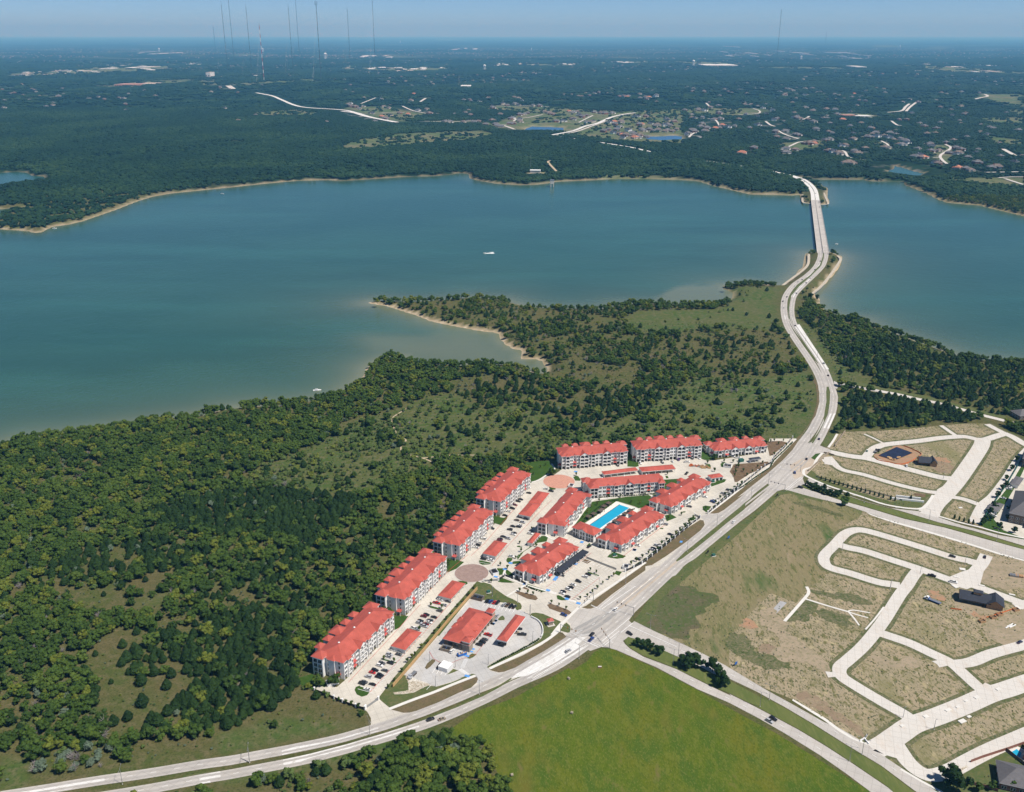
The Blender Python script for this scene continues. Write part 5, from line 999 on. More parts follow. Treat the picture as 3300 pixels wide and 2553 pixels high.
wallrun('edging_stones', 'pale stepped edging stones at the corner of the lower right garden', 'edging', cat(wp("X 1270,1300 1200,1340 1150,1400"), 3), .5, 1.0, 'rock')
wallrun('culvert_wall', 'white concrete culvert outlet at the lower corner of the lots', 'wall', wp("F 945,1325 985,1300 1000,1275 980,1310 1010,1345"), .8, .6, 'white')
# signs
sg = empty('entrance_monument', (*w1('E', 1320, 722), 0), R(-14)); tag(sg, 'long white stepped entrance monument wall on the lawn of the north lots', 'monument'); MB().box(-13, -.5, 0, 13, .5, 1.6, 'white').build('front_wall', sg); MB().box(-9, 3.4, 0, 11, 4.2, 2.4, 'white').build('rear_wall', sg)
# bridge
def bridge(P, label):
    a, e = Vector(P[0]), Vector(P[-1]); rz = math.atan2((e-a).y, (e-a).x); L = (e-a).length; root = empty('bridge', (a.x, a.y, 0), rz); tag(root, label, 'bridge', 'twin lake bridges')
    b = MB(); b.box(-6, -4.9, -.9, L+6, 4.9, .18, 'road'); b.build('deck', root)
    for s_ in (-1, 1): b = MB(); b.box(-6, s_*4.9-.2, .182, L+6, s_*4.9+.2, 1.1, 'kerb'); b.build('parapet', root)
    gm = MB().box(0, -4.2, -2.3, L, -3.2, -.902, 'kerb').box(0, 3.2, -2.3, L, 4.2, -.902, 'kerb').box(0, -.5, -2.3, L, .5, -.902, 'kerb'); gm.build('girder', root)
    pm_ = MB().box(-.9, -4.4, -3.3, .9, 4.4, -2.302, 'kerb').tube((0,-2.8,-9.8),(0,-2.8,-3.3),.7,.7,'kerb',8).tube((0,2.8,-9.8),(0,2.8,-3.3),.7,.7,'kerb',8).mesh('pier')
    n = 22
    for i in range(n): place(pm_, 'pier', root, (i+.5)*L/n, 0, 0)
bridge(BR_N, 'left span of the long concrete twin bridge over the lake'); bridge(BR_S, 'right span of the long concrete twin bridge over the lake')
for s_, l_ in (("V1 590,90 585,160 540,215 400,320 345,380 318,470 312,545", 'pale riprap bank along the left side of the near causeway'), ("V1 800,102 822,120 815,150 700,308 590,405", 'pale riprap bank along the right side of the near causeway'),
    ("U3 768,748 770,795 815,803 880,810 925,808 928,795 903,735", 'pale riprap bank around the far bridge abutment')):
    ribbon('riprap_bank', wp(s_, -1.5), 4.5, -1.4 if 'near' in l_ else -2.2, 'rock', 4)
# ------------------------------------------------------------ vehicles
PAINT = dict(white=(.78,.78,.76), black=(.012,.013,.016), grey=(.10,.105,.11), silver=(.42,.43,.45), red=(.50,.02,.02), maroon=(.16,.012,.02), blue=(.025,.06,.22), navy=(.012,.02,.07), tan=(.33,.27,.19), purple=(.10,.03,.18), brown=(.10,.06,.035))
for k_, c in PAINT.items():
    m, t, b = newmat(k_+' car paint'); q = NB(t); q.P('object'); q.l(q.mix(q.noise(.8, 2, .5, .3, .7), c, tuple(x*.93 for x in c)), b.inputs['Base Color']); b.inputs['Roughness'].default_value = .32; b.inputs['Coat Weight'].default_value = .4; M['p_'+k_] = m
WHEEL = MB().tube((0,-.11,0),(0,.11,0),.34,.34,'rubber',12).mesh('wheel'); PANES[WHEEL.name] = MB().tube((0,-.125,0),(0,.125,0),.2,.2,'metal',8).mesh('rim')
HEAD = MB().box(-.05,-.2,-.08,.05,.2,.08,'white').mesh('headlight'); TAIL = MB().box(-.05,-.18,-.1,.05,.18,.1,'redpaint').mesh('tail_light')
def loft(mb, secs, m, caps=True):
    """secs: (x, half width low, half width high, z0, z1)"""
    v = []
    for x, wl, wh, z0, z1 in secs: v += [(x,-wl,z0),(x,wl,z0),(x,wh,z1),(x,-wh,z1)]
    f = []
    for i in range(len(secs)-1):
        a = 4*i; f += [(a,a+1,a+5,a+4)[::-1],(a+1,a+2,a+6,a+5),(a+2,a+3,a+7,a+6)[::-1] if 0 else (a+2,a+3,a+7,a+6),(a+3,a,a+4,a+7)]
    f += [(0,3,2,1),(len(v)-4,len(v)-3,len(v)-2,len(v)-1)]; mb.add(v, f, m)
def car_mesh(kind, paint):
    p = 'p_'+paint; b = MB()
    if kind == 'sedan':
        loft(b, [(-2.4,.72,.66,.42,.72),(-2.2,.88,.80,.28,.94),(-1.3,.9,.82,.24,.99),(1.0,.9,.82,.24,.96),(2.0,.88,.78,.26,.82),(2.35,.70,.62,.38,.66)], p)
        g = MB(); loft(g, [(-1.75,.74,.72,.96,.99),(-1.05,.76,.60,.96,1.40),(.25,.76,.60,.96,1.40),(1.05,.74,.72,.95,.97)], 'glass'); r = (-1.0,.22,.58,1.40)
    elif kind == 'suv':
        loft(b, [(-2.4,.82,.78,.42,1.0),(-2.25,.93,.86,.34,1.10),(1.0,.94,.87,.32,1.10),(2.1,.92,.82,.34,.98),(2.35,.78,.70,.44,.84)], p)
        g = MB(); loft(g, [(-2.25,.80,.74,1.08,1.15),(-1.95,.80,.67,1.08,1.68),(.35,.80,.67,1.08,1.70),(1.05,.80,.76,1.08,1.10)], 'glass'); r = (-1.95,.3,.66,1.70)
    elif kind == 'van':
        loft(b, [(-2.9,.95,.9,.40,1.2),(1.4,.98,.92,.34,1.25),(2.6,.92,.82,.38,1.0),(2.8,.8,.7,.45,.9)], p)
        g = MB(); loft(g, [(-2.85,.9,.82,1.2,2.2),(.9,.9,.82,1.2,2.25),(2.0,.88,.8,1.2,1.28)], 'glass'); r = (-2.88,1.0,.84,2.22)
    else:
        loft(b, [(-2.9,.9,.86,.45,1.08),(-2.8,.96,.90,.40,1.12),(-.9,.97,.91,.38,1.12),(1.5,.97,.91,.38,1.12),(2.7,.94,.86,.40,1.06),(2.9,.8,.74,.5,.95)], p); b.box(-2.7,-.72,1.0,-.95,.72,1.135,'black')
        g = MB(); loft(g, [(-.95,.82,.78,1.1,1.15),(-.75,.82,.66,1.1,1.78),(.9,.82,.66,1.1,1.80),(1.6,.82,.78,1.1,1.14)], 'glass'); r = (-.75,.85,.65,1.79)
    roof = MB(); x0, x1, hw, z = r; roof.box(x0, -hw, z-.02, x1, hw, z+.045, p)
    return b.mesh('body'), g.mesh('windows'), roof.mesh('roof')
CARS = {}
def make_car(kind, paint):
    root = empty(kind if kind != 'suv' else 'suv', (0, 0, -500)); me = CARS[(kind, paint)] = car_mesh(kind, paint)
    meshobj('body', me[0], root); meshobj('window_glass', me[1], root); meshobj('roof', me[2], root); wb = 1.42 if kind in ('sedan', 'suv') else 1.85
    for sx in (-wb, wb):
        for sy in (-.82, .82): place(WHEEL, 'wheel', root, sx, sy, .34)
    fx = {'sedan': 2.3, 'suv': 2.3, 'van': 2.75, 'pickup': 2.85}[kind]
    for sy in (-.5, .5): place(HEAD, 'headlight', root, fx, sy, .72); place(TAIL, 'tail_light', root, -fx-.03 if kind != 'van' else -2.9, sy, .85)
    return root
CAR_PROTO = {}
KW = dict(s='sedan', u='suv', v='van', p='pickup')
CN = dict(w='white', k='black', g='grey', s='silver', r='red', m='maroon', b='blue', n='navy', t='tan', l='purple', o='brown')
def cars(fr, spec, place_, dirp, group, ang=None, z=.2):
    """spec: 'x,y,colour+kind ...'; dirp = two photo points giving the direction the cars point"""
    if ang is None:
        a = Vector(w1(fr, *dirp[0])); b = Vector(w1(fr, *dirp[1])); ang = math.atan2((b-a).y, (b-a).x)
    for tk in spec.split():
        x, y, ck = tk.split(',')[:3]; fl = ck.endswith('-'); ck = ck.strip('-'); col = CN[ck[0]]; kd = KW[ck[1]]
        p = w1(fr, float(x), float(y)+3)
        if (kd, col) not in CAR_PROTO: o = CAR_PROTO[(kd, col)] = make_car(kd, col); 
        else: o = copy_tree(CAR_PROTO[(kd, col)], (0, 0, 0))
        o.location = (p[0], p[1], z); o.rotation_euler = (0, 0, ang+(math.pi if (fl or random.random() < .25 and 'park' in group) else 0)+random.uniform(-.02, .02))
        for k in ('label', 'group'):
            if k in o: del o[k]
        want(o, f'{col} {dict(suv="SUV").get(kd, kd)}', place_, dict(sedan='car', suv='car', van='van', pickup='pickup truck')[kd], group)
AP = R(-24); RD = R(66)
cars('A', "890,672,ws 965,692,ws 953,722,gs 860,722,su 848,742,ss 783,810,gu 762,832,wu 868,808,ks 812,882,gs 714,880,ku 687,904,rs 768,930,ku 748,948,ks 645,944,su 608,997,gs 583,1014,ku 686,1022,ks 635,1072,ws", 'in the lot before the nearest block', 0, 'cars parked in the lots', AP)
cars('A', "1110,460,wp 1205,436,sp 1225,417,ms 1158,403,su 1172,382,ks 1265,380,gu 1258,398,ws 1203,337,mu 1232,320,ks 1305,345,ks 1360,282,gs 1407,224,ss 1333,204,rp 1372,170,ws 1450,187,gs", 'in the lot before the second block', 0, 'cars parked in the lots', AP)
cars('A', "1843,184,ku 1877,190,bu 1913,197,rs 1945,202,ku 2012,220,su 2045,226,ou 2078,237,ku 2113,242,ks", 'in the row above the store', 0, 'cars parked at the store', R(66)-.15)
cars('A', "1940,333,ss", 'parked at the far end of the store', 0, 'cars parked at the store', R(66))
cars('A', "1850,523,rp 1820,570,gs 1795,597,ku 1760,622,ku", 'nosed in along the store front', 0, 'cars parked at the store', AP)
cars('D', "1195,582,kp 1130,562,tu 1162,525,ks", 'just right of the fuel canopy', 0, 'vehicles at the fuel pumps', R(-4))
cars('A', "1990,618,kp", 'in shade under the near end of the canopy', 0, 'vehicles at the fuel pumps', R(-4))
cars('A', "1490,688,wu", 'at the near end wall of the store', 0, 'cars parked at the store', R(58)); cars('A', "1367,832,kp", 'beside the white storage containers', 0, 'cars parked at the store', R(62))
cars('A', "1272,1375,ku", 'on the near parkway carriageway at bottom', 0, 'cars driving on the roads', R(29)); cars('A', "1387,1370,ts", 'on the near parkway carriageway at bottom', 0, 'cars driving on the roads', R(29))
cars('D', "1657,748,su", 'approaching the lower junction on the parkway', 0, 'cars driving on the roads', R(42)); cars('D', "1897,582,ku 1888,633,bp", 'inside the lower junction', 0, 'cars driving on the roads', R(55)); cars('D', "2135,328,wu", 'waiting in the turning lane above the lower junction', 0, 'cars driving on the roads', R(55)); cars('D', "1613,386,bu", 'at the mouth of the apartment entrance road', 0, 'cars driving on the roads', R(-32))
cars('B', "483,518,ws 500,493,ks 517,472,ws 557,430,wu 638,326,ku", 'parked against the third block', 0, 'cars parked in the lots', AP)
cars('B', "556,632,ku 612,630,wu 628,645,ws 835,606,ws", 'by the carport above the brown roundabout', 0, 'cars parked in the lots', AP)
cars('B', "723,431,ks 755,409,ks 720,444,ms 805,428,su 862,372,ks 855,386,ws 820,338,ku 853,305,ks 925,295,ws 908,310,ks 890,243,os 950,265,su 985,231,ku 925,214,ks", 'in the middle lot between third block and carports', 0, 'cars parked in the lots', AP)
cars('B', "870,88,ms 847,125,ku 905,53,ks 930,33,ks 807,153,ws 773,195,ks", 'parked against the upper forest edge block', 0, 'cars parked in the lots', AP)
cars('B', "1040,357,ks 1025,378,wu", 'beside the small garage above the clubhouse', 0, 'cars parked in the lots', AP)
cars('B', "1510,859,ku 1458,892,ws 1433,918,ks 1410,938,wu 1345,978,ws 1400,1012,ks 1610,788,ks 1578,813,wu 1357,960,ks", 'in the visitor lot before the clubhouse', 0, 'cars parked in the lots', R(-34))
cars('B', "1618,508,ks", 'at the drive corner between clubhouse and pool block', 0, 'cars parked in the lots', R(50)); cars('B', "2108,635,ks", 'on the drive beside the parkway fence', 0, 'cars parked in the lots', R(-30))
cars('C', "1107,1181,ws", 'beside the pool block facing the parkway', 0, 'cars parked in the lots', R(-30)); cars('C', "1300,1186,su 1268,1213,ks 1250,1226,ss 1435,1073,ks", 'in the row along the parkway fence', 0, 'cars parked in the lots', R(-34)); cars('C', "1385,970,su", 'at the far end of the pool block', 0, 'cars parked in the lots', R(-30))
cars('C', "1625,791,gs 1782,695,wu", 'before the scaffolded two storey block', 0, 'cars parked in the lots', R(-25)); cars('C', "1860,744,bu 1885,732,wu 2020,628,gu 1975,663,sp", 'by the fence across from the scaffolded block', 0, 'cars parked in the lots', R(-34))
cars('C', "1135,356,wu 1355,347,ku 1458,339,ws 1513,320,lu 1652,306,ku 1725,306,ws", 'nosed into the middle back block', 0, 'cars parked in the lots', R(-75)); cars('C', "1603,342,wp", 'standing before the middle back block', 0, 'cars parked in the lots', R(5)); cars('C', "905,376,ku", 'nosed into the left back block', 0, 'cars parked in the lots', R(-75))
cars('C', "183,614,ws 238,637,ku", 'just below the red brick roundabout', 0, 'cars parked in the lots', AP); cars('C', "2060,285,wv", 'before the two storey back block', 0, 'cars parked in the lots', R(-45)); cars('C', "2118,300,wp", 'before the two storey back block', 0, 'cars parked in the lots', R(-5)); cars('C', "1600,458,kp", 'behind the corner of the scaffolded block', 0, 'cars parked in the lots', R(60)); cars('C', "12,655,ks 8,600,ws", 'parked by the upper forest edge block end', 0, 'cars parked in the lots', AP)
cars('C', "2070,948,ws", 'alone on the near carriageway between the junctions', 0, 'cars driving on the roads', R(52))
cars('E', "665,265,ns 573,413,ks", 'on the right carriageway above the upper junction', 0, 'cars driving on the roads', R(70)); cars('E', "485,515,bu", 'in the upper junction', 0, 'cars driving on the roads', R(80)); cars('E', "527,625,ku", 'waiting on the side road at the upper junction', 0, 'cars driving on the roads', R(-40))
cars('E', "1108,350,kp", 'at the tarpaulin covered building site', 0, 'vehicles in the new subdivision', R(55)); cars('E', "1313,465,wu", 'on the street by the small framed house', 0, 'vehicles in the new subdivision', R(75)); cars('E', "1652,1137,ku", 'on the top loop street of the south lots', 0, 'vehicles in the new subdivision', R(-28)); cars('E', "1893,1140,ks", 'in the short stub street of the south lots', 0, 'vehicles in the new subdivision', R(60)); cars('E', "1500,1279,kp", 'on the middle street of the south lots', 0, 'vehicles in the new subdivision', R(-30)); cars('E', "1660,1327,wp", 'near the big framed house', 0, 'vehicles in the new subdivision', R(-28))
cars('E', "2075,622,ws 2090,612,wu 2072,636,wu 2028,704,ws 1945,824,ws 1960,835,wu", 'at the grey roofed complex on the right edge', 0, 'cars parked in the lots', R(-30))
cars('F', "2100,608,ns", 'on the lowest right street of the south lots', 0, 'vehicles in the new subdivision', R(30)); cars('F', "318,1163,ku", 'side by side with another on the lower cross road', 0, 'cars driving on the roads', R(-48)); cars('F', "290,1180,su", 'side by side with another on the lower cross road', 0, 'cars driving on the roads', R(-48)); cars('G', "295,330,ku", 'waiting on the cross road at the lower junction', 0, 'cars driving on the roads', R(-45))
cars('V1', "675,142,ks 635,205,ks 540,280,ks 510,294,ws 485,327,ws 427,407,ks 398,439,ks 405,489,ws", 'on the left carriageway of the causeway bend', 0, 'cars driving on the roads', R(62)); cars('V1', "600,269,ws 570,303,ks 497,380,ks 488,620,ks 700,900,su 733,989,ks", 'on the right carriageway of the causeway bend', 0, 'cars driving on the roads', R(85))
cars('U3', "833,822,ws 875,828,ks", 'on the lake bridge', 0, 'cars driving on the roads', R(75), z=.25); cars('U3', "850,742,ws 872,797,ks 780,666,ks 808,682,ks", 'on the road beyond the lake bridge', 0, 'cars driving on the roads', R(85), z=.6)
# flatbed truck, old truck, trailer, dumpster, containers
def truck(label, fr, x, y, rz, cabc, bedc, L=9):
    root = empty('flatbed_truck', (*w1(fr, x, y), .15), rz); tag(root, label, 'truck')
    b = MB(); loft(b, [(0,1.1,1.1,.6,2.2),(.3,1.15,1.0,.5,2.7),(1.4,1.15,1.0,.5,2.7),(1.9,1.1,1.05,.5,1.7),(2.9,1.05,.95,.5,1.5)], cabc); b.build('cab', root)
    g = MB(); g.box(.4, -1.12, 1.8, 1.5, 1.12, 2.45, 'glass'); g.build('windows', root)
    d_ = MB(); d_.box(-L, -1.25, 1.0, -.2, 1.25, 1.25, bedc); d_.box(-L+.1, -1.1, 1.252, -.5, 1.1, 1.3, 'metal'); d_.box(-.4, -1.2, 1.25, -.2, 1.2, 2.2, bedc); d_.build('bed', root)
    wm = MB().tube((0,-.2,0),(0,.2,0),.5,.5,'rubber',12).mesh('wheel')
    for x_ in (1.9, -L+1, -L+2.3, -1.4):
        for y_ in (-1.0, 1.0): place(wm, 'wheel', root, x_, y_, .5)
    return root
truck('white cab flatbed truck with blue bed on the south lots near the clay pile', 'F', 1440, 300, R(135), 'white', 'blue', 8.5)
truck('old pale green truck with a loaded bed beside the rocky swale', 'A', 1078, 945, R(-118), 'p_silver', 'brickdark', 5)
truck('small trailer rig parked at the tarpaulin covered site', 'E', 1088, 360, R(50), 'black', 'rust' if 'rust' in M else 'brickdark', 4)
c = empty('dumpster', (*w1('A', 1587, 722), .25), R(28)); tag(c, 'open blue dumpster full of cardboard beside the store', 'dumpster')
MB().box(-3,-1.2,0,3,-1.05,1.5,'blue').box(-3,1.05,0,3,1.2,1.5,'blue').box(-3,-1.05,0,-2.85,1.05,1.5,'blue').box(2.85,-1.05,0,3,1.05,1.5,'blue').box(-2.85,-1.05,0,2.85,1.05,.2,'blue').build('body', c)
b = MB()
for i in range(22): x, y = random.uniform(-2.5, 2.3), random.uniform(-.9, .6); s = random.uniform(.25, .6); b.box(x, y, .3+i*.002, x+s*1.6, y+s, 1.3+random.random()*.5, random.choice(['wood', 'white', 'framing']))
b.build('rubbish', c)
for i, (x, y) in enumerate(((1398, 852), (1447, 868))):
    c = empty('storage_container', (*w1('A', x, y), .25), R(62)); want(c, 'white storage container', 'standing in the lot near the store', 'container', 'white storage containers')
    b = MB(); b.box(-3.4, -1.6, 0, 3.4, 1.6, 3.0, 'white')
    for k in range(14): b.box(-3.3+k*.5, -1.66, .1, -3.1+k*.5, -1.602, 2.9, 'white'); b.box(-3.3+k*.5, 1.602, .1, -3.1+k*.5, 1.66, 2.9, 'white')
    b.build('body', c); MB().box(-3.46, -1.4, .1, -3.402, -.03, 2.8, 'stucco').box(-3.46, .03, .1, -3.402, 1.4, 2.8, 'stucco').build('door', c)
gc = empty('golf_cart', (*w1('B', 1353, 805), .25), R(-34)); tag(gc, 'small black golf cart parked beside the clubhouse lot marking', 'golf cart'); MB().box(-1.2,-.6,.3,1.2,.6,.8,'black').build('body', gc); MB().box(-1.1,-.65,1.9,.9,.65,1.98,'black').build('roof', gc); MB().box(-.5,-.5,.8,.1,.5,1.2,'stucco').build('seat', gc)
for sx in (-.8, .8):
    for sy in (-.5, .5): place(WHEEL, 'wheel', gc, sx, sy, .3)
pm_ = MB().box(-.03,-.03,0,.03,.03,1.15,'black').mesh('post')
for sx in (-1.0, .8):
    for sy in (-.58, .58): place(pm_, 'post', gc, sx, sy, .78)
# construction yard material in the upper drive
for i, (x, y, m_, l_) in enumerate(((1665, 383, 'orange', 'heap of orange construction barriers and machines'), (1750, 388, 'framing', 'stack of raw timber boards'), (1775, 402, 'wood', 'long yellow plank stack'))):
    p = w1('C', x, y); root = empty('material_pile', (*p, .25), R(-10)); tag(root, l_+' in the upper drive', 'material pile'); b = MB()
    for k in range(26): a, c_ = random.uniform(-4, 4), random.uniform(-1.8, 1.8); L = random.uniform(.6, 2.6); b.box(a, c_, 0, a+L, c_+.4, .3+random.random()*1.1, random.choice([m_, m_, 'metal' if m_ == 'orange' else m_]))
    b.build('pieces', root)
for fr, x, y, l_ in (('C', 1870, 1285, 'green utility box on the lawn near the lower pool block'), ('C', 875, 1285, 'green transformer box on the lawn at the pool block end'), ('C', 1865, 545, 'green transformer box by the scaffolded block end'), ('B', 607, 968, 'dark utility cabinet on a pale pad on the grass above the store'), ('Y', 1010, 740, 'large green compactor near the black roofed shed')):
    p = w1(fr, x, y); o = empty('utility_box', (*p, .25), R(20)); tag(o, l_, 'utility box'); s_ = 1.8 if 'large' in l_ else 1.0; MB().box(-1.2*s_,-.9*s_,.12,1.2*s_,.9*s_,1.5*s_,'green').build('cabinet', o); MB().box(-1.8*s_,-1.5*s_,0,1.8*s_,1.5*s_,.12,'kerb').build('pad', o)
# hay bales, stones
for i, (x, y) in enumerate(((2062, 72), (2080, 273), (1729, 638))):
    p = w1('V4', x, y); o = MB().tube((0,-.7,.75),(0,.7,.75),.78,.78,'hay',16).build('hay_bale'); o.location = (*p, .06); o.rotation_euler = (0, 0, R(40+30*i)); want(o, 'round weathered hay bale', 'lying on the bright green pasture', 'hay bale', 'hay bales')
p = w1('D', 1975, 912); o = MB().box(-1.1,-.5,0,1.1,.5,.9,'brick').box(-1.1,-.5,.902,1.1,.5,1.0,'kerb').build('brick_block'); o.location = (*p, .06); tag(o, 'small lone reddish brick block near the pasture edge', 'block')
b = MB(); 
for k in range(70): a, c_ = random.gauss(0, 2.6), random.gauss(0, 2.2); s = random.uniform(.4, 1.1); b.hip(a-s, c_-s, a+s, c_+s, .15, s*.9, 'rock', run=s*.8, soffit='rock')
o = b.build('rubble_pile'); o.location = (*w1('V4', 1080, 535), .1); tag(o, 'heap of pale limestone rubble among trees below the parkway', 'rubble pile')
# construction sites
def framed_house(label, fr, x, y, rz, L, W, dorm):
    root = empty('unfinished_house', (*w1(fr, x, y), .1), rz); tag(root, label, 'house', 'unfinished houses'); c_, s_ = math.cos(rz), math.sin(rz); BUILD_BOX.append((root.location.x, root.location.y, c_, s_, -3, L+3, -3, W+3))
    m_ = MB(); m_.box(0, 3.5, 0, L*.72, W, 3.6, 'framing'); m_.box(L*.62, 0, 0, L, W-.2, 3.8, 'framing')
    for i in range(14): m_.box(.1+i*L*.05, 3.3, 0, .25+i*L*.05, 3.498, 3.4, 'wood')
    m_.build('wall', root)
    r = MB(); r.gable(-.8, W+.5, 0, 1, 0, 1, 'blacktop_roof') if 0 else None
    r = MB(); y0, y1, zz, h = -.3, W+.8, 3.6, 3.6; ym = (y0+y1)/2
    r.add([(-.8,y0,zz-.3),(L*.72,y0,zz-.3),(L*.72,ym,zz+h),(-.8,ym,zz+h),(-.8,y1,zz-.3),(L*.72,y1,zz-.3),(-.8,y0,zz-.55),(L*.72,y0,zz-.55),(L*.72,y1,zz-.55),(-.8,y1,zz-.55)], [(0,1,2,3),(3,2,5,4),(0,6,7,1),(4,5,8,9),(6,9,8,7)], 'blacktop_roof')
    r.add([(-.8,y0,zz-.3),(-.8,ym,zz+h),(-.8,y1,zz-.3)], [(0,1,2)], 'framing'); r.build('roof', root)
    r = MB(); r.gable(L*.62, L, -.2, W+.3, 3.8, 3.2, 'blacktop_roof', over=.8); r.add([(L*.62,0,3.8),(L,0,3.8),(L*.81,0,6.8)], [(0,1,2)], 'framing'); r.build('wing_roof', root)
    if dorm: r = MB(); r.box(L*.3, ym-1.6, zz+h-1.6, L*.5, ym+1.6, zz+h+.9, 'framing'); r.hip(L*.3-.5, ym-2.2, L*.5+.5, ym+2.2, zz+h+.95, .7, 'blacktop_roof', run=1.2, soffit='black'); r.build('cupola', root)
framed_house('large timber framed house with new dark blue roof on the south lots', 'F', 1665, 318, R(-24), 27, 11.5, True)
framed_house('small timber framed house with dark blue roof on the north lots', 'E', 1408, 462, R(-12), 15, 10, False)
c = wp("E 1110,390 1240,330 1355,372 1225,425"); b = MB(); p0, p1, p2, p3 = [Vector(p) for p in c]
site = empty('foundation_site', (p0.x, p0.y, .1)); tag(site, 'large house foundation covered with dark blue tarpaulin strips and orange soil', 'foundation')
o_ = MB(); o_.prism([(p.x-p0.x, p.y-p0.y) for p in (p0, p1, p2, p3)], 0, .7, 'tarp', 'framing'); o_.build('slab', site)
g = MB()
for i in range(9):
    a = p0.lerp(p1, i/8)-p0; e = p3.lerp(p2, i/8)-p0; t = (e-a).normalized(); n_ = Vector((-t.y, t.x))*.35; g.add([(*(a-n_), .72), (*(e-n_), .72), (*(e+n_), .72), (*(a+n_), .72)], [(0,1,2,3)], 'black')
for i in range(7):
    a = p0.lerp(p3, i/6)-p0; e = p1.lerp(p2, i/6)-p0; t = (e-a).normalized(); n_ = Vector((-t.y, t.x))*.3; g.add([(*(a-n_), .735), (*(e-n_), .735), (*(e+n_), .735), (*(a+n_), .735)], [(0,1,2,3)], 'black')
for _ in range(7): u, v = random.random()*.5, random.uniform(.5, .95); a = p0.lerp(p1, u).lerp(p3.lerp(p2, u), v)-p0; g.add([(a.x-1.5,a.y-1,.75),(a.x+1.5,a.y-1,.75),(a.x+1.5,a.y+1,.75),(a.x-1.5,a.y+1,.75)], [(0,1,2,3)], 'wood')
g.build('tarpaulin', site)
wallrun('silt_fence', 'low orange safety fence around the tarpaulin covered site', 'fence', cat(wp("E 1075,405 1110,425 1190,440 1260,455 1330,440 1400,400 1420,375 1340,335 1290,318"), 3), .9, .08, 'orange')
wallrun('silt_fence', 'low orange safety fence below the large framed house', 'fence', cat(wp("F 1600,365 1680,375"), 3), .9, .08, 'orange')
wallrun('silt_fence', 'orange silt fence running right from the large framed house', 'fence', wp("F 1860,430 1960,400 2080,360"), .9, .08, 'orange')
for i, (x, y) in enumerate(((1827, 458), (1907, 430), (1953, 408), (2072, 375))):
    p = w1('F', x, y); o = empty('spoil_box', (*p, .1), R(15)); want(o, 'open timber crate', 'in the row below the large framed house', 'crate', 'timber crates'); b = MB()
    b.box(-2,-1.5,0,2,-1.35,1.3,'framing').box(-2,1.35,0,2,1.5,1.3,'framing').box(-2,-1.35,0,-1.85,1.35,1.3,'framing').box(1.85,-1.35,0,2,1.35,1.3,'framing'); b.build('sides', o); MB().box(-1.85,-1.35,.05,1.85,1.35,.5,'mulch').build('soil', o)
for i, (x, y) in enumerate(((2060, 128), (2095, 132))):
    p = w1('F', x, y); o = MB()
    for k in range(6): o.box(-3+k*1.0, -1.6, 0, -2.2+k*1.0, 1.6, 1.2+.1*(k % 2), 'framing' if i else 'metal')
    o = o.build('pallet_stack'); o.location = (*p, .12); o.rotation_euler = (0, 0, R(-20)); tag(o, ['grey shrink wrapped pallets stacked on the bare lot at right', 'timber pallets stacked on the bare lot at right'][i], 'pallets')
for i, (x, y) in enumerate(((2030, 485), (2050, 492), (2020, 495))):
    o = MB().box(-3.2, -.35, 0, 3.2, .35, .4, 'white').build('plank_bundle'); o.location = (*w1('F', x, y), .15); o.rotation_euler = (0, 0, R(30)); want(o, 'pale plank bundle', 'on the graded tan pad at right', 'planks', 'plank bundles')
for i, (fr, x, y, w_, d_, a_) in enumerate((('X',640,530,3,2.4,20),('X',985,430,4,2,25),('X',1130,382,2.5,1.6,25),('X',1260,288,2.5,1.6,25),('X',1425,235,3.4,2.2,25),('X',1760,108,3.4,2.2,20),('X',275,672,2.6,1.8,25),('X',1200,602,4.5,2.6,25),('X',1305,532,2.6,1.6,25),('W',545,895,4,1.6,-25),('W',735,958,4,1.6,-25),('W',965,1028,4,1.6,-25),('W',590,835,4,3,-20),('W',1010,1125,2.5,4.5,20),('W',535,965,3,4,20),('W',575,370,3,2,10))):
    o = MB().box(-w_/2, -d_/2, 0, w_/2, d_/2, .45, 'walk').build('concrete_pad'); o.location = (*w1(fr, x, y), .12); o.rotation_euler = (0, 0, R(a_)); want(o, 'white concrete inlet slab', 'beside the new subdivision streets', 'concrete slab', 'storm drain inlet slabs')
for i, (fr, x, y, c_) in enumerate((('F', 48, 775, 'blue'), ('C', 1812, 1262, 'black'), ('C', 2020, 1118, 'blue'), ('E', 355, 692, 'black'), ('E', 1020, 360, 'green'))):
    o = empty('sign_board', (*w1(fr, x, y), .08), R(40)); tag(o, ['small blue sign board beside the lower cross road', 'small black sign board on the dry field by the parkway', 'small dark blue sign board up the parkway verge', 'small dark sign board at the upper junction corner', 'green portable toilet at the tarpaulin site'][i], 'sign board' if i < 4 else 'portable toilet')
    if i == 4: o.name = 'portable_toilet'; MB().box(-.6,-.6,0,.6,.6,2.2,'green').hip(-.65,-.65,.65,.65,2.21,.2,'white',run=.6).build('cabin', o)
    else: MB().box(-1.2,-.06,.9,1.2,.06,2.8,c_).build('panel', o); MB().box(-1.0,-.05,0,-.9,.05,.9,'metal').build('post', o); MB().box(.9,-.05,0,1.0,.05,.9,'metal').build('post', o)
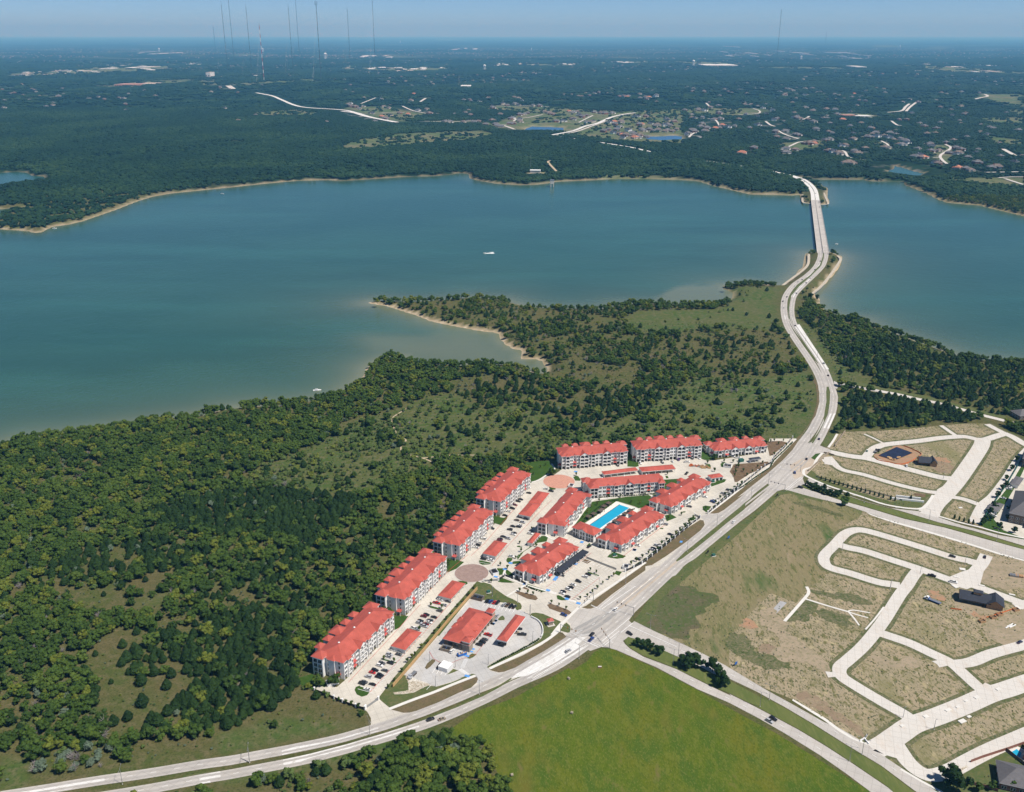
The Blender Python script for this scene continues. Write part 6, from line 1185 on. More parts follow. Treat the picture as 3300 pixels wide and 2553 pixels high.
# ------------------------------------------------------------ street lamps and signals
def lamp_proto(h, arms, arm=3.0):
    root = empty('street_lamp', (0, 0, -500)); MB().tube((0,0,0),(0,0,h),.16,.10,'metal',8).tube((0,0,0),(0,0,.5),.3,.3,'kerb',8).build('pole', root)
    for s in arms: a_ = MB().tube((0,0,h-.05),(s*arm,0,h+.35),.07,.05,'metal',6).build('arm', root); MB().box(s*arm-.35,-.16,h+.25,s*arm+.35,.16,h+.42,'metal').build('lamp_head', a_)
    return root
LP2 = lamp_proto(10.5, (-1, 1)); LP1 = lamp_proto(10.5, (1,)); LPS = lamp_proto(7, (1,), .6)
first = set()
def lamp(proto, fr, x, y, rz, place_, kind='street lamp', base='grey'):
    p = w1(fr, x, y)
    o = proto if id(proto) not in first else copy_tree(proto, (0, 0, 0)); first.add(id(proto)); o.location = (*p, .1); o.rotation_euler = (0, 0, rz)
    for k in ('label', 'group'):
        if k in o: del o[k]
    want(o, base, place_, 'street lamp', 'street lamps')
for fr, x, y, rz in (('H',1850,1282,R(100)),('H',908,1445,R(100)),('V4',895,398,R(115)),('V4',190,563,R(100)),('A',1762,1118,R(130)),('D',1765,825,R(140)),('B',1985,875,R(-35)),('C',1605,1248,R(145)),('C',1903,990,R(145)),('E',162,702,R(150)),('E',597,300,R(160)),('E',290,600,R(150))): lamp(LP2 if fr != 'D' else LP1, fr, x, y, rz, 'beside the parkway', base='tall grey double arm street lamp' if fr != 'D' else 'tall grey single arm street lamp')
for fr, x, y in (('V1',565,735),('V1',650,860),('V1',668,1190),('V1',730,1290),('V1',440,560)): lamp(LP2, fr, x, y, R(160), 'far up the parkway bends', base='tall grey double arm street lamp')
for fr, x, y in (('G',657,500),('G',620,548),('G',1262,870),('G',1330,820),('F',960,1420),('F',870,1470),('E',998,738),('E',1478,875),('E',1980,1020),('G',450,288),('E',1340,0)) [:10]: lamp(LP2, fr, x, y, R(-30), 'in the cross road medians', base='tall green grey street lamp')
for fr, x, y in (('A',1263,785),('A',1322,1040),('A',1520,850),('A',1852,820),('D',1300,650),('D',1148,258),('D',895,195),('D',1275,378),('B',1717,915),('A',1420,600),('A',1890,130),('B',1022,1190)): lamp(LPS, fr, x, y, R(60), 'around the store and lot', base='slim dark lot light')
for fr, x, y in (('E',835,1090),('E',1190,1379),('F',1165,215),('F',1258,1150),('F',1480,1240),('E',1745,1195),('E',1415,1262),('E',1585,560),('E',1005,660),('E',1830,740)): lamp(LPS, fr, x, y, R(10), 'along the new subdivision streets', base='slim dark street light')
def signal(fr, x, y, rz, label, L=13):
    root = empty('traffic_signal', (*w1(fr, x, y), .15), rz); tag(root, label, 'traffic signal', 'traffic signals'); MB().tube((0,0,0),(0,0,6.8),.22,.16,'metal',8).build('pole', root); ma = MB().tube((0,0,6.2),(L,0,6.9),.16,.09,'metal',8).build('mast_arm', root)
    sm = MB().box(-.2,-.18,-.6,.2,.18,.6,'amber').box(-.28,.18,-.7,.28,.22,.7,'black').mesh('signal_head')
    for k in (.45, .7, .95): place(sm, 'signal_head', ma, L*k, 0, 6.0+.65*k)
signal('B', 1660, 1050, R(235), 'traffic signal mast on the corner of the clubhouse lot at the lower junction'); signal('B', 1330, 1370, R(-40), 'traffic signal mast on the kiosk corner of the lower junction'); signal('D', 2072, 715, R(110), 'traffic signal mast on the pasture corner of the lower junction'); signal('G', 325, 195, R(150), 'traffic signal mast on the dry field corner of the lower junction')
signal('E', 527, 508, R(170), 'traffic signal mast on the lot side corner of the upper junction'); signal('E', 163, 582, R(10), 'traffic signal mast by the white fence at the upper junction'); signal('E', 410, 655, R(150), 'traffic signal mast on the dry field corner of the upper junction')
# ------------------------------------------------------------ houses near the frame
def house(label, fr, x, y, rz, L, W, h, wall, roof, group=None, two=False, name='house', cat_='house', z=.1):
    root = empty(name, (*w1(fr, x, y), z), rz); tag(root, label, cat_, group); c_, s_ = math.cos(rz), math.sin(rz); BUILD_BOX.append((root.location.x, root.location.y, c_, s_, -2, L+2, -2, W+2))
    m_ = MB(); m_.box(0, 0, 0, L, W, h, wall); m_.box(L*.55, -4, 0, L-.4, -.001, h-.1, wall); m_.build('wall', root)
    r = MB(); r.hip(-.7, -.7, L+.7, W+.7, h+.02, W*.28, roof, run=W/2); r.build('roof', root); r = MB(); r.hip(L*.55-.6, -4.6, L+.2, W*.5, h-.05, W*.2, roof, run=L*.2); r.build('wing_roof', root)
    n = int(L/4.5)
    for i in range(n): place(WIN, 'window', root, 2+i*4.3, -.0 if (2+i*4.3) < L*.55-1 else -4.01, 1.6)
    for i in range(3): place(WIN, 'window', root, -.01, 2.5+i*W*.3, 1.6, R(-90)); place(WIN, 'window', root, L*.12+i*L*.3, W+.01, 1.6, R(180))
    if two:
        for i in range(n): place(WIN, 'window', root, 2+i*4.3, -.0 if (2+i*4.3) < L*.55-1 else -4.01, 4.8)
    place(BDOOR, 'door', root, L*.5-1, -.01, 0)
    return root
house('grey hip roofed brick house at the bottom right corner beside the garden tree', 'X', 1770, 1640, R(-20), 24, 17, 4.2, 'brick', 'greyroof')
house('dark roofed house with turquoise pool at the right edge', 'X', 2100, 1330, R(20), 20, 14, 4, 'brick', 'blacktop_roof') if 0 else None
sp_ = wp("X 1945,1085 2040,1030 2115,1090 2090,1165 2020,1160"); ctr = sp_[0]; o = empty('garden_pool', (*ctr, .1)); tag(o, 'small turquoise garden pool behind dark fence at the right edge', 'garden pool'); MB().prism([(x-ctr[0], y-ctr[1]) for x, y in sp_], .1, .16, 'pool').build('pool_water', o)
MB().prism([(x-ctr[0], y-ctr[1]) for x, y in wp("X 1880,1065 2060,990 2250,1080 2200,1300 2080,1210")], 0, .1, 'walk').build('patio', o)
house('dark roofed house beside the garden pool cut by the right edge', 'X', 2130, 1180, R(-40), 16, 12, 4, 'brick', 'blacktop_roof')
def big_complex(label, fr, x, y, rz, L, W):
    o = house(label, fr, x, y, rz, L, W, 8.5, 'brickdark', 'greyroof', 'grey roofed apartment blocks', True, 'apartment_building', 'apartment building'); return o
big_complex('large grey roofed brown brick block at the right edge', 'E', 2065, 880, R(-32), 30, 46)
big_complex('grey roofed block at the right edge higher up', 'E', 2165, 470, R(-32), 20, 30)
hipshed('grey roofed open carport at the right edge, upper one', cw('E', [(2085,595),(2130,535),(2184,560),(2145,612)], 3.2), 3.2, 'carport', True, 'greyroof', 'carport', 'grey roofed carports', .8)
hipshed('grey roofed open carport at the right edge, lower one', cw('E', [(1950,760),(1990,712),(2035,740),(1990,805)], 3.2), 3.2, 'carport', True, 'greyroof', 'carport', 'grey roofed carports', .8)
house('brown roofed building at the right edge beyond the cedar wood', 'V1', 2150, 1320, R(10), 24, 15, 4.5, 'brickdark', 'greyroof')
# ------------------------------------------------------------ lake things
def boat(label, fr, x, y, rz, L=7, wake=0):
    root = empty('motor_boat', (*w1(fr, x, y, LZ), LZ), rz); tag(root, label, 'boat', 'boats on the lake'); b = MB(); loft(b, [(-L/2,L*.14,L*.17,-.2,.8),(L*.1,L*.15,L*.18,-.2,.9),(L*.35,L*.08,L*.12,-.1,1.0),(L/2,.03,.05,.2,1.1)], 'white'); b.build('hull', root)
    MB().box(-L*.3,-L*.1,.82,L*.05,L*.1,1.1,'blue').box(-L*.25,-L*.12,1.7,L*.1,L*.12,1.8,'white').box(-L*.2,-.1,1.1,-L*.15,.1,1.7,'metal').build('cockpit', root)
    if wake:
        P = [(0, 0), (-wake*.3, .5), (-wake, 3)]; b = MB(); rs = random.Random(3)
        for k in range(130): u = rs.random()**1.6; s = rs.uniform(.5, 1.6); yy = rs.gauss(0, .5+u*2.6); xx = -L/2-u*wake; b.box(xx-s*2.2, yy-s*.35, .0, xx+s*2.2, yy+s*.35, .05+.05*rs.random(), 'white')
        b.build('wake', root)
boat('white motor boat with foaming wake in the middle of the lake', 'S', 1562, 817, R(190), 6, 13); boat('small white boat near the left far shore spit', 'U1', 350, 768, R(5), 9); boat('small white boat off the far left shore', 'U1', 1424, 546, R(-20), 9); boat('white pontoon boat moored off the near left shore', 'V3', 1595, 92, R(10), 9)
boat('tiny dark skiff right of the bridge', 'U3', 985, 1067, R(0), 6)
it = empty('intake_tower', (*w1('U2', 1348, 600, LZ), LZ)); tag(it, 'grey concrete intake tower standing in the water off the far shore', 'tower'); MB().box(-5,-5,8,5,5,17,'kerb').box(-5.5,-5.5,16.99,5.5,5.5,18,'metal').build('cabin', it); b = MB()
for sx in (-3.6, 3.6):
    for sy in (-3.6, 3.6): b.tube((sx, sy, -3), (sx, sy, 8), 1.3, 1.3, 'kerb', 8)
b.build('leg', it)
wb = empty('pump_house', (*w1('U2', 1208, 517), 0), R(-6)); tag(wb, 'white roofed pump house among trees on the far shore', 'pump house'); MB().box(0,0,0,28,16,9,'kerb').build('wall', wb); MB().box(-1,-1,9.01,29,17,10,'white').build('roof', wb); BUILD_BOX.append((wb.location.x, wb.location.y, 1, 0, -14, 50, -34, 30))
mp_ = MB().tube((0,0,0),(0,0,42),.45,.3,'metal',6).build('antenna_pole'); mp_.location = (*w1('U2', 1212, 492), 0); tag(mp_, 'thin pole standing behind the white roofed pump house', 'pole')
# ------------------------------------------------------------ radio masts, water towers, far buildings
def hz(p): return float(hills(*p))
def mast(fr, bx, by, tx, ty, label, w_=3.0, stripes=False, head=False):
    p = w1(fr, bx, by); y = p[1]; f = FR[fr]; py = f[1]+ty/f[2]
    b_ = -(py-1276.5)/FPX; tz = (-math.sin(PITCH)+b_*math.cos(PITCH))/(math.cos(PITCH)+b_*math.sin(PITCH)); top = CAM_H+tz*y; g = hz(p); h = top-g; w_ = max(w_, y*.00036)
    root = empty('radio_mast', (*p, g)); tag(root, label, 'radio mast', 'tall guyed radio masts'); b = MB(); n = 14
    for i in range(n):
        z0, z1 = h*i/n, h*(i+1)/n; m_ = ('redpaint' if i % 2 else 'white') if stripes else 'mast'
        for k in range(3):
            a = 2*math.pi*k/3; a2 = 2*math.pi*(k+1)/3; r = w_*.5; b.tube((r*math.cos(a), r*math.sin(a), z0), (r*math.cos(a), r*math.sin(a), z1), w_*.16, w_*.16, m_, 4, False)
            b.tube((r*math.cos(a), r*math.sin(a), z0), (r*math.cos(a2), r*math.sin(a2), z1), w_*.10, w_*.10, m_, 4, False)
            b.tube((r*math.cos(a2), r*math.sin(a2), z0), (r*math.cos(a), r*math.sin(a), z1), w_*.10, w_*.10, m_, 4, False)
    b.build('lattice', root); MB().tube((0,0,h),(0,0,h*1.05),w_*.3,w_*.15,'mast',6).build('antenna', root)
    if head:
        hd = MB(); hd.box(-9,-2,h-3,9,2,h-1,'mast')
        for s in (-8, 0, 8): hd.tube((s,0,h-1),(s,0,h+22),1.6,1.0,'mast',5)
        hd.build('crossarm', root)
    g_ = MB()
    for k in range(3):
        a = 2*math.pi*k/3+.5
        for q_ in (.45, .9): g_.tube((0,0,h*q_),(h*.55*math.cos(a),h*.55*math.sin(a),0),.12,.12,'metal',3,False)
    g_.build('guy_wire', root)
for a in (('T',1380,330,1367,170,'faint thin radio mast left of the tall group'),('T',1460,472,1423,30,'tall dark radio mast, first of the near left pair'),('T',1500,400,1472,-5,'tall dark radio mast, second of the near left pair'),('T',1612,470,1583,45,'thin dark radio mast between the pair and the striped one'),
    ('T',1690,520,1665,165,'shorter red and white striped radio mast',4,True),('T',1877,475,1851,45,'thin dark radio mast right of the striped one'),('T',1917,365,1895,-20,'very tall thin mast reaching out of the picture'),('T',2055,515,2027,28,'dark radio mast topped by a three pronged crossarm',4,False,True),
    ('T2',57,405,38,60,'thin pale radio mast near the middle of the horizon'),('T2',220,470,202,5,'tall thin radio mast right of the main group'),('T2',755,555,754,468,'short pole mast beside the far white building'),('T3',604,365,625,70,'lone tall radio mast with crossarm on the right',4,False,True),('T3',912,285,919,205,'small faint mast on the right horizon'),('T2',2052,418,2055,345,'small faint mast by the far right warehouses')):
    mast(*a)
def wtower(fr, x, y, hpx, label, ball=True):
    p = w1(fr, x, y); s = hpx/FR[fr][2]*math.hypot(p[1], CAM_H)/FPX; g = hz(p); root = empty('water_tower', (*p, g)); tag(root, label, 'water tower', 'water towers'); h = s
    b = MB(); R0 = h*.24
    prof = [(0, -.75), (.6, -.62), (1, 0), (.85, .4), (.5, .65), (0, .75)]; z = h*.78
    for i in range(5): b.tube((0,0,z+prof[i][1]*R0),(0,0,z+prof[i+1][1]*R0),max(prof[i][0],.02)*R0,max(prof[i+1][0],.02)*R0,'white',14,False)
    b.build('tank', root); lg = MB(); lg.tube((0,0,0),(0,0,h*.65),h*.05,h*.05,'white',8)
    for k in range(6): a = k*math.pi/3; lg.tube((R0*.95*math.cos(a),R0*.95*math.sin(a),0),(R0*.85*math.cos(a),R0*.85*math.sin(a),z),h*.018,h*.018,'white',5)
    lg.build('leg', root)
for a in (('T',1019,332,22,'white water tower far left near the horizon'),('T',2083,380,38,'white ball water tower right of the mast group'),('T',1681,328,24,'white water tower just behind the striped mast'),('T2',916,452,36,'grey white legged water tower in the middle distance'),('T2',1216,322,14,'tiny white standpipe near the middle horizon'),('T3',68,424,38,'white domed water tower beside the far warehouse'),('T3',757,385,26,'pale blue water tower on the right half'),('T2',377,275,14,'tiny water tower at the middle left horizon'),('T3',1390,305,14,'tiny water tower near the right horizon')): wtower(*a)
M['farwhite'] = simple('far pale roof', (.72,.70,.66), .8, var=.1, size=40); M['fartan'] = simple('far tan wall', (.50,.40,.32), .8, var=.1, size=40); M['farred'] = simple('far red wall', (.42,.22,.17), .8, var=.1, size=40)
def far_block(fr, x, y, wpx, dpx, hpx, m_, label, group):
    p = w1(fr, x, y); D = math.hypot(p[1], CAM_H); k = D/FPX/FR[fr][2]; W = wpx*k; dp = dpx*k/(CAM_H/D); h = max(4, hpx*k); o = MB(); o.box(-W/2, 0, 0, W/2, dp, h, 'farwhite' if m_ != 'farred' else 'farred'); o.box(-W/2-.5, -.5, h, W/2+.5, dp+.5, h+.8, m_); 
    for i in range(int(W/18)): o.box(-W/2+3+i*18, -.3, h*.2, -W/2+10+i*18, -.02, h*.55, 'glass')
    o = o.build('warehouse'); o.location = (*p, hz(p)); want(o, label, group, 'warehouse', 'far commercial buildings')
rs = random.Random(11)
for (fr, x0, x1, y0, y1, n, wl, l_) in (('T',40,300,458,492,14,40,'in the strip at the far left'),('T',300,640,450,475,12,34,'left of the striped mast in the long strip'),('T',600,1090,418,450,22,36,'in the long strip below the left horizon'),('T',1130,1420,385,420,8,28,'behind the left mast pair'),('T',1440,2184,400,415,10,30,'in the line behind the mast group'),('T2',0,420,425,445,12,34,'in the strip left of centre'),('T2',250,720,432,460,16,34,'in the bright strip left of centre'),('T2',990,1240,408,424,9,28,'in the strip right of centre'),('T2',1430,1500,412,420,3,26,'in the small strip right of centre'),('T2',1600,2184,390,412,12,30,'in the strip towards the right water tower'),('T3',1110,1250,420,442,4,36,'in the yard on the right'),('T3',1300,2184,418,470,12,40,'in the graded strip at the far right'),('T',1330,1450,485,500,3,22,'on the ridge left of the mast'),('T',1520,1660,488,500,4,22,'on the ridge by the striped mast'),('T2',120,350,360,378,5,24,'beyond the strip left of centre'),('T2',700,860,312,322,4,20,'near the middle horizon'),('T',860,1100,335,350,6,18,'near the left horizon'),('T3',780,1250,335,385,12,16,'in the hazy town on the right'),('T3',200,700,300,370,10,14,'in the hazy plain right of centre')):
    for i in range(n): far_block(fr, rs.uniform(x0, x1), rs.uniform(y0, y1), wl*rs.uniform(.4, 1.5), rs.uniform(2, 6), rs.uniform(1.2, 3.2), rs.choice(['farwhite', 'farwhite', 'farwhite', 'greyroof', 'fartan']), 'pale flat roofed building', l_)
for a in (('T3',250,425,200,8,6,'farwhite','very long white warehouse with red stripe','right of the white domed water tower'),('T3',1145,438,60,7,9,'farwhite','grey arena like building','in the yard on the right'),('T',800,552,130,8,9,'farred','long red brick school building','on the left ridge'),('T',930,545,100,8,7,'fartan','long tan school wing','on the left ridge'),('T',1333,498,26,4,30,'fartan','tall tan block','standing on the left ridge'),('T3',1070,750,75,6,10,'farred','red brick school block','beyond the lake on the right'),('T3',1150,752,110,6,8,'farwhite','pale school block','beyond the lake on the right'),('T2',795,562,60,6,10,'farwhite','white steep roofed church','with a pole mast beside it'),('T2',1040,655,12,4,8,'farwhite','small white dome building','in the wood beyond the lake'),('T',952,456,26,3,8,'farwhite','bright white building','in the long strip on the left')): far_block(*a)
# ------------------------------------------------------------ houses beyond the lake
def house_mesh(wall, roof, var):
    b = MB(); L, W, h = (20, 13, 4.6) if var % 2 == 0 else (17, 15, 6.4)
    b.box(0, 0, 0, L, W, h, wall); b.hip(-.8, -.8, L+.8, W+.8, h+.02, 4.2, roof, run=W*.5); b.box(L*.5, -5, 0, L-1, -.002, h-.8, wall); b.hip(L*.5-.7, -5.7, L-.3, 3, h-.75, 2.6, roof, run=3.5)
    b.box(1, W+.001, 0, 6, W+3.5, h-1.2, wall); b.hip(.4, W-2, 6.6, W+4.1, h-1.15, 2.1, roof, run=2.8)
    for i in range(4): b.box(1.5+i*2.2, -.06, 1.1, 2.7+i*2.2, -.002, 2.6, 'glass')
    b.box(L*.58, -5.06, .1, L*.86, -5.002, 2.4, 'white'); b.box(3, W*.55, h, 4.2, W*.55+1, h+5, wall); return b.mesh('house')
HM = []
for w_, r_ in (('brick','greyroof'),('beige','greyroof'),('brick','brownroof'),('beige','brownroof'),('white','blacktop_roof'),('beige','tileroof'),('beige','blacktop_roof'),('white','greyroof')):
    for v in (0, 1): HM.append((house_mesh(w_, r_, v), {'greyroof':'grey','brownroof':'brown','blacktop_roof':'dark','tileroof':'terracotta'}[r_]))
hs = []
def hood(fr, s, l_):
    for tk in s.split():
        x, y = tk.split(','); hs.append((w1(fr, float(x), float(y)), l_))
hood('U2', "670,190 690,192 800,192 830,190 860,185 905,205 960,180 965,205 1065,170 1075,165 1100,200 1130,145 1140,190 1160,175 1180,140 1205,133 1150,180 1110,198 1020,215 1040,218", 'left of the larger blue pond')
hood('U2', "1290,128 1320,140 1340,130 1355,138 1440,120 1460,130 1480,128 1500,125 1510,150 1520,158 1545,148 1560,150 1465,172 1480,175 1370,188 1385,185 1410,185 1550,190 1570,190 1590,188 1610,128 1640,132 1670,135 1700,132 1730,135", 'around the larger blue pond')
hood('U2', "1700,250 1720,258 1740,262 1760,268 1780,272 1800,278 1820,272 1690,240 1740,240 1840,262 1860,268 1880,275 1900,280 1930,285 1860,245 1900,240 1930,248 1950,240 1980,245 2010,245 2050,250 2080,245 2100,250 2130,240 2000,215 2030,210 2060,215 2090,208 2120,215 1960,200 1900,205 1890,210 1810,185 1800,190 1720,195 1730,190", 'in the dense cluster by the smaller blue pond')
hood('U2', "1880,150 1890,155 1940,155 2060,170 2070,172 2110,180 2120,183 2140,185 1785,218 1770,205 1850,290 1880,292 1820,290", 'right of the far divided road')
hood('U2', "30,85 45,88 60,80 75,70 85,95 130,90 190,135 200,130 240,155 260,165 270,168 280,90 320,100 330,85 410,140 440,70 430,55 480,10 510,115 530,110 560,135 150,35 245,50 300,145 355,132 100,105", 'beside the far left road clearing')
hood('U2', "800,52 820,55 860,50 880,60 925,37 955,90 965,100 1000,140 1050,75 1070,80 1095,75 1110,78 1120,80 1090,30 1125,38 1170,55 1240,85 1260,88", 'in the wood above the ponds')
hood('U2', "1530,25 1550,28 1810,30 1820,20 1830,25 1900,40 1930,30 1950,42 1970,30 2010,25 2000,20 1610,5 1720,8 1640,0", 'high in the wood right of the ponds')
hood('U3', "655,75 470,72 500,75 640,118 650,115 700,90 740,110 770,120 790,118 855,102 870,98 905,110 960,115 1000,118 1080,108 1130,125 1140,128 1160,95 1180,90 1230,70 1270,78 1310,108 1290,100 600,85 620,95 680,80 735,72 780,75 830,75 150,98 130,92 70,90 60,75", 'in the upper wooded rows beyond the lake')
hood('U3', "90,215 110,210 60,240 140,218 165,195 210,190 230,188 225,235 240,270 380,165 410,178 400,185 430,180 490,190 515,200 560,215 390,240 30,215 75,265 95,268 115,262 185,270 205,275", 'in the left clearings beyond the lake')
hood('U3', "30,365 45,345 70,340 105,325 140,330 155,350 170,348 190,330 220,330 240,310 130,300 60,355 10,370 290,325 480,310 710,265 730,260 745,270 600,275 610,270 570,355 580,350 640,350 715,370 735,375 690,400 830,335 840,340 840,292 780,200 830,215 920,205 960,210 980,240 1010,275", 'on the wooded slopes left of the school')
hood('U3', "780,430 800,432 820,430 700,468 690,462 480,460 410,490 640,488 920,405 935,403 1005,445 1020,440 1070,400 1085,400 930,485 950,488 985,498 1120,480 1130,488 1060,550 1080,552 1045,552 1160,385 1180,388 1200,390 1240,380 1260,360 1180,330 1190,328 1345,360 1300,385 1310,395 1380,400 1390,410 1280,455 1300,458 1380,435 1400,438 1430,420", 'nearest the water beyond the bridge')
hood('U3', "1605,432 1600,435 1520,515 1540,520 1500,505 1580,480 1640,555 1660,560 1780,470 1750,490 1730,488 1760,492 1895,552 1990,585 1980,580 1770,590 1790,595 1830,605 1820,610 1800,640 1790,645 1870,630 1900,625 1920,620 2000,690 1990,695 2140,625 2160,650 2000,510 2050,490 2110,470 2130,475 2100,460 1950,440 1920,430 1880,420 1860,410 1840,400 1800,410 1790,375 1760,370 1880,395 1900,400 1930,405 1650,330 1630,325 1560,345 1580,350 1570,335 1700,345 1720,340 1680,365 1500,385 1480,380 1520,370 1470,350 1430,310 1450,305 1440,295", 'on the right slopes beyond the lake')
hood('U3', "1120,225 1150,222 1000,215 1060,220 1250,215 1350,195 1380,205 1410,185 1370,170 1520,120 1530,125 1640,130 1660,128 1620,150 1500,250 1520,240 1600,290 1630,300 1560,195 1540,200 1660,205 1700,215 1310,250 1290,240 1080,310 1030,270", 'scattered above the school')
hood('U3', "1960,140 1980,150 2000,145 2020,150 2040,140 2060,150 2080,145 2100,152 2120,145 2140,155 2160,150 2180,145 1970,160 2000,165 2040,165 2080,165 2120,168 2160,170 2010,130 2050,128 2100,132 2150,130 2080,120 2120,118 2160,115 2000,120 2090,262 2120,265 2150,260", 'in the packed suburb at the upper right edge')
hood('U1', "385,-10 20,-30", 'in the far left wood'); hood('T', "390,682 320,682 130,665 80,718 780,630 805,637 610,660 665,650 540,652 460,718 475,657 325,602 30,648 438,585 480,592 610,578 1800,578 1750,582 1830,600 1860,605 1890,600 1970,612 1975,615 2040,612 2060,615 1955,585 2110,580", 'in the far left wood')
hs = hs[:300] if len(hs) > 300 else hs
hl = {}
for i, (p, l_) in enumerate(hs):
    me, rc = HM[rs.choice([0,1,2,3,4,5,0,1,6,7,8,9,10,12,13,14][:16])]; o = meshobj('suburban_house', me); o.location = (*p, hz(p)); o.rotation_euler = (0, 0, rs.uniform(-.9, .9)+(math.pi if rs.random() < .3 else 0)); k_ = rs.uniform(1.05, 1.45); o.scale = (k_, k_, k_)
    BUILD_BOX.append((p[0], p[1], math.cos(o.rotation_euler.z), math.sin(o.rotation_euler.z), -8, 36, -18, 26)); BUILD_BOX.append((p[0], p[1], 1, 0, -14, 34, -34, 22)); tag(o, None, 'house', f'{rc} roofed houses {l_}'); want(o, f'{rc} roofed suburban house', l_, 'house', f'{rc} roofed houses {l_}')
# ------------------------------------------------------------ vegetation
def lump(b, c, r, m, seed, sub=2, squash=.85, rough=.28):
    bm = bmesh.new(); bmesh.ops.create_icosphere(bm, subdivisions=sub, radius=1); rs = random.Random(seed); ph = [rs.uniform(0, 6.3) for _ in range(6)]
    vs = []
    for v in bm.verts:
        n = v.co; k = 1+rough*(.5*math.sin(n.x*4.1+ph[0])*math.cos(n.y*3.7+ph[1])+.35*math.sin(n.z*6.3+n.x*5+ph[2])+.4*rs.uniform(-1, 1))
        vs.append((c[0]+n.x*r*k, c[1]+n.y*r*k, c[2]+n.z*r*squash*k))
    b.add(vs, [[v.index for v in f.verts] for f in bm.faces], m); bm.free()
def leaves(b, n, sampler, size, m, seed):
    rs = random.Random(seed); vs = []; fs = []
    for i in range(n):
        p, nn = sampler(rs); nn = (Vector(nn)+Vector((rs.uniform(-.7,.7), rs.uniform(-.7,.7), rs.uniform(-.3,.8)))).normalized(); u = nn.orthogonal().normalized(); v = nn.cross(u); a = rs.uniform(0, 6.3); u2 = u*math.cos(a)+v*math.sin(a); v2 = nn.cross(u2); s = size*rs.uniform(.6, 1.3); P = Vector(p); k = len(vs)
        vs += [P-u2*s, P+v2*s*.55, P+u2*s, P-v2*s*.55]; fs.append((k, k+1, k+2, k+3))
    b.add(vs, fs, m)
def broad_mesh(name, seed, m='broad', H=7.0, R_=3.6, nl=260, lobes=6, sub=2):
    rs = random.Random(seed); b = MB(); L = []
    L.append(((0, 0, H*.52), R_*.60))
    for i in range(lobes):
        a = 2*math.pi*i/lobes*1.7+rs.uniform(-.7, .7); d_ = R_*rs.uniform(.25, .78); L.append(((d_*math.cos(a), d_*math.sin(a), H*rs.uniform(.38, .86)), R_*rs.uniform(.24, .44)))
    L.append(((rs.uniform(-.8, .8), rs.uniform(-.8, .8), H*.86), R_*.38))
    for i, (c, r) in enumerate(L): lump(b, c, r, m, seed*31+i, 1, .8, .5)
    def smp(q):
        c, r = L[q.randrange(len(L))]; d_ = Vector((q.gauss(0, 1), q.gauss(0, 1), q.gauss(.35, 1))).normalized(); return (c[0]+d_.x*r*1.05, c[1]+d_.y*r*1.05, c[2]+d_.z*r*.85), d_
    leaves(b, nl, smp, .50, m, seed+5); me = b.mesh(name); return me
def cedar_mesh(name, seed, H=6.5, R_=3.5, nl=420, m='cedar'):
    rs = random.Random(seed); b = MB(); n = 9; k = 11; vs = []
    prof = lambda t: (math.sin(min(1, (t+.12)*1.9)*math.pi/2)*(1-t)**.72)
    for i in range(n):
        t = i/(n-1)*.97; z = .35+t*(H-.35)
        for j in range(k):
            a = 2*math.pi*(j+.5*(i % 2))/k; r = R_*prof(t)*rs.uniform(.72, 1.12)*(1.12 if i % 2 else .88); vs.append((r*math.cos(a), r*math.sin(a), z+rs.uniform(-.2, .2)))
    fs = [(i*k+j, i*k+(j+1) % k, (i+1)*k+(j+1) % k, (i+1)*k+j) for i in range(n-1) for j in range(k)]; vs.append((0, 0, H)); fs += [((n-1)*k+j, (n-1)*k+(j+1) % k, n*k) for j in range(k)]
    b.add(vs, fs, m)
    def smp(q):
        t = q.random()**1.2*.95; a = q.uniform(0, 6.3); r = R_*prof(t)*q.uniform(.9, 1.12); return (r*math.cos(a), r*math.sin(a), .35+t*(H-.35)), (math.cos(a), math.sin(a), .5)
    leaves(b, nl, smp, .42, m, seed+9); return b.mesh(name)
def trunk_mesh(h, r): 
    b = MB(); b.tube((0,0,-.2),(.05,.05,h*.6),r,r*.7,'bark',7,False); b.tube((.05,.05,h*.6),(0,.1,h),r*.7,r*.25,'bark',6,False)
    for k in range(3): a = 2.1*k; b.tube((.04,.05,h*.5),(h*.22*math.cos(a),h*.22*math.sin(a),h*.85),r*.4,r*.15,'bark',5,False)
    return b.mesh('trunk')
BROAD = [broad_mesh('crown', 10+i, H=7.0, R_=3.9, nl=380, lobes=11) for i in range(4)]
CEDAR = [cedar_mesh('crown', 40+i) for i in range(4)]
SHRUB = [broad_mesh('crown', 70+i, 'shrub', 2.6, 1.9, 110, 5) for i in range(3)]
GREYS = [broad_mesh('crown', 90+i, 'greyleaf', 3.2, 2.2, 120, 5) for i in range(2)]
DEAD = []
for i in range(2):
    b = MB(); rs_ = random.Random(i)
    for k in range(46): a = rs_.uniform(0, 6.3); e = rs_.uniform(.3, 1.3); L = rs_.uniform(1.5, 3.4); s = (rs_.uniform(-.5,.5), rs_.uniform(-.5,.5), rs_.uniform(.3, 2.2)); b.tube(s, (s[0]+L*math.cos(a)*math.cos(e), s[1]+L*math.sin(a)*math.cos(e), s[2]+L*math.sin(e)), .10, .03, 'deadwood', 3, False)
    DEAD.append(b.mesh('branches'))
def clump_mesh(name, seed, S, n, h, m='farwood', sub=1):
    rs = random.Random(seed); b = MB()
    for i in range(n): 
        r = S/math.sqrt(n)*rs.uniform(.42, .70); lump(b, (rs.uniform(-S/2, S/2), rs.uniform(-S/2, S/2), h*rs.uniform(.35, .75)), r, m, seed*77+i, sub, min(1.0, h*.5/r), .4)
    return b.mesh(name)
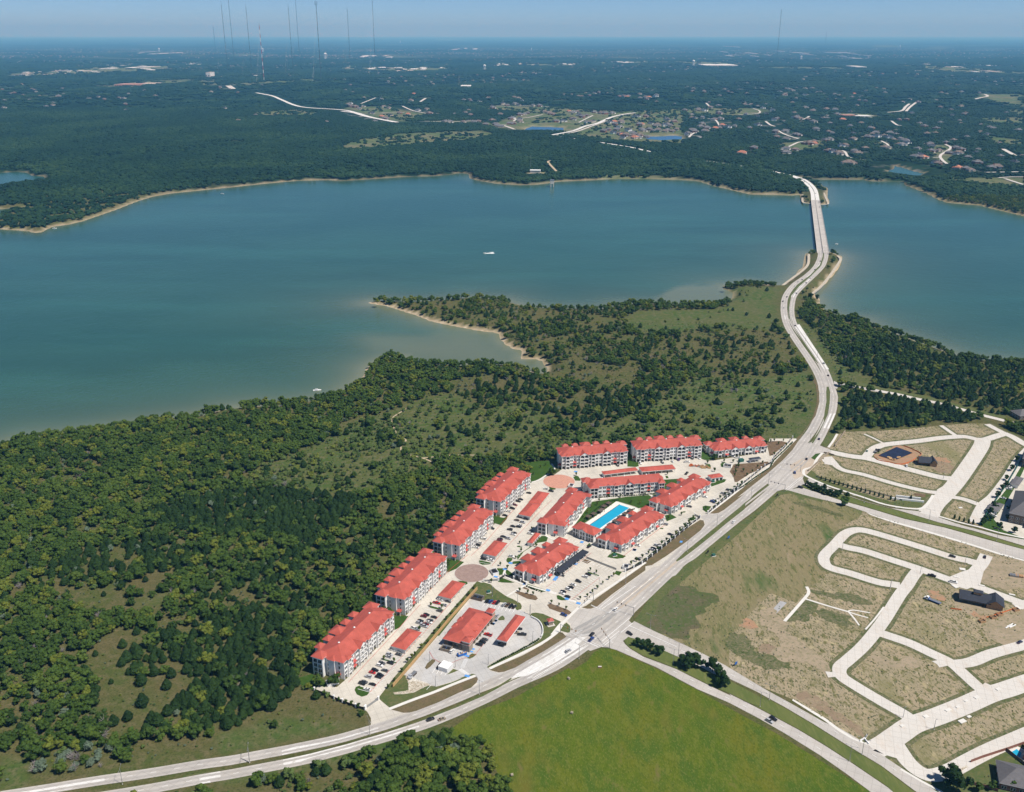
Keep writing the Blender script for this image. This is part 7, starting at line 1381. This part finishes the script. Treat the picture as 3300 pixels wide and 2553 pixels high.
FAR1 = [clump_mesh('tree_group', 200+i, 15, 4, 6.2) for i in range(5)]
FAR2 = [clump_mesh('tree_group', 300+i, 52, 13, 9) for i in range(4)]
TR_B, TR_C = trunk_mesh(4.5, .22), trunk_mesh(3, .18)
def blocked(X, Y, pad=0.0):
    bad = np.zeros(X.shape, bool)
    for e in EXCL:
        if isinstance(e, tuple):
            _, P, h = e; xs = [p[0] for p in P]; yy = [p[1] for p in P]; bb = (X > min(xs)-h) & (X < max(xs)+h) & (Y > min(yy)-h) & (Y < max(yy)+h) & ~bad
            if bb.any(): bad[bb] = pdist(P, X[bb], Y[bb], False) < h
        else: bad |= pip(e, X, Y)
    for bx, by, c, s, x0, x1, y0, y1 in BUILD_BOX:
        m_ = (abs(X-bx) < 90) & (abs(Y-by) < 90) & ~bad
        if m_.any():
            dx, dy = X[m_]-bx, Y[m_]-by; u = dx*c+dy*s; v = -dx*s+dy*c; bad[m_] = (u > x0) & (u < x1) & (v > y0) & (v < y1)
    return bad
def cand(y0, y1, step, um=.66):
    Xs = []; Ys = []; y = y0
    ys_ = np.arange(y0, y1, step); 
    for yy in ys_: xs = np.arange(-um*(yy+120), um*(yy+120), step); Xs.append(xs); Ys.append(np.full(xs.shape, yy))
    X = np.concatenate(Xs); Y = np.concatenate(Ys); X = X+rng.uniform(-.46, .46, X.shape)*step; Y = Y+rng.uniform(-.46, .46, X.shape)*step; return X, Y
def vn(X, Y, s, ph=0):
    return .5+.25*(np.sin(X/s+ph)*np.cos(Y/(s*1.13)+1.7*ph)+np.sin(X/(s*.53)-Y/(s*.71)+ph*2)*.6+.4*np.cos(X/(s*.31)+Y/(s*.37)+ph))
# zones: polygon -> (density, cedar, broad, shrub, grey, size)
ZN = [(s, d_) for s, d_ in (
 ("V2 600,130 850,140 1100,190 1400,165 1400,260 1300,300 1100,250 900,230 700,290 500,240 300,170 380,150", (.62, .25, .45, .25, .05, .85)),
 ("V2 900,230 1100,250 1300,300 1500,320 1700,330 1700,420 1500,480 1300,430 1100,440 900,380 800,300", (.80, .25, .50, .22, .03, .9)),
 ("V2 1700,300 2184,270 2184,600 2000,560 1800,510 1700,400", (.45, .40, .30, .28, .02, .9)),
 ("V4 470,110 600,130 860,225 900,300 860,330 600,225 450,190", (.16, .15, .15, .65, .05, .8)),
 ("V4 0,400 150,330 450,200 600,215 860,265 880,325 380,455 0,515", (.035, .3, .2, .5, 0, .7)),
 ("H 300,1260 640,1180 960,1260 800,1340 500,1420 200,1470 250,1330", (.95, 0, .1, .1, .8, 1.15)),
 ("H -20,1440 180,1430 200,1500 -20,1500", (.8, 0, .1, .2, .7, 1)), ("H 0,1230 180,1240 260,1330 200,1440 0,1440", (.06, 0, .4, .6, 0, .8)),
 ("H 980,1170 1700,1100 2184,1010 2184,1140 1500,1270 960,1340", (.06, .4, .1, .5, 0, .7)), ("H 640,540 700,440 840,420 830,560 760,640 680,620", (.02, .5, .2, .3, 0, .8)),
 ("H 700,620 900,560 1000,700 900,850 1150,920 1120,1000 820,900 720,820", (.09, .8, .1, .1, 0, 1.0)), ("H 900,150 1250,30 1300,90 1000,200", (.0, 0, 0, 1, 0, 1)),
 ("H 480,480 700,430 850,300 1300,330 1500,500 1450,700 1250,900 1350,1060 1100,1120 850,1100 700,850 650,650", (.55, .85, .1, .05, .0, 1.1)),
 ("H 1200,330 1600,200 2184,100 2184,1000 1900,1050 1400,1080 1250,900 1450,700 1500,500", (1.15, .86, .08, .05, .01, 1.08)),
 ("V3 1180,600 1450,600 1830,640 1720,800 1500,850 900,800 700,720 900,650", (1.2, .90, .06, .02, .02, 1.08)), ("V3 330,930 500,860 800,850 1000,900 1150,880 1000,1000 700,1010 330,1060 250,1000", (1.0, .75, .15, .05, .05, 1.0)),
 ("V3 280,950 350,1080 450,1100 600,1080 900,950 930,980 880,1060 640,1190 460,1220 300,1130 160,1080", (.14, .5, .2, .3, 0, .9)),
 ("V3 1200,560 1300,490 1620,350 2000,200 2050,150 2184,140 2184,480 1950,560 1830,620 1500,600", (.55, .06, .05, .87, .02, 1.05)),
 ("V3 1500,860 2100,640 2184,560 2184,900 1900,900 1750,1248 1200,1248 1000,1150", (.95, .50, .3, .18, .02, 1.0)),
 ("V2 1400,240 1500,190 1900,180 2060,100 2184,100 2184,270 1900,270 1700,300 1500,300", (.035, .2, .1, .5, .2, .9)), ("V1 0,330 400,330 330,450 380,600 410,650 0,640", (.07, .3, .2, .5, 0, .9)),
 ("V2 1120,430 1500,480 1450,580 1200,560 1000,530", (.3, .1, .2, .3, .4, .8)), ("V2 560,540 690,520 660,600 560,600", (.5, 0, 0, .1, .9, .9)), ("V2 1190,395 1330,395 1330,430 1200,450", (.7, 0, 0, .1, .9, .9)),
 ("V2 430,620 600,600 720,680 850,700 850,760 700,780 500,760 300,870 230,800 330,680", (.30, .2, .1, .7, 0, 1.0)),
 ("V2 0,760 230,700 430,620 600,600 700,690 900,650 1050,720 1250,790 1500,700 1700,580 1800,510 2000,560 2184,600 2184,810 1800,850 1060,900 950,936 0,936", (.48, .15, .15, .67, .03, 1.0)),
 ("V2 650,520 900,500 1050,560 1400,600 1500,560 1750,600 1550,720 1250,790 1000,700 700,690", (.85, .62, .3, .05, .03, 1.0)), ("V2 1700,400 2184,330 2184,560 1800,520", (.7, .6, .3, .08, .02, 1.0)),
 ("V1 0,1050 600,950 650,1100 640,1300 500,1494 0,1494", (.13, .3, .3, .4, 0, .9)), ("V1 130,690 430,690 560,860 400,900 130,780", (.15, .4, .3, .3, 0, .9)),
 ("V1 800,1340 860,1080 1300,1150 1750,1260 1860,1320 1500,1370 1000,1410 820,1420", (1, .8, .17, .03, 0, 1.1)), ("V1 850,800 1200,700 1500,830 2184,930 2184,1330 1950,1290 1300,1110 1050,1060 1050,1010 850,930", (.92, .68, .25, .05, .02, 1.1)),
 ("V1 480,560 620,640 800,900 860,940 1050,1000 1250,1090 850,1050 760,960 600,720", (.12, .3, .3, .4, 0, .9)), ("V1 1130,670 1260,690 1400,745 1650,840 1900,930 1700,1000 1600,920 1300,800", (.30, .1, .1, .3, .5, .8)),
 ("V1 700,860 1100,1010 1050,1060 760,1000", (.10, .3, .3, .4, 0, .9)), ("V1 590,80 790,100 640,380 480,560 470,420 640,200", (.3, .3, .4, .3, 0, .75)),
 ("V4 850,620 1000,480 1220,400 1330,410 1420,440 1560,460 1600,560 1690,733 1750,900 700,900", (.95, .15, .78, .05, .02, 1.1)), ("V4 -400,733 400,680 900,480 1200,380 1220,400 1000,480 850,620 700,900 -400,900", (.60, .12, .48, .35, .05, .95)),
 ("U3 600,640 760,640 810,760 930,800 925,700 840,670", (.35, .2, .5, .3, 0, .8)), ("Y 700,740 2180,180 2180,300 1300,1200 900,1000", (0, 0, 0, 0, 0, 0)),
)]
DEF = (.93, .08, .72, .17, .03, 1.0)
ZP = [(wp(s), d_) for s, d_ in ZN]
def scatter(y0, y1, step, um=.66):
    X, Y = cand(y0, y1, step, um); sd_ = water_sd(X, Y); ok = sd_ > 3.5
    X, Y, sd_ = X[ok], Y[ok], sd_[ok]; n = len(X); T = np.tile(np.array(DEF), (n, 1)); done = np.zeros(n, bool)
    for P, d_ in ZP:
        m_ = pip(P, X, Y) & ~done; T[m_] = d_; done |= m_
    jit = vn(X, Y, 34, 1.0); cl = vn(X, Y, 27, 6)+.5*(vn(X, Y, 11, 2)-.5); dens = T[:, 0]*np.where(T[:, 0] < .9, np.where(cl > .5, 1.55, .45), np.where(jit > .28, 1, .6))
    keep = rng.random(n) < dens; X, Y, T, sd_ = X[keep], Y[keep], T[keep], sd_[keep]; ok = ~blocked(X, Y); X, Y, T, sd_ = X[ok], Y[ok], T[ok], sd_[ok]
    w_ = T[:, 1:5].copy(); w_[:, 0] *= .4+1.2*vn(X, Y, 22, 3); w_ /= w_.sum(1, keepdims=True)+1e-9; cw_ = np.cumsum(w_, 1); k = (rng.random(len(X))[:, None] > cw_).sum(1); k = np.minimum(k, 3)
    size = T[:, 5]*rng.uniform(.34, 1.0, len(X))**.75*1.27; Zz = np.minimum(LZ+sd_*.42, 0)-.1; return X, Y, Zz, k, size
TX = [scatter(300, 900, 5.1, .70), scatter(900, 2320, 6.4, .70)]
X_, Y_, Z_, K_, S_ = [np.concatenate([a[i] for a in TX]) for i in range(5)]
ok = ~((X_ < -300) & (Y_ > 1650)); X_, Y_, Z_, K_, S_ = X_[ok], Y_[ok], Z_[ok], K_[ok], S_[ok]
print('near trees', len(X_))
def gn_forest(name, X, Y, Z, S, me_list, label_=None, zrot=True):
    """one stuff object: points with instanced crowns chosen by index"""
    n = len(X); me = bpy.data.meshes.new(name); me.vertices.add(n); me.vertices.foreach_set('co', np.stack([X, Y, Z], -1).astype(np.float32).ravel())
    for nm, v in (('sz', S), ('rot', rng.uniform(0, 6.283, n)), ('pick', rng.integers(0, len(me_list), n))):
        at = me.attributes.new(nm, 'FLOAT', 'POINT'); at.data.foreach_set('value', np.asarray(v, np.float32))
    o = meshobj(name, me); tag(o, kind='stuff')
    ng = bpy.data.node_groups.new(name, 'GeometryNodeTree'); ng.interface.new_socket('Geometry', in_out='INPUT', socket_type='NodeSocketGeometry'); ng.interface.new_socket('Geometry', in_out='OUTPUT', socket_type='NodeSocketGeometry')
    N = ng.nodes; gi = N.new('NodeGroupInput'); go = N.new('NodeGroupOutput'); jn = N.new('GeometryNodeJoinGeometry'); lk = ng.links.new
    def at(nm): a = N.new('GeometryNodeInputNamedAttribute'); a.data_type = 'FLOAT'; a.inputs['Name'].default_value = nm; return a.outputs['Attribute']
    cmb = N.new('ShaderNodeCombineXYZ'); lk(at('rot'), cmb.inputs[2])
    for i, src in enumerate(me_list):
        cp = N.new('FunctionNodeCompare'); cp.data_type = 'FLOAT'; cp.operation = 'EQUAL'; cp.inputs['B'].default_value = i; cp.inputs['Epsilon'].default_value = .1; lk(at('pick'), cp.inputs['A'])
        oi = N.new('GeometryNodeObjectInfo'); oi.inputs['Object'].default_value = src; oi.transform_space = 'ORIGINAL'; oi.inputs['As Instance'].default_value = True
        ip = N.new('GeometryNodeInstanceOnPoints'); lk(gi.outputs[0], ip.inputs['Points']); lk(cp.outputs[0], ip.inputs['Selection']); lk(oi.outputs['Geometry'], ip.inputs['Instance']); lk(cmb.outputs[0], ip.inputs['Rotation']); lk(at('sz'), ip.inputs['Scale']); lk(ip.outputs[0], jn.inputs[0])
    lk(jn.outputs[0], go.inputs[0]); md_ = o.modifiers.new('scatter', 'NODES'); md_.node_group = ng; return o
# the nearest cedars and broadleaf trees are individual things
zc_d = Y_*math.cos(PITCH)+CAM_H*math.sin(PITCH); vis = (abs(X_)/zc_d < .53) & ((1276.5+FPX*(-(Y_*math.sin(PITCH)-CAM_H*math.cos(PITCH)))/zc_d) < 2560)
place_of = [(wp("V4 700,900 700,560 1250,380 1420,420 1600,500 1750,900"), 'in the wood between the parkway and the pasture'), (wp("V4 -400,900 -400,620 400,600 1250,370 900,560 700,900"), 'on the rough bank below the parkway'), (wp("H -200,1500 -200,900 350,900 700,1150 900,1500"), 'in the wood at the lower left corner'), (wp("H 700,1500 700,480 1300,330 1500,700 1300,1300"), 'in the open scrub at lower left'), (wp("H 1300,1500 1300,300 2400,100 2184,1150"), 'in the dense thicket behind the nearest block')]
indiv = np.zeros(len(X_), bool)
def make_tree(kind, meshes, trunk, label_kind, group):
    sel = np.where((K_ == (0 if kind == 'cedar_tree' else 1)) & vis & (Y_ < 900))[0]; sel = sel[np.argsort(zc_d[sel]/S_[sel])][:295]; indiv[sel] = True; protos = {}
    for j, i in enumerate(sel):
        v = int(rng.integers(0, len(meshes))); s = float(S_[i]); loc = (float(X_[i]), float(Y_[i]), float(Z_[i])); rz = float(rng.uniform(0, 6.28))
        if v not in protos: r = empty(kind, loc, rz); meshobj('crown', meshes[v], r); meshobj('trunk', trunk, r); protos[v] = r; r.scale = (s, s, s)
        else: r = copy_tree(protos[v], loc, rz, s)
        pl = 'in the wild woodland left of the apartments'
        for P, t_ in place_of:
            if pip(P, np.array([loc[0]]), np.array([loc[1]]))[0]: pl = t_; break
        sz_ = 'large' if s > 1.15 else ('small' if s < .85 else 'medium sized'); tag(r, f'{sz_} {label_kind} {pl}', 'tree', f'{sz_} {group} {pl}')
    return [protos[k] for k in protos]
pc = make_tree('cedar_tree', CEDAR, TR_C, 'dark green pointed cedar', 'cedar trees')
pb = make_tree('broadleaf_tree', BROAD, TR_B, 'mid green rounded broadleaf tree', 'broadleaf trees')
crown = lambda r: [c for c in r.children if c.name.startswith('crown')][0]
# a few small shrubs and dead bushes near the road stand on their own; their crowns also serve the scattered undergrowth
shr = []
for i, (fr, x, y) in enumerate((('V4', 420, 640), ('V4', 600, 590), ('V4', 760, 580))): r = empty('shrub', (*w1(fr, x, y), 0)); c_ = meshobj('crown', SHRUB[i], r); meshobj('trunk', TR_C, r).scale = (.4, .4, .3); r.scale = (2.2, 2.2, 2.0); want(r, 'large round green shrub', 'on the bank below the parkway', 'shrub', 'shrubs on the bank below the parkway'); shr.append(c_)
gry = []
for i, (fr, x, y) in enumerate((('H', 300, 1330), ('H', 820, 1200))): r = empty('shrub', (*w1(fr, x, y), 0)); c_ = meshobj('crown', GREYS[i], r); meshobj('trunk', TR_C, r).scale = (.4, .4, .3); r.scale = (1.6, 1.6, 1.6); want(r, 'pale grey green willow like shrub', 'near the lower left road bank', 'shrub', 'pale shrubs near the lower left road bank'); gry.append(c_)
ded = []
for i, (fr, x, y) in enumerate((('H', 775, 1010), ('H', 770, 1100))): r = meshobj('dead_bush', DEAD[i]); r.location = (*w1(fr, x, y), 0); r.scale = (1.5, 1.5, 1.4); want(r, 'bare grey dead bush', 'at the wood edge at lower left', 'dead bush', 'dead bushes at the wood edge'); ded.append(r)
rest = ~indiv; mC = rest & (K_ == 0); mB = rest & (K_ == 1); mS = rest & (K_ == 2); mG = rest & (K_ == 3); gd = rng.random(len(X_)) < .35
gn_forest('cedar_wood', X_[mC], Y_[mC], Z_[mC], S_[mC], [crown(r) for r in pc])
gn_forest('broadleaf_wood', X_[mB], Y_[mB], Z_[mB], S_[mB], [crown(r) for r in pb])
gn_forest('undergrowth', X_[mS], Y_[mS], Z_[mS], S_[mS]*1.15, shr)
gn_forest('pale_undergrowth', X_[mG & ~gd], Y_[mG & ~gd], Z_[mG & ~gd], S_[mG & ~gd]*1.2, gry); gn_forest('dead_brush', X_[mG & gd], Y_[mG & gd], Z_[mG & gd], S_[mG & gd], ded)
# low weeds and tussocks in the wild land
X, Y = cand(300, 1250, 4.2, .6); md_ = vn(X, Y, 18, 5); ok = (rng.random(len(X)) < .30+.4*(md_-.5)); X, Y = X[ok], Y[ok]; ok = (water_sd(X, Y) > 8) & ~blocked(X, Y); X, Y = X[ok], Y[ok]
gn_forest('low_brush', X, Y, np.zeros(len(X)), rng.uniform(.22, .5, len(X)), shr+gry[:1])
# weeds on the bare lots
lotp = [wp("E 690,372 862,212 1580,163 1905,150 2184,270 2184,1000 1560,842 1000,690 620,440"), wp("E 0,945 360,655 600,692 1430,938 2184,1158 2900,1350 F 2900,1690 1500,1690 460,1020 0,805 G 480,315 330,245")]
tw = [wp("F 0,100 300,0 660,150 700,420 560,620 300,600 0,500")]
X, Y = cand(390, 1250, 2.6, .62); ok = np.zeros(len(X), bool)
for P in lotp: ok |= pip(P, X, Y)
X, Y = X[ok], Y[ok]; pr = .16+.30*np.clip((vn(X, Y, 16, 7)-.45)*2.2, 0, 1); ok = rng.random(len(X)) < pr; X, Y = X[ok], Y[ok]
bad = np.zeros(len(X), bool)
for e in EXCL:
    if isinstance(e, tuple): _, P, h = e; bad |= pdist(P, X, Y, False) < h-2.6
for e in EXCL[-1:]: pass
for bx, by, c, s, x0, x1, y0, y1 in BUILD_BOX[:60]:
    dx, dy = X-bx, Y-by; u = dx*c+dy*s; v = -dx*s+dy*c; bad |= (u > x0) & (u < x1) & (v > y0) & (v < y1)
for s_ in ("E 540,625 1000,768 1600,923 2184,1085 2600,1190 2600,1270 2184,1160 1430,940 600,695 425,645", "E 590,550 1200,775 1560,845 2184,1008 2700,1130 2700,1190 2184,1060 1250,795 560,605","E 2184,470 2060,720 1850,900 1980,960 2400,1100 2500,420","E 1110,385 1240,322 1360,370 1225,430"): bad |= pip(wp(s_), X, Y)
X, Y = X[~bad], Y[~bad]; gn_forest('weed_tufts', X, Y, np.full(len(X), .02), rng.uniform(.10, .26, len(X)), [shr[0], shr[1], gry[0]])
# ------------------------------------------------------------ woods beyond the lake
def thin(X, Y, near_d):
    k = np.ones(X.shape)
    for p in far_clear[:27]: k[pip(p, X, Y)] = near_d if True else 1
    return k
X, Y = cand(1650, 5200, 12.5, .62); sd_ = water_sd(X, Y); pd_ = np.minimum.reduce([pdist(p, X, Y) for p in ponds[2:]]); ok = (sd_ > 9) & ((Y > 2320) | (X < -300)) & (pd_ > 65); X, Y, sd_ = X[ok], Y[ok], sd_[ok]; ok = sd_ > 0
n2 = vn(X, Y, 160, 2); dn = np.where(n2 < .34, .55, 1.0)*thin(X, Y, .10); 
for P, d_ in ((wp("U3 0,160 2184,100 2184,720 1500,600 1300,560 600,420 0,400"), .66),): dn[pip(P, X, Y)] *= d_
ok = rng.random(len(X)) < dn; X, Y, sd_ = X[ok], Y[ok], sd_[ok]; ok = ~blocked(X, Y); X, Y, sd_ = X[ok], Y[ok], sd_[ok]
z = np.minimum(LZ+sd_*.42, 0)+hills(X, Y)-.3; s = rng.uniform(.75, 1.25, len(X)); m1 = Y < 5200
protoF1 = []
for i in range(5):
    j = i*97+5; o = meshobj('tree_group', FAR1[i]); o.location = (float(X[j]), float(Y[j]), float(z[j])); protoF1.append(o); want(o, 'small dark group of trees', 'in the woods across the lake', 'tree group', 'tree groups in the woods across the lake')
gn_forest('far_wood', X, Y, z, s, protoF1); print('far1', len(X))
X, Y = cand(5200, 15000, 50, .60); dn = np.where(vn(X, Y, 420, 4) < .33, .45, .95)*thin(X, Y, .1)*np.where(vn(X, Y, 760, 9) > .58, .5, 1); ok = rng.random(len(X)) < dn; X, Y = X[ok], Y[ok]; ok = ~blocked(X, Y); X, Y = X[ok], Y[ok]; z = hills(X, Y)-.5
protoF2 = []
for i in range(4):
    j = i*411+9; o = meshobj('tree_group', FAR2[i]); o.location = (float(X[j]), float(Y[j]), float(z[j])); protoF2.append(o); want(o, 'wide dark group of trees', 'on the plain far beyond the lake', 'tree group', 'tree groups on the far plain')
gn_forest('distant_wood', X, Y, z, rng.uniform(.8, 1.3, len(X)), protoF2); print('far2', len(X))
# towns on the far plain: hundreds of roofs no one could count
X, Y = cand(4300, 26000, 105, .60); tv = vn(X, Y, 760, 9); ok = (rng.random(len(X)) < np.where(tv > .60, .24, .02)) & (thin(X, Y, 0) > .5); X, Y = X[ok], Y[ok]; srcs = [o for o, b_, p_ in UNIQ if 'suburban house' in b_]
X2, Y2 = cand(2900, 4700, 62, .60); ok = pip(wp("U3 250,60 900,40 2184,90 2184,600 1700,560 1200,480 700,420 300,330"), X2, Y2) & (rng.random(len(X2)) < .15); X2, Y2 = X2[ok], Y2[ok]; ok = ~blocked(X2, Y2); X2, Y2 = X2[ok], Y2[ok]
X = np.concatenate([X, X2]); Y = np.concatenate([Y, Y2]); gn_forest('distant_houses', X, Y, hills(X, Y)+np.where(Y < 5000, 1.5, 2.5), rng.uniform(.8, 1.2, len(X)), srcs[:14:2]+srcs[40:50:2]); print('roofs', len(X))
# ------------------------------------------------------------ planted trees
def planted(kind, spec, size, place_, base, mesh=None, tr=TR_B, zs=1.0):
    proto = None
    for i, (fr, x, y) in enumerate(spec):
        s = size*random.uniform(.88, 1.12)
        if proto is None: r = proto = empty(kind, (0, 0, 0)); meshobj('crown', mesh, r); meshobj('trunk', tr, r)
        else: r = copy_tree(proto, (0, 0, 0))
        r.location = (*w1(fr, x, y), .15); r.rotation_euler = (0, 0, random.uniform(0, 6)); r.scale = (s, s, s*zs)
        for k in ('label', 'group'):
            if k in r: del r[k]
        want(r, base, place_, 'tree', base+'s '+place_)
L_ = lambda fr, s: [(fr, float(a.split(',')[0]), float(a.split(',')[1])) for a in s.split()]
DK = broad_mesh('crown', 500, 'cedar', 6.6, 3.5, 260); MD = broad_mesh('crown', 501, 'broad', 6.4, 3.2, 260); CONE = cedar_mesh('crown', 502, 4.2, 1.1, 160); SAP = broad_mesh('crown', 503, 'broad', 4.0, 1.2, 90, 4, 1)
planted('live_oak_tree', L_('G', "350,415 395,435 430,425 455,450 490,475 525,485"), .85, 'near the tip of the cross road median', 'small dark live oak', DK)
planted('live_oak_tree', L_('G', "690,575 745,585 800,580 720,560 775,555"), 1.35, 'in the left cluster of the cross road median', 'large dark live oak', DK)
planted('live_oak_tree', L_('G', "910,610 950,650 975,690 985,725"), 1.3, 'in the right cluster of the cross road median', 'large dark live oak', DK)
planted('live_oak_tree', L_('E', "580,612 597,622 612,630 628,640 645,650 660,645 675,655 690,665 706,672 722,680 740,672 755,680 770,690 790,685 805,695 822,680 640,625 700,640 870,700"), .72, 'in the median of the upper side road', 'small dark live oak', DK)
planted('conifer', L_('E', "680,565 713,575 747,586 780,598 812,606 843,614 877,625 910,636 943,645 975,654 1007,664 1040,673 1075,682 1108,692 1140,702 1195,715 1228,722 1345,712 1668,855 1703,867 1737,878 1773,890 1805,897"), .95, 'in the row along the north lots', 'small pointed conifer', CONE, TR_C)
planted('garden_tree', L_('F', "1590,1620 1640,1690"), 1.9, 'in the garden at the bottom right', 'big dark shade tree', DK)
planted('garden_tree', L_('F', "1800,1690 1900,1670 2040,1670"), .9, 'beside the grey roofed brick house', 'round green garden tree', MD)
planted('sapling', L_('A', "910,990 985,895 1040,800 1085,755 1115,730 1180,655 1245,610 1310,510 1365,455 1430,370 1490,310 1545,240 1600,190 1655,130 1710,60 845,1060"), .85, 'along the tan board fence', 'slender young tree', SAP)
planted('sapling', L_('A', "802,770 905,795 1275,235 1385,255 1160,480 205,1130 350,1190 420,1215 475,1230 545,1260 1875,1150"[:-10]), .9, 'in the islands of the near lots', 'slender young tree', SAP)
planted('sapling', L_('C', "1040,1378 1095,1345 1155,1310 1215,1270 1310,1235 1350,1175 1395,1140 1445,1120 1490,1080 1530,1040 1580,1000 1620,960 1665,920 1790,820 1890,760 1935,715 1985,680 2035,650 2075,620 2110,590 2150,570"), .95, 'along the white pillared parkway fence', 'slender young tree', SAP)
planted('sapling', L_('B', "725,700 795,730 918,480 1040,335 1085,510 1000,490 935,560 880,630 635,870 410,990 470,920 920,960 1000,980 1055,995 1240,1080 1315,1105 1385,1140 1630,750 1690,775 1755,885 1815,840 1865,805 1700,935 1650,975 1600,1015 1528,1040"), .8, 'in the beds around the clubhouse', 'slender young tree', SAP)
planted('sapling', L_('C', "490,480 1405,470 1880,440 1810,360 1975,345 2065,350 2120,400 2090,440 2170,440 1545,880 1415,920"), .95, 'around the upper drives', 'slender young tree', SAP)
planted('sapling', L_('Y', "900,860 950,830 890,1000 870,1070 1140,1060 1260,980 1370,870 1480,790 1660,320 1740,300 1830,370 1940,300 1740,600 1910,480 2000,400"), .85, 'in the brown beds by the upper fence', 'slender young tree', SAP)
planted('sapling', L_('C', "555,910 600,860 640,800 700,780 720,740 810,700 935,700 1040,760 1130,770 1180,680 900,640 60,470 130,400 180,380"), .8, 'on the courtyard lawn', 'slender young tree', SAP)
planted('garden_tree', L_('E', "1965,790 1935,870 2000,930 1880,900 2065,870 2075,800 2100,760 2110,960 2050,620 2020,640 1985,700 1900,870 1930,820 1960,770 2050,570 2090,500 2130,430"), .85, 'around the grey roofed complex', 'small dark landscape tree', DK)
planted('shoreline_tree', L_('V3', "1042,205 1092,205 1290,172 1335,165 1420,160 1508,165 1745,95 1800,75") , 1.35, 'on the near left shore', 'tall spreading tree', MD)
planted('shoreline_tree', L_('V2', "250,420 305,435 355,470 425,475 825,150 180,155 1935,80 1990,70 1155,185 1325,188"), 1.3, 'at the waterline of the peninsula', 'tall spreading tree', MD)
planted('shoreline_tree', L_('V1', "760,92 600,425 650,430 1265,690 1385,745 1550,795 940,600 885,590"), 1.4, 'by the shore right of the causeway', 'lone dark tree', DK)
# hedges along walls
def hedge(label, s_, w_=1.2, h=1.1):
    P = wp(s_); c = Vector(P[0]); b = MB(); rs_ = random.Random(5)
    for i in range(len(P)-1):
        a, e = Vector(P[i])-c, Vector(P[i+1])-c; n = max(1, int((e-a).length/1.5))
        for j in range(n): p = a+(e-a)*(j+.5)/n; lump(b, (p.x, p.y, h*.45), w_*rs_.uniform(.5, .75), 'cedar', i*100+j, 1, .9, .35)
    o = b.build('hedge'); o.location = (c.x, c.y, .15); tag(o, label, 'hedge')
hedge('clipped shrubs in a row along the forecourt wall', "D 1370,625 1280,682 1080,788 880,892"); hedge('dark shrubs behind the parkway fence beside the pool block', "C 1640,950 1480,1085 1300,1230 1150,1345 1060,1400"); hedge('dark shrubs behind the parkway fence at the upper end', "C 2150,575 1980,700 1850,815")
hedge('shrubs along the lawn side of the pool deck', "C 560,945 620,880 700,810 780,765 850,735 920,725"); hedge('shrubs between pool cabanas and the pool block', "C 840,970 920,905 1000,850 1080,815"); hedge('hedge before the clubhouse front', "B 985,905 1080,945 1150,968")
hedge('shrubs along the foot of the courtyard block', "C 640,705 1000,685 1330,660"); hedge('dark shrubs by the upper parkway corner of the back row', "E 470,290 410,350 330,425 300,480 180,560 100,620")
# ------------------------------------------------------------ haze
hm = bpy.data.materials.new('haze'); hm.use_nodes = True; t = hm.node_tree; t.nodes.clear(); vo = t.nodes.new('ShaderNodeVolumePrincipled'); vo.inputs['Color'].default_value = (.175, .55, 1.0, 1); vo.inputs['Absorption Color'].default_value = (.60, .44, .5, 1); vo.inputs['Density'].default_value = HAZE; vo.inputs['Anisotropy'].default_value = .0
out = t.nodes.new('ShaderNodeOutputMaterial'); t.links.new(vo.outputs[0], out.inputs['Volume']); M['haze'] = hm
h_ = MB().box(-165000, -3500, -14.5, 165000, 135000, 1150, 'haze').build('haze'); tag(h_, kind='stuff')
finish_labels()
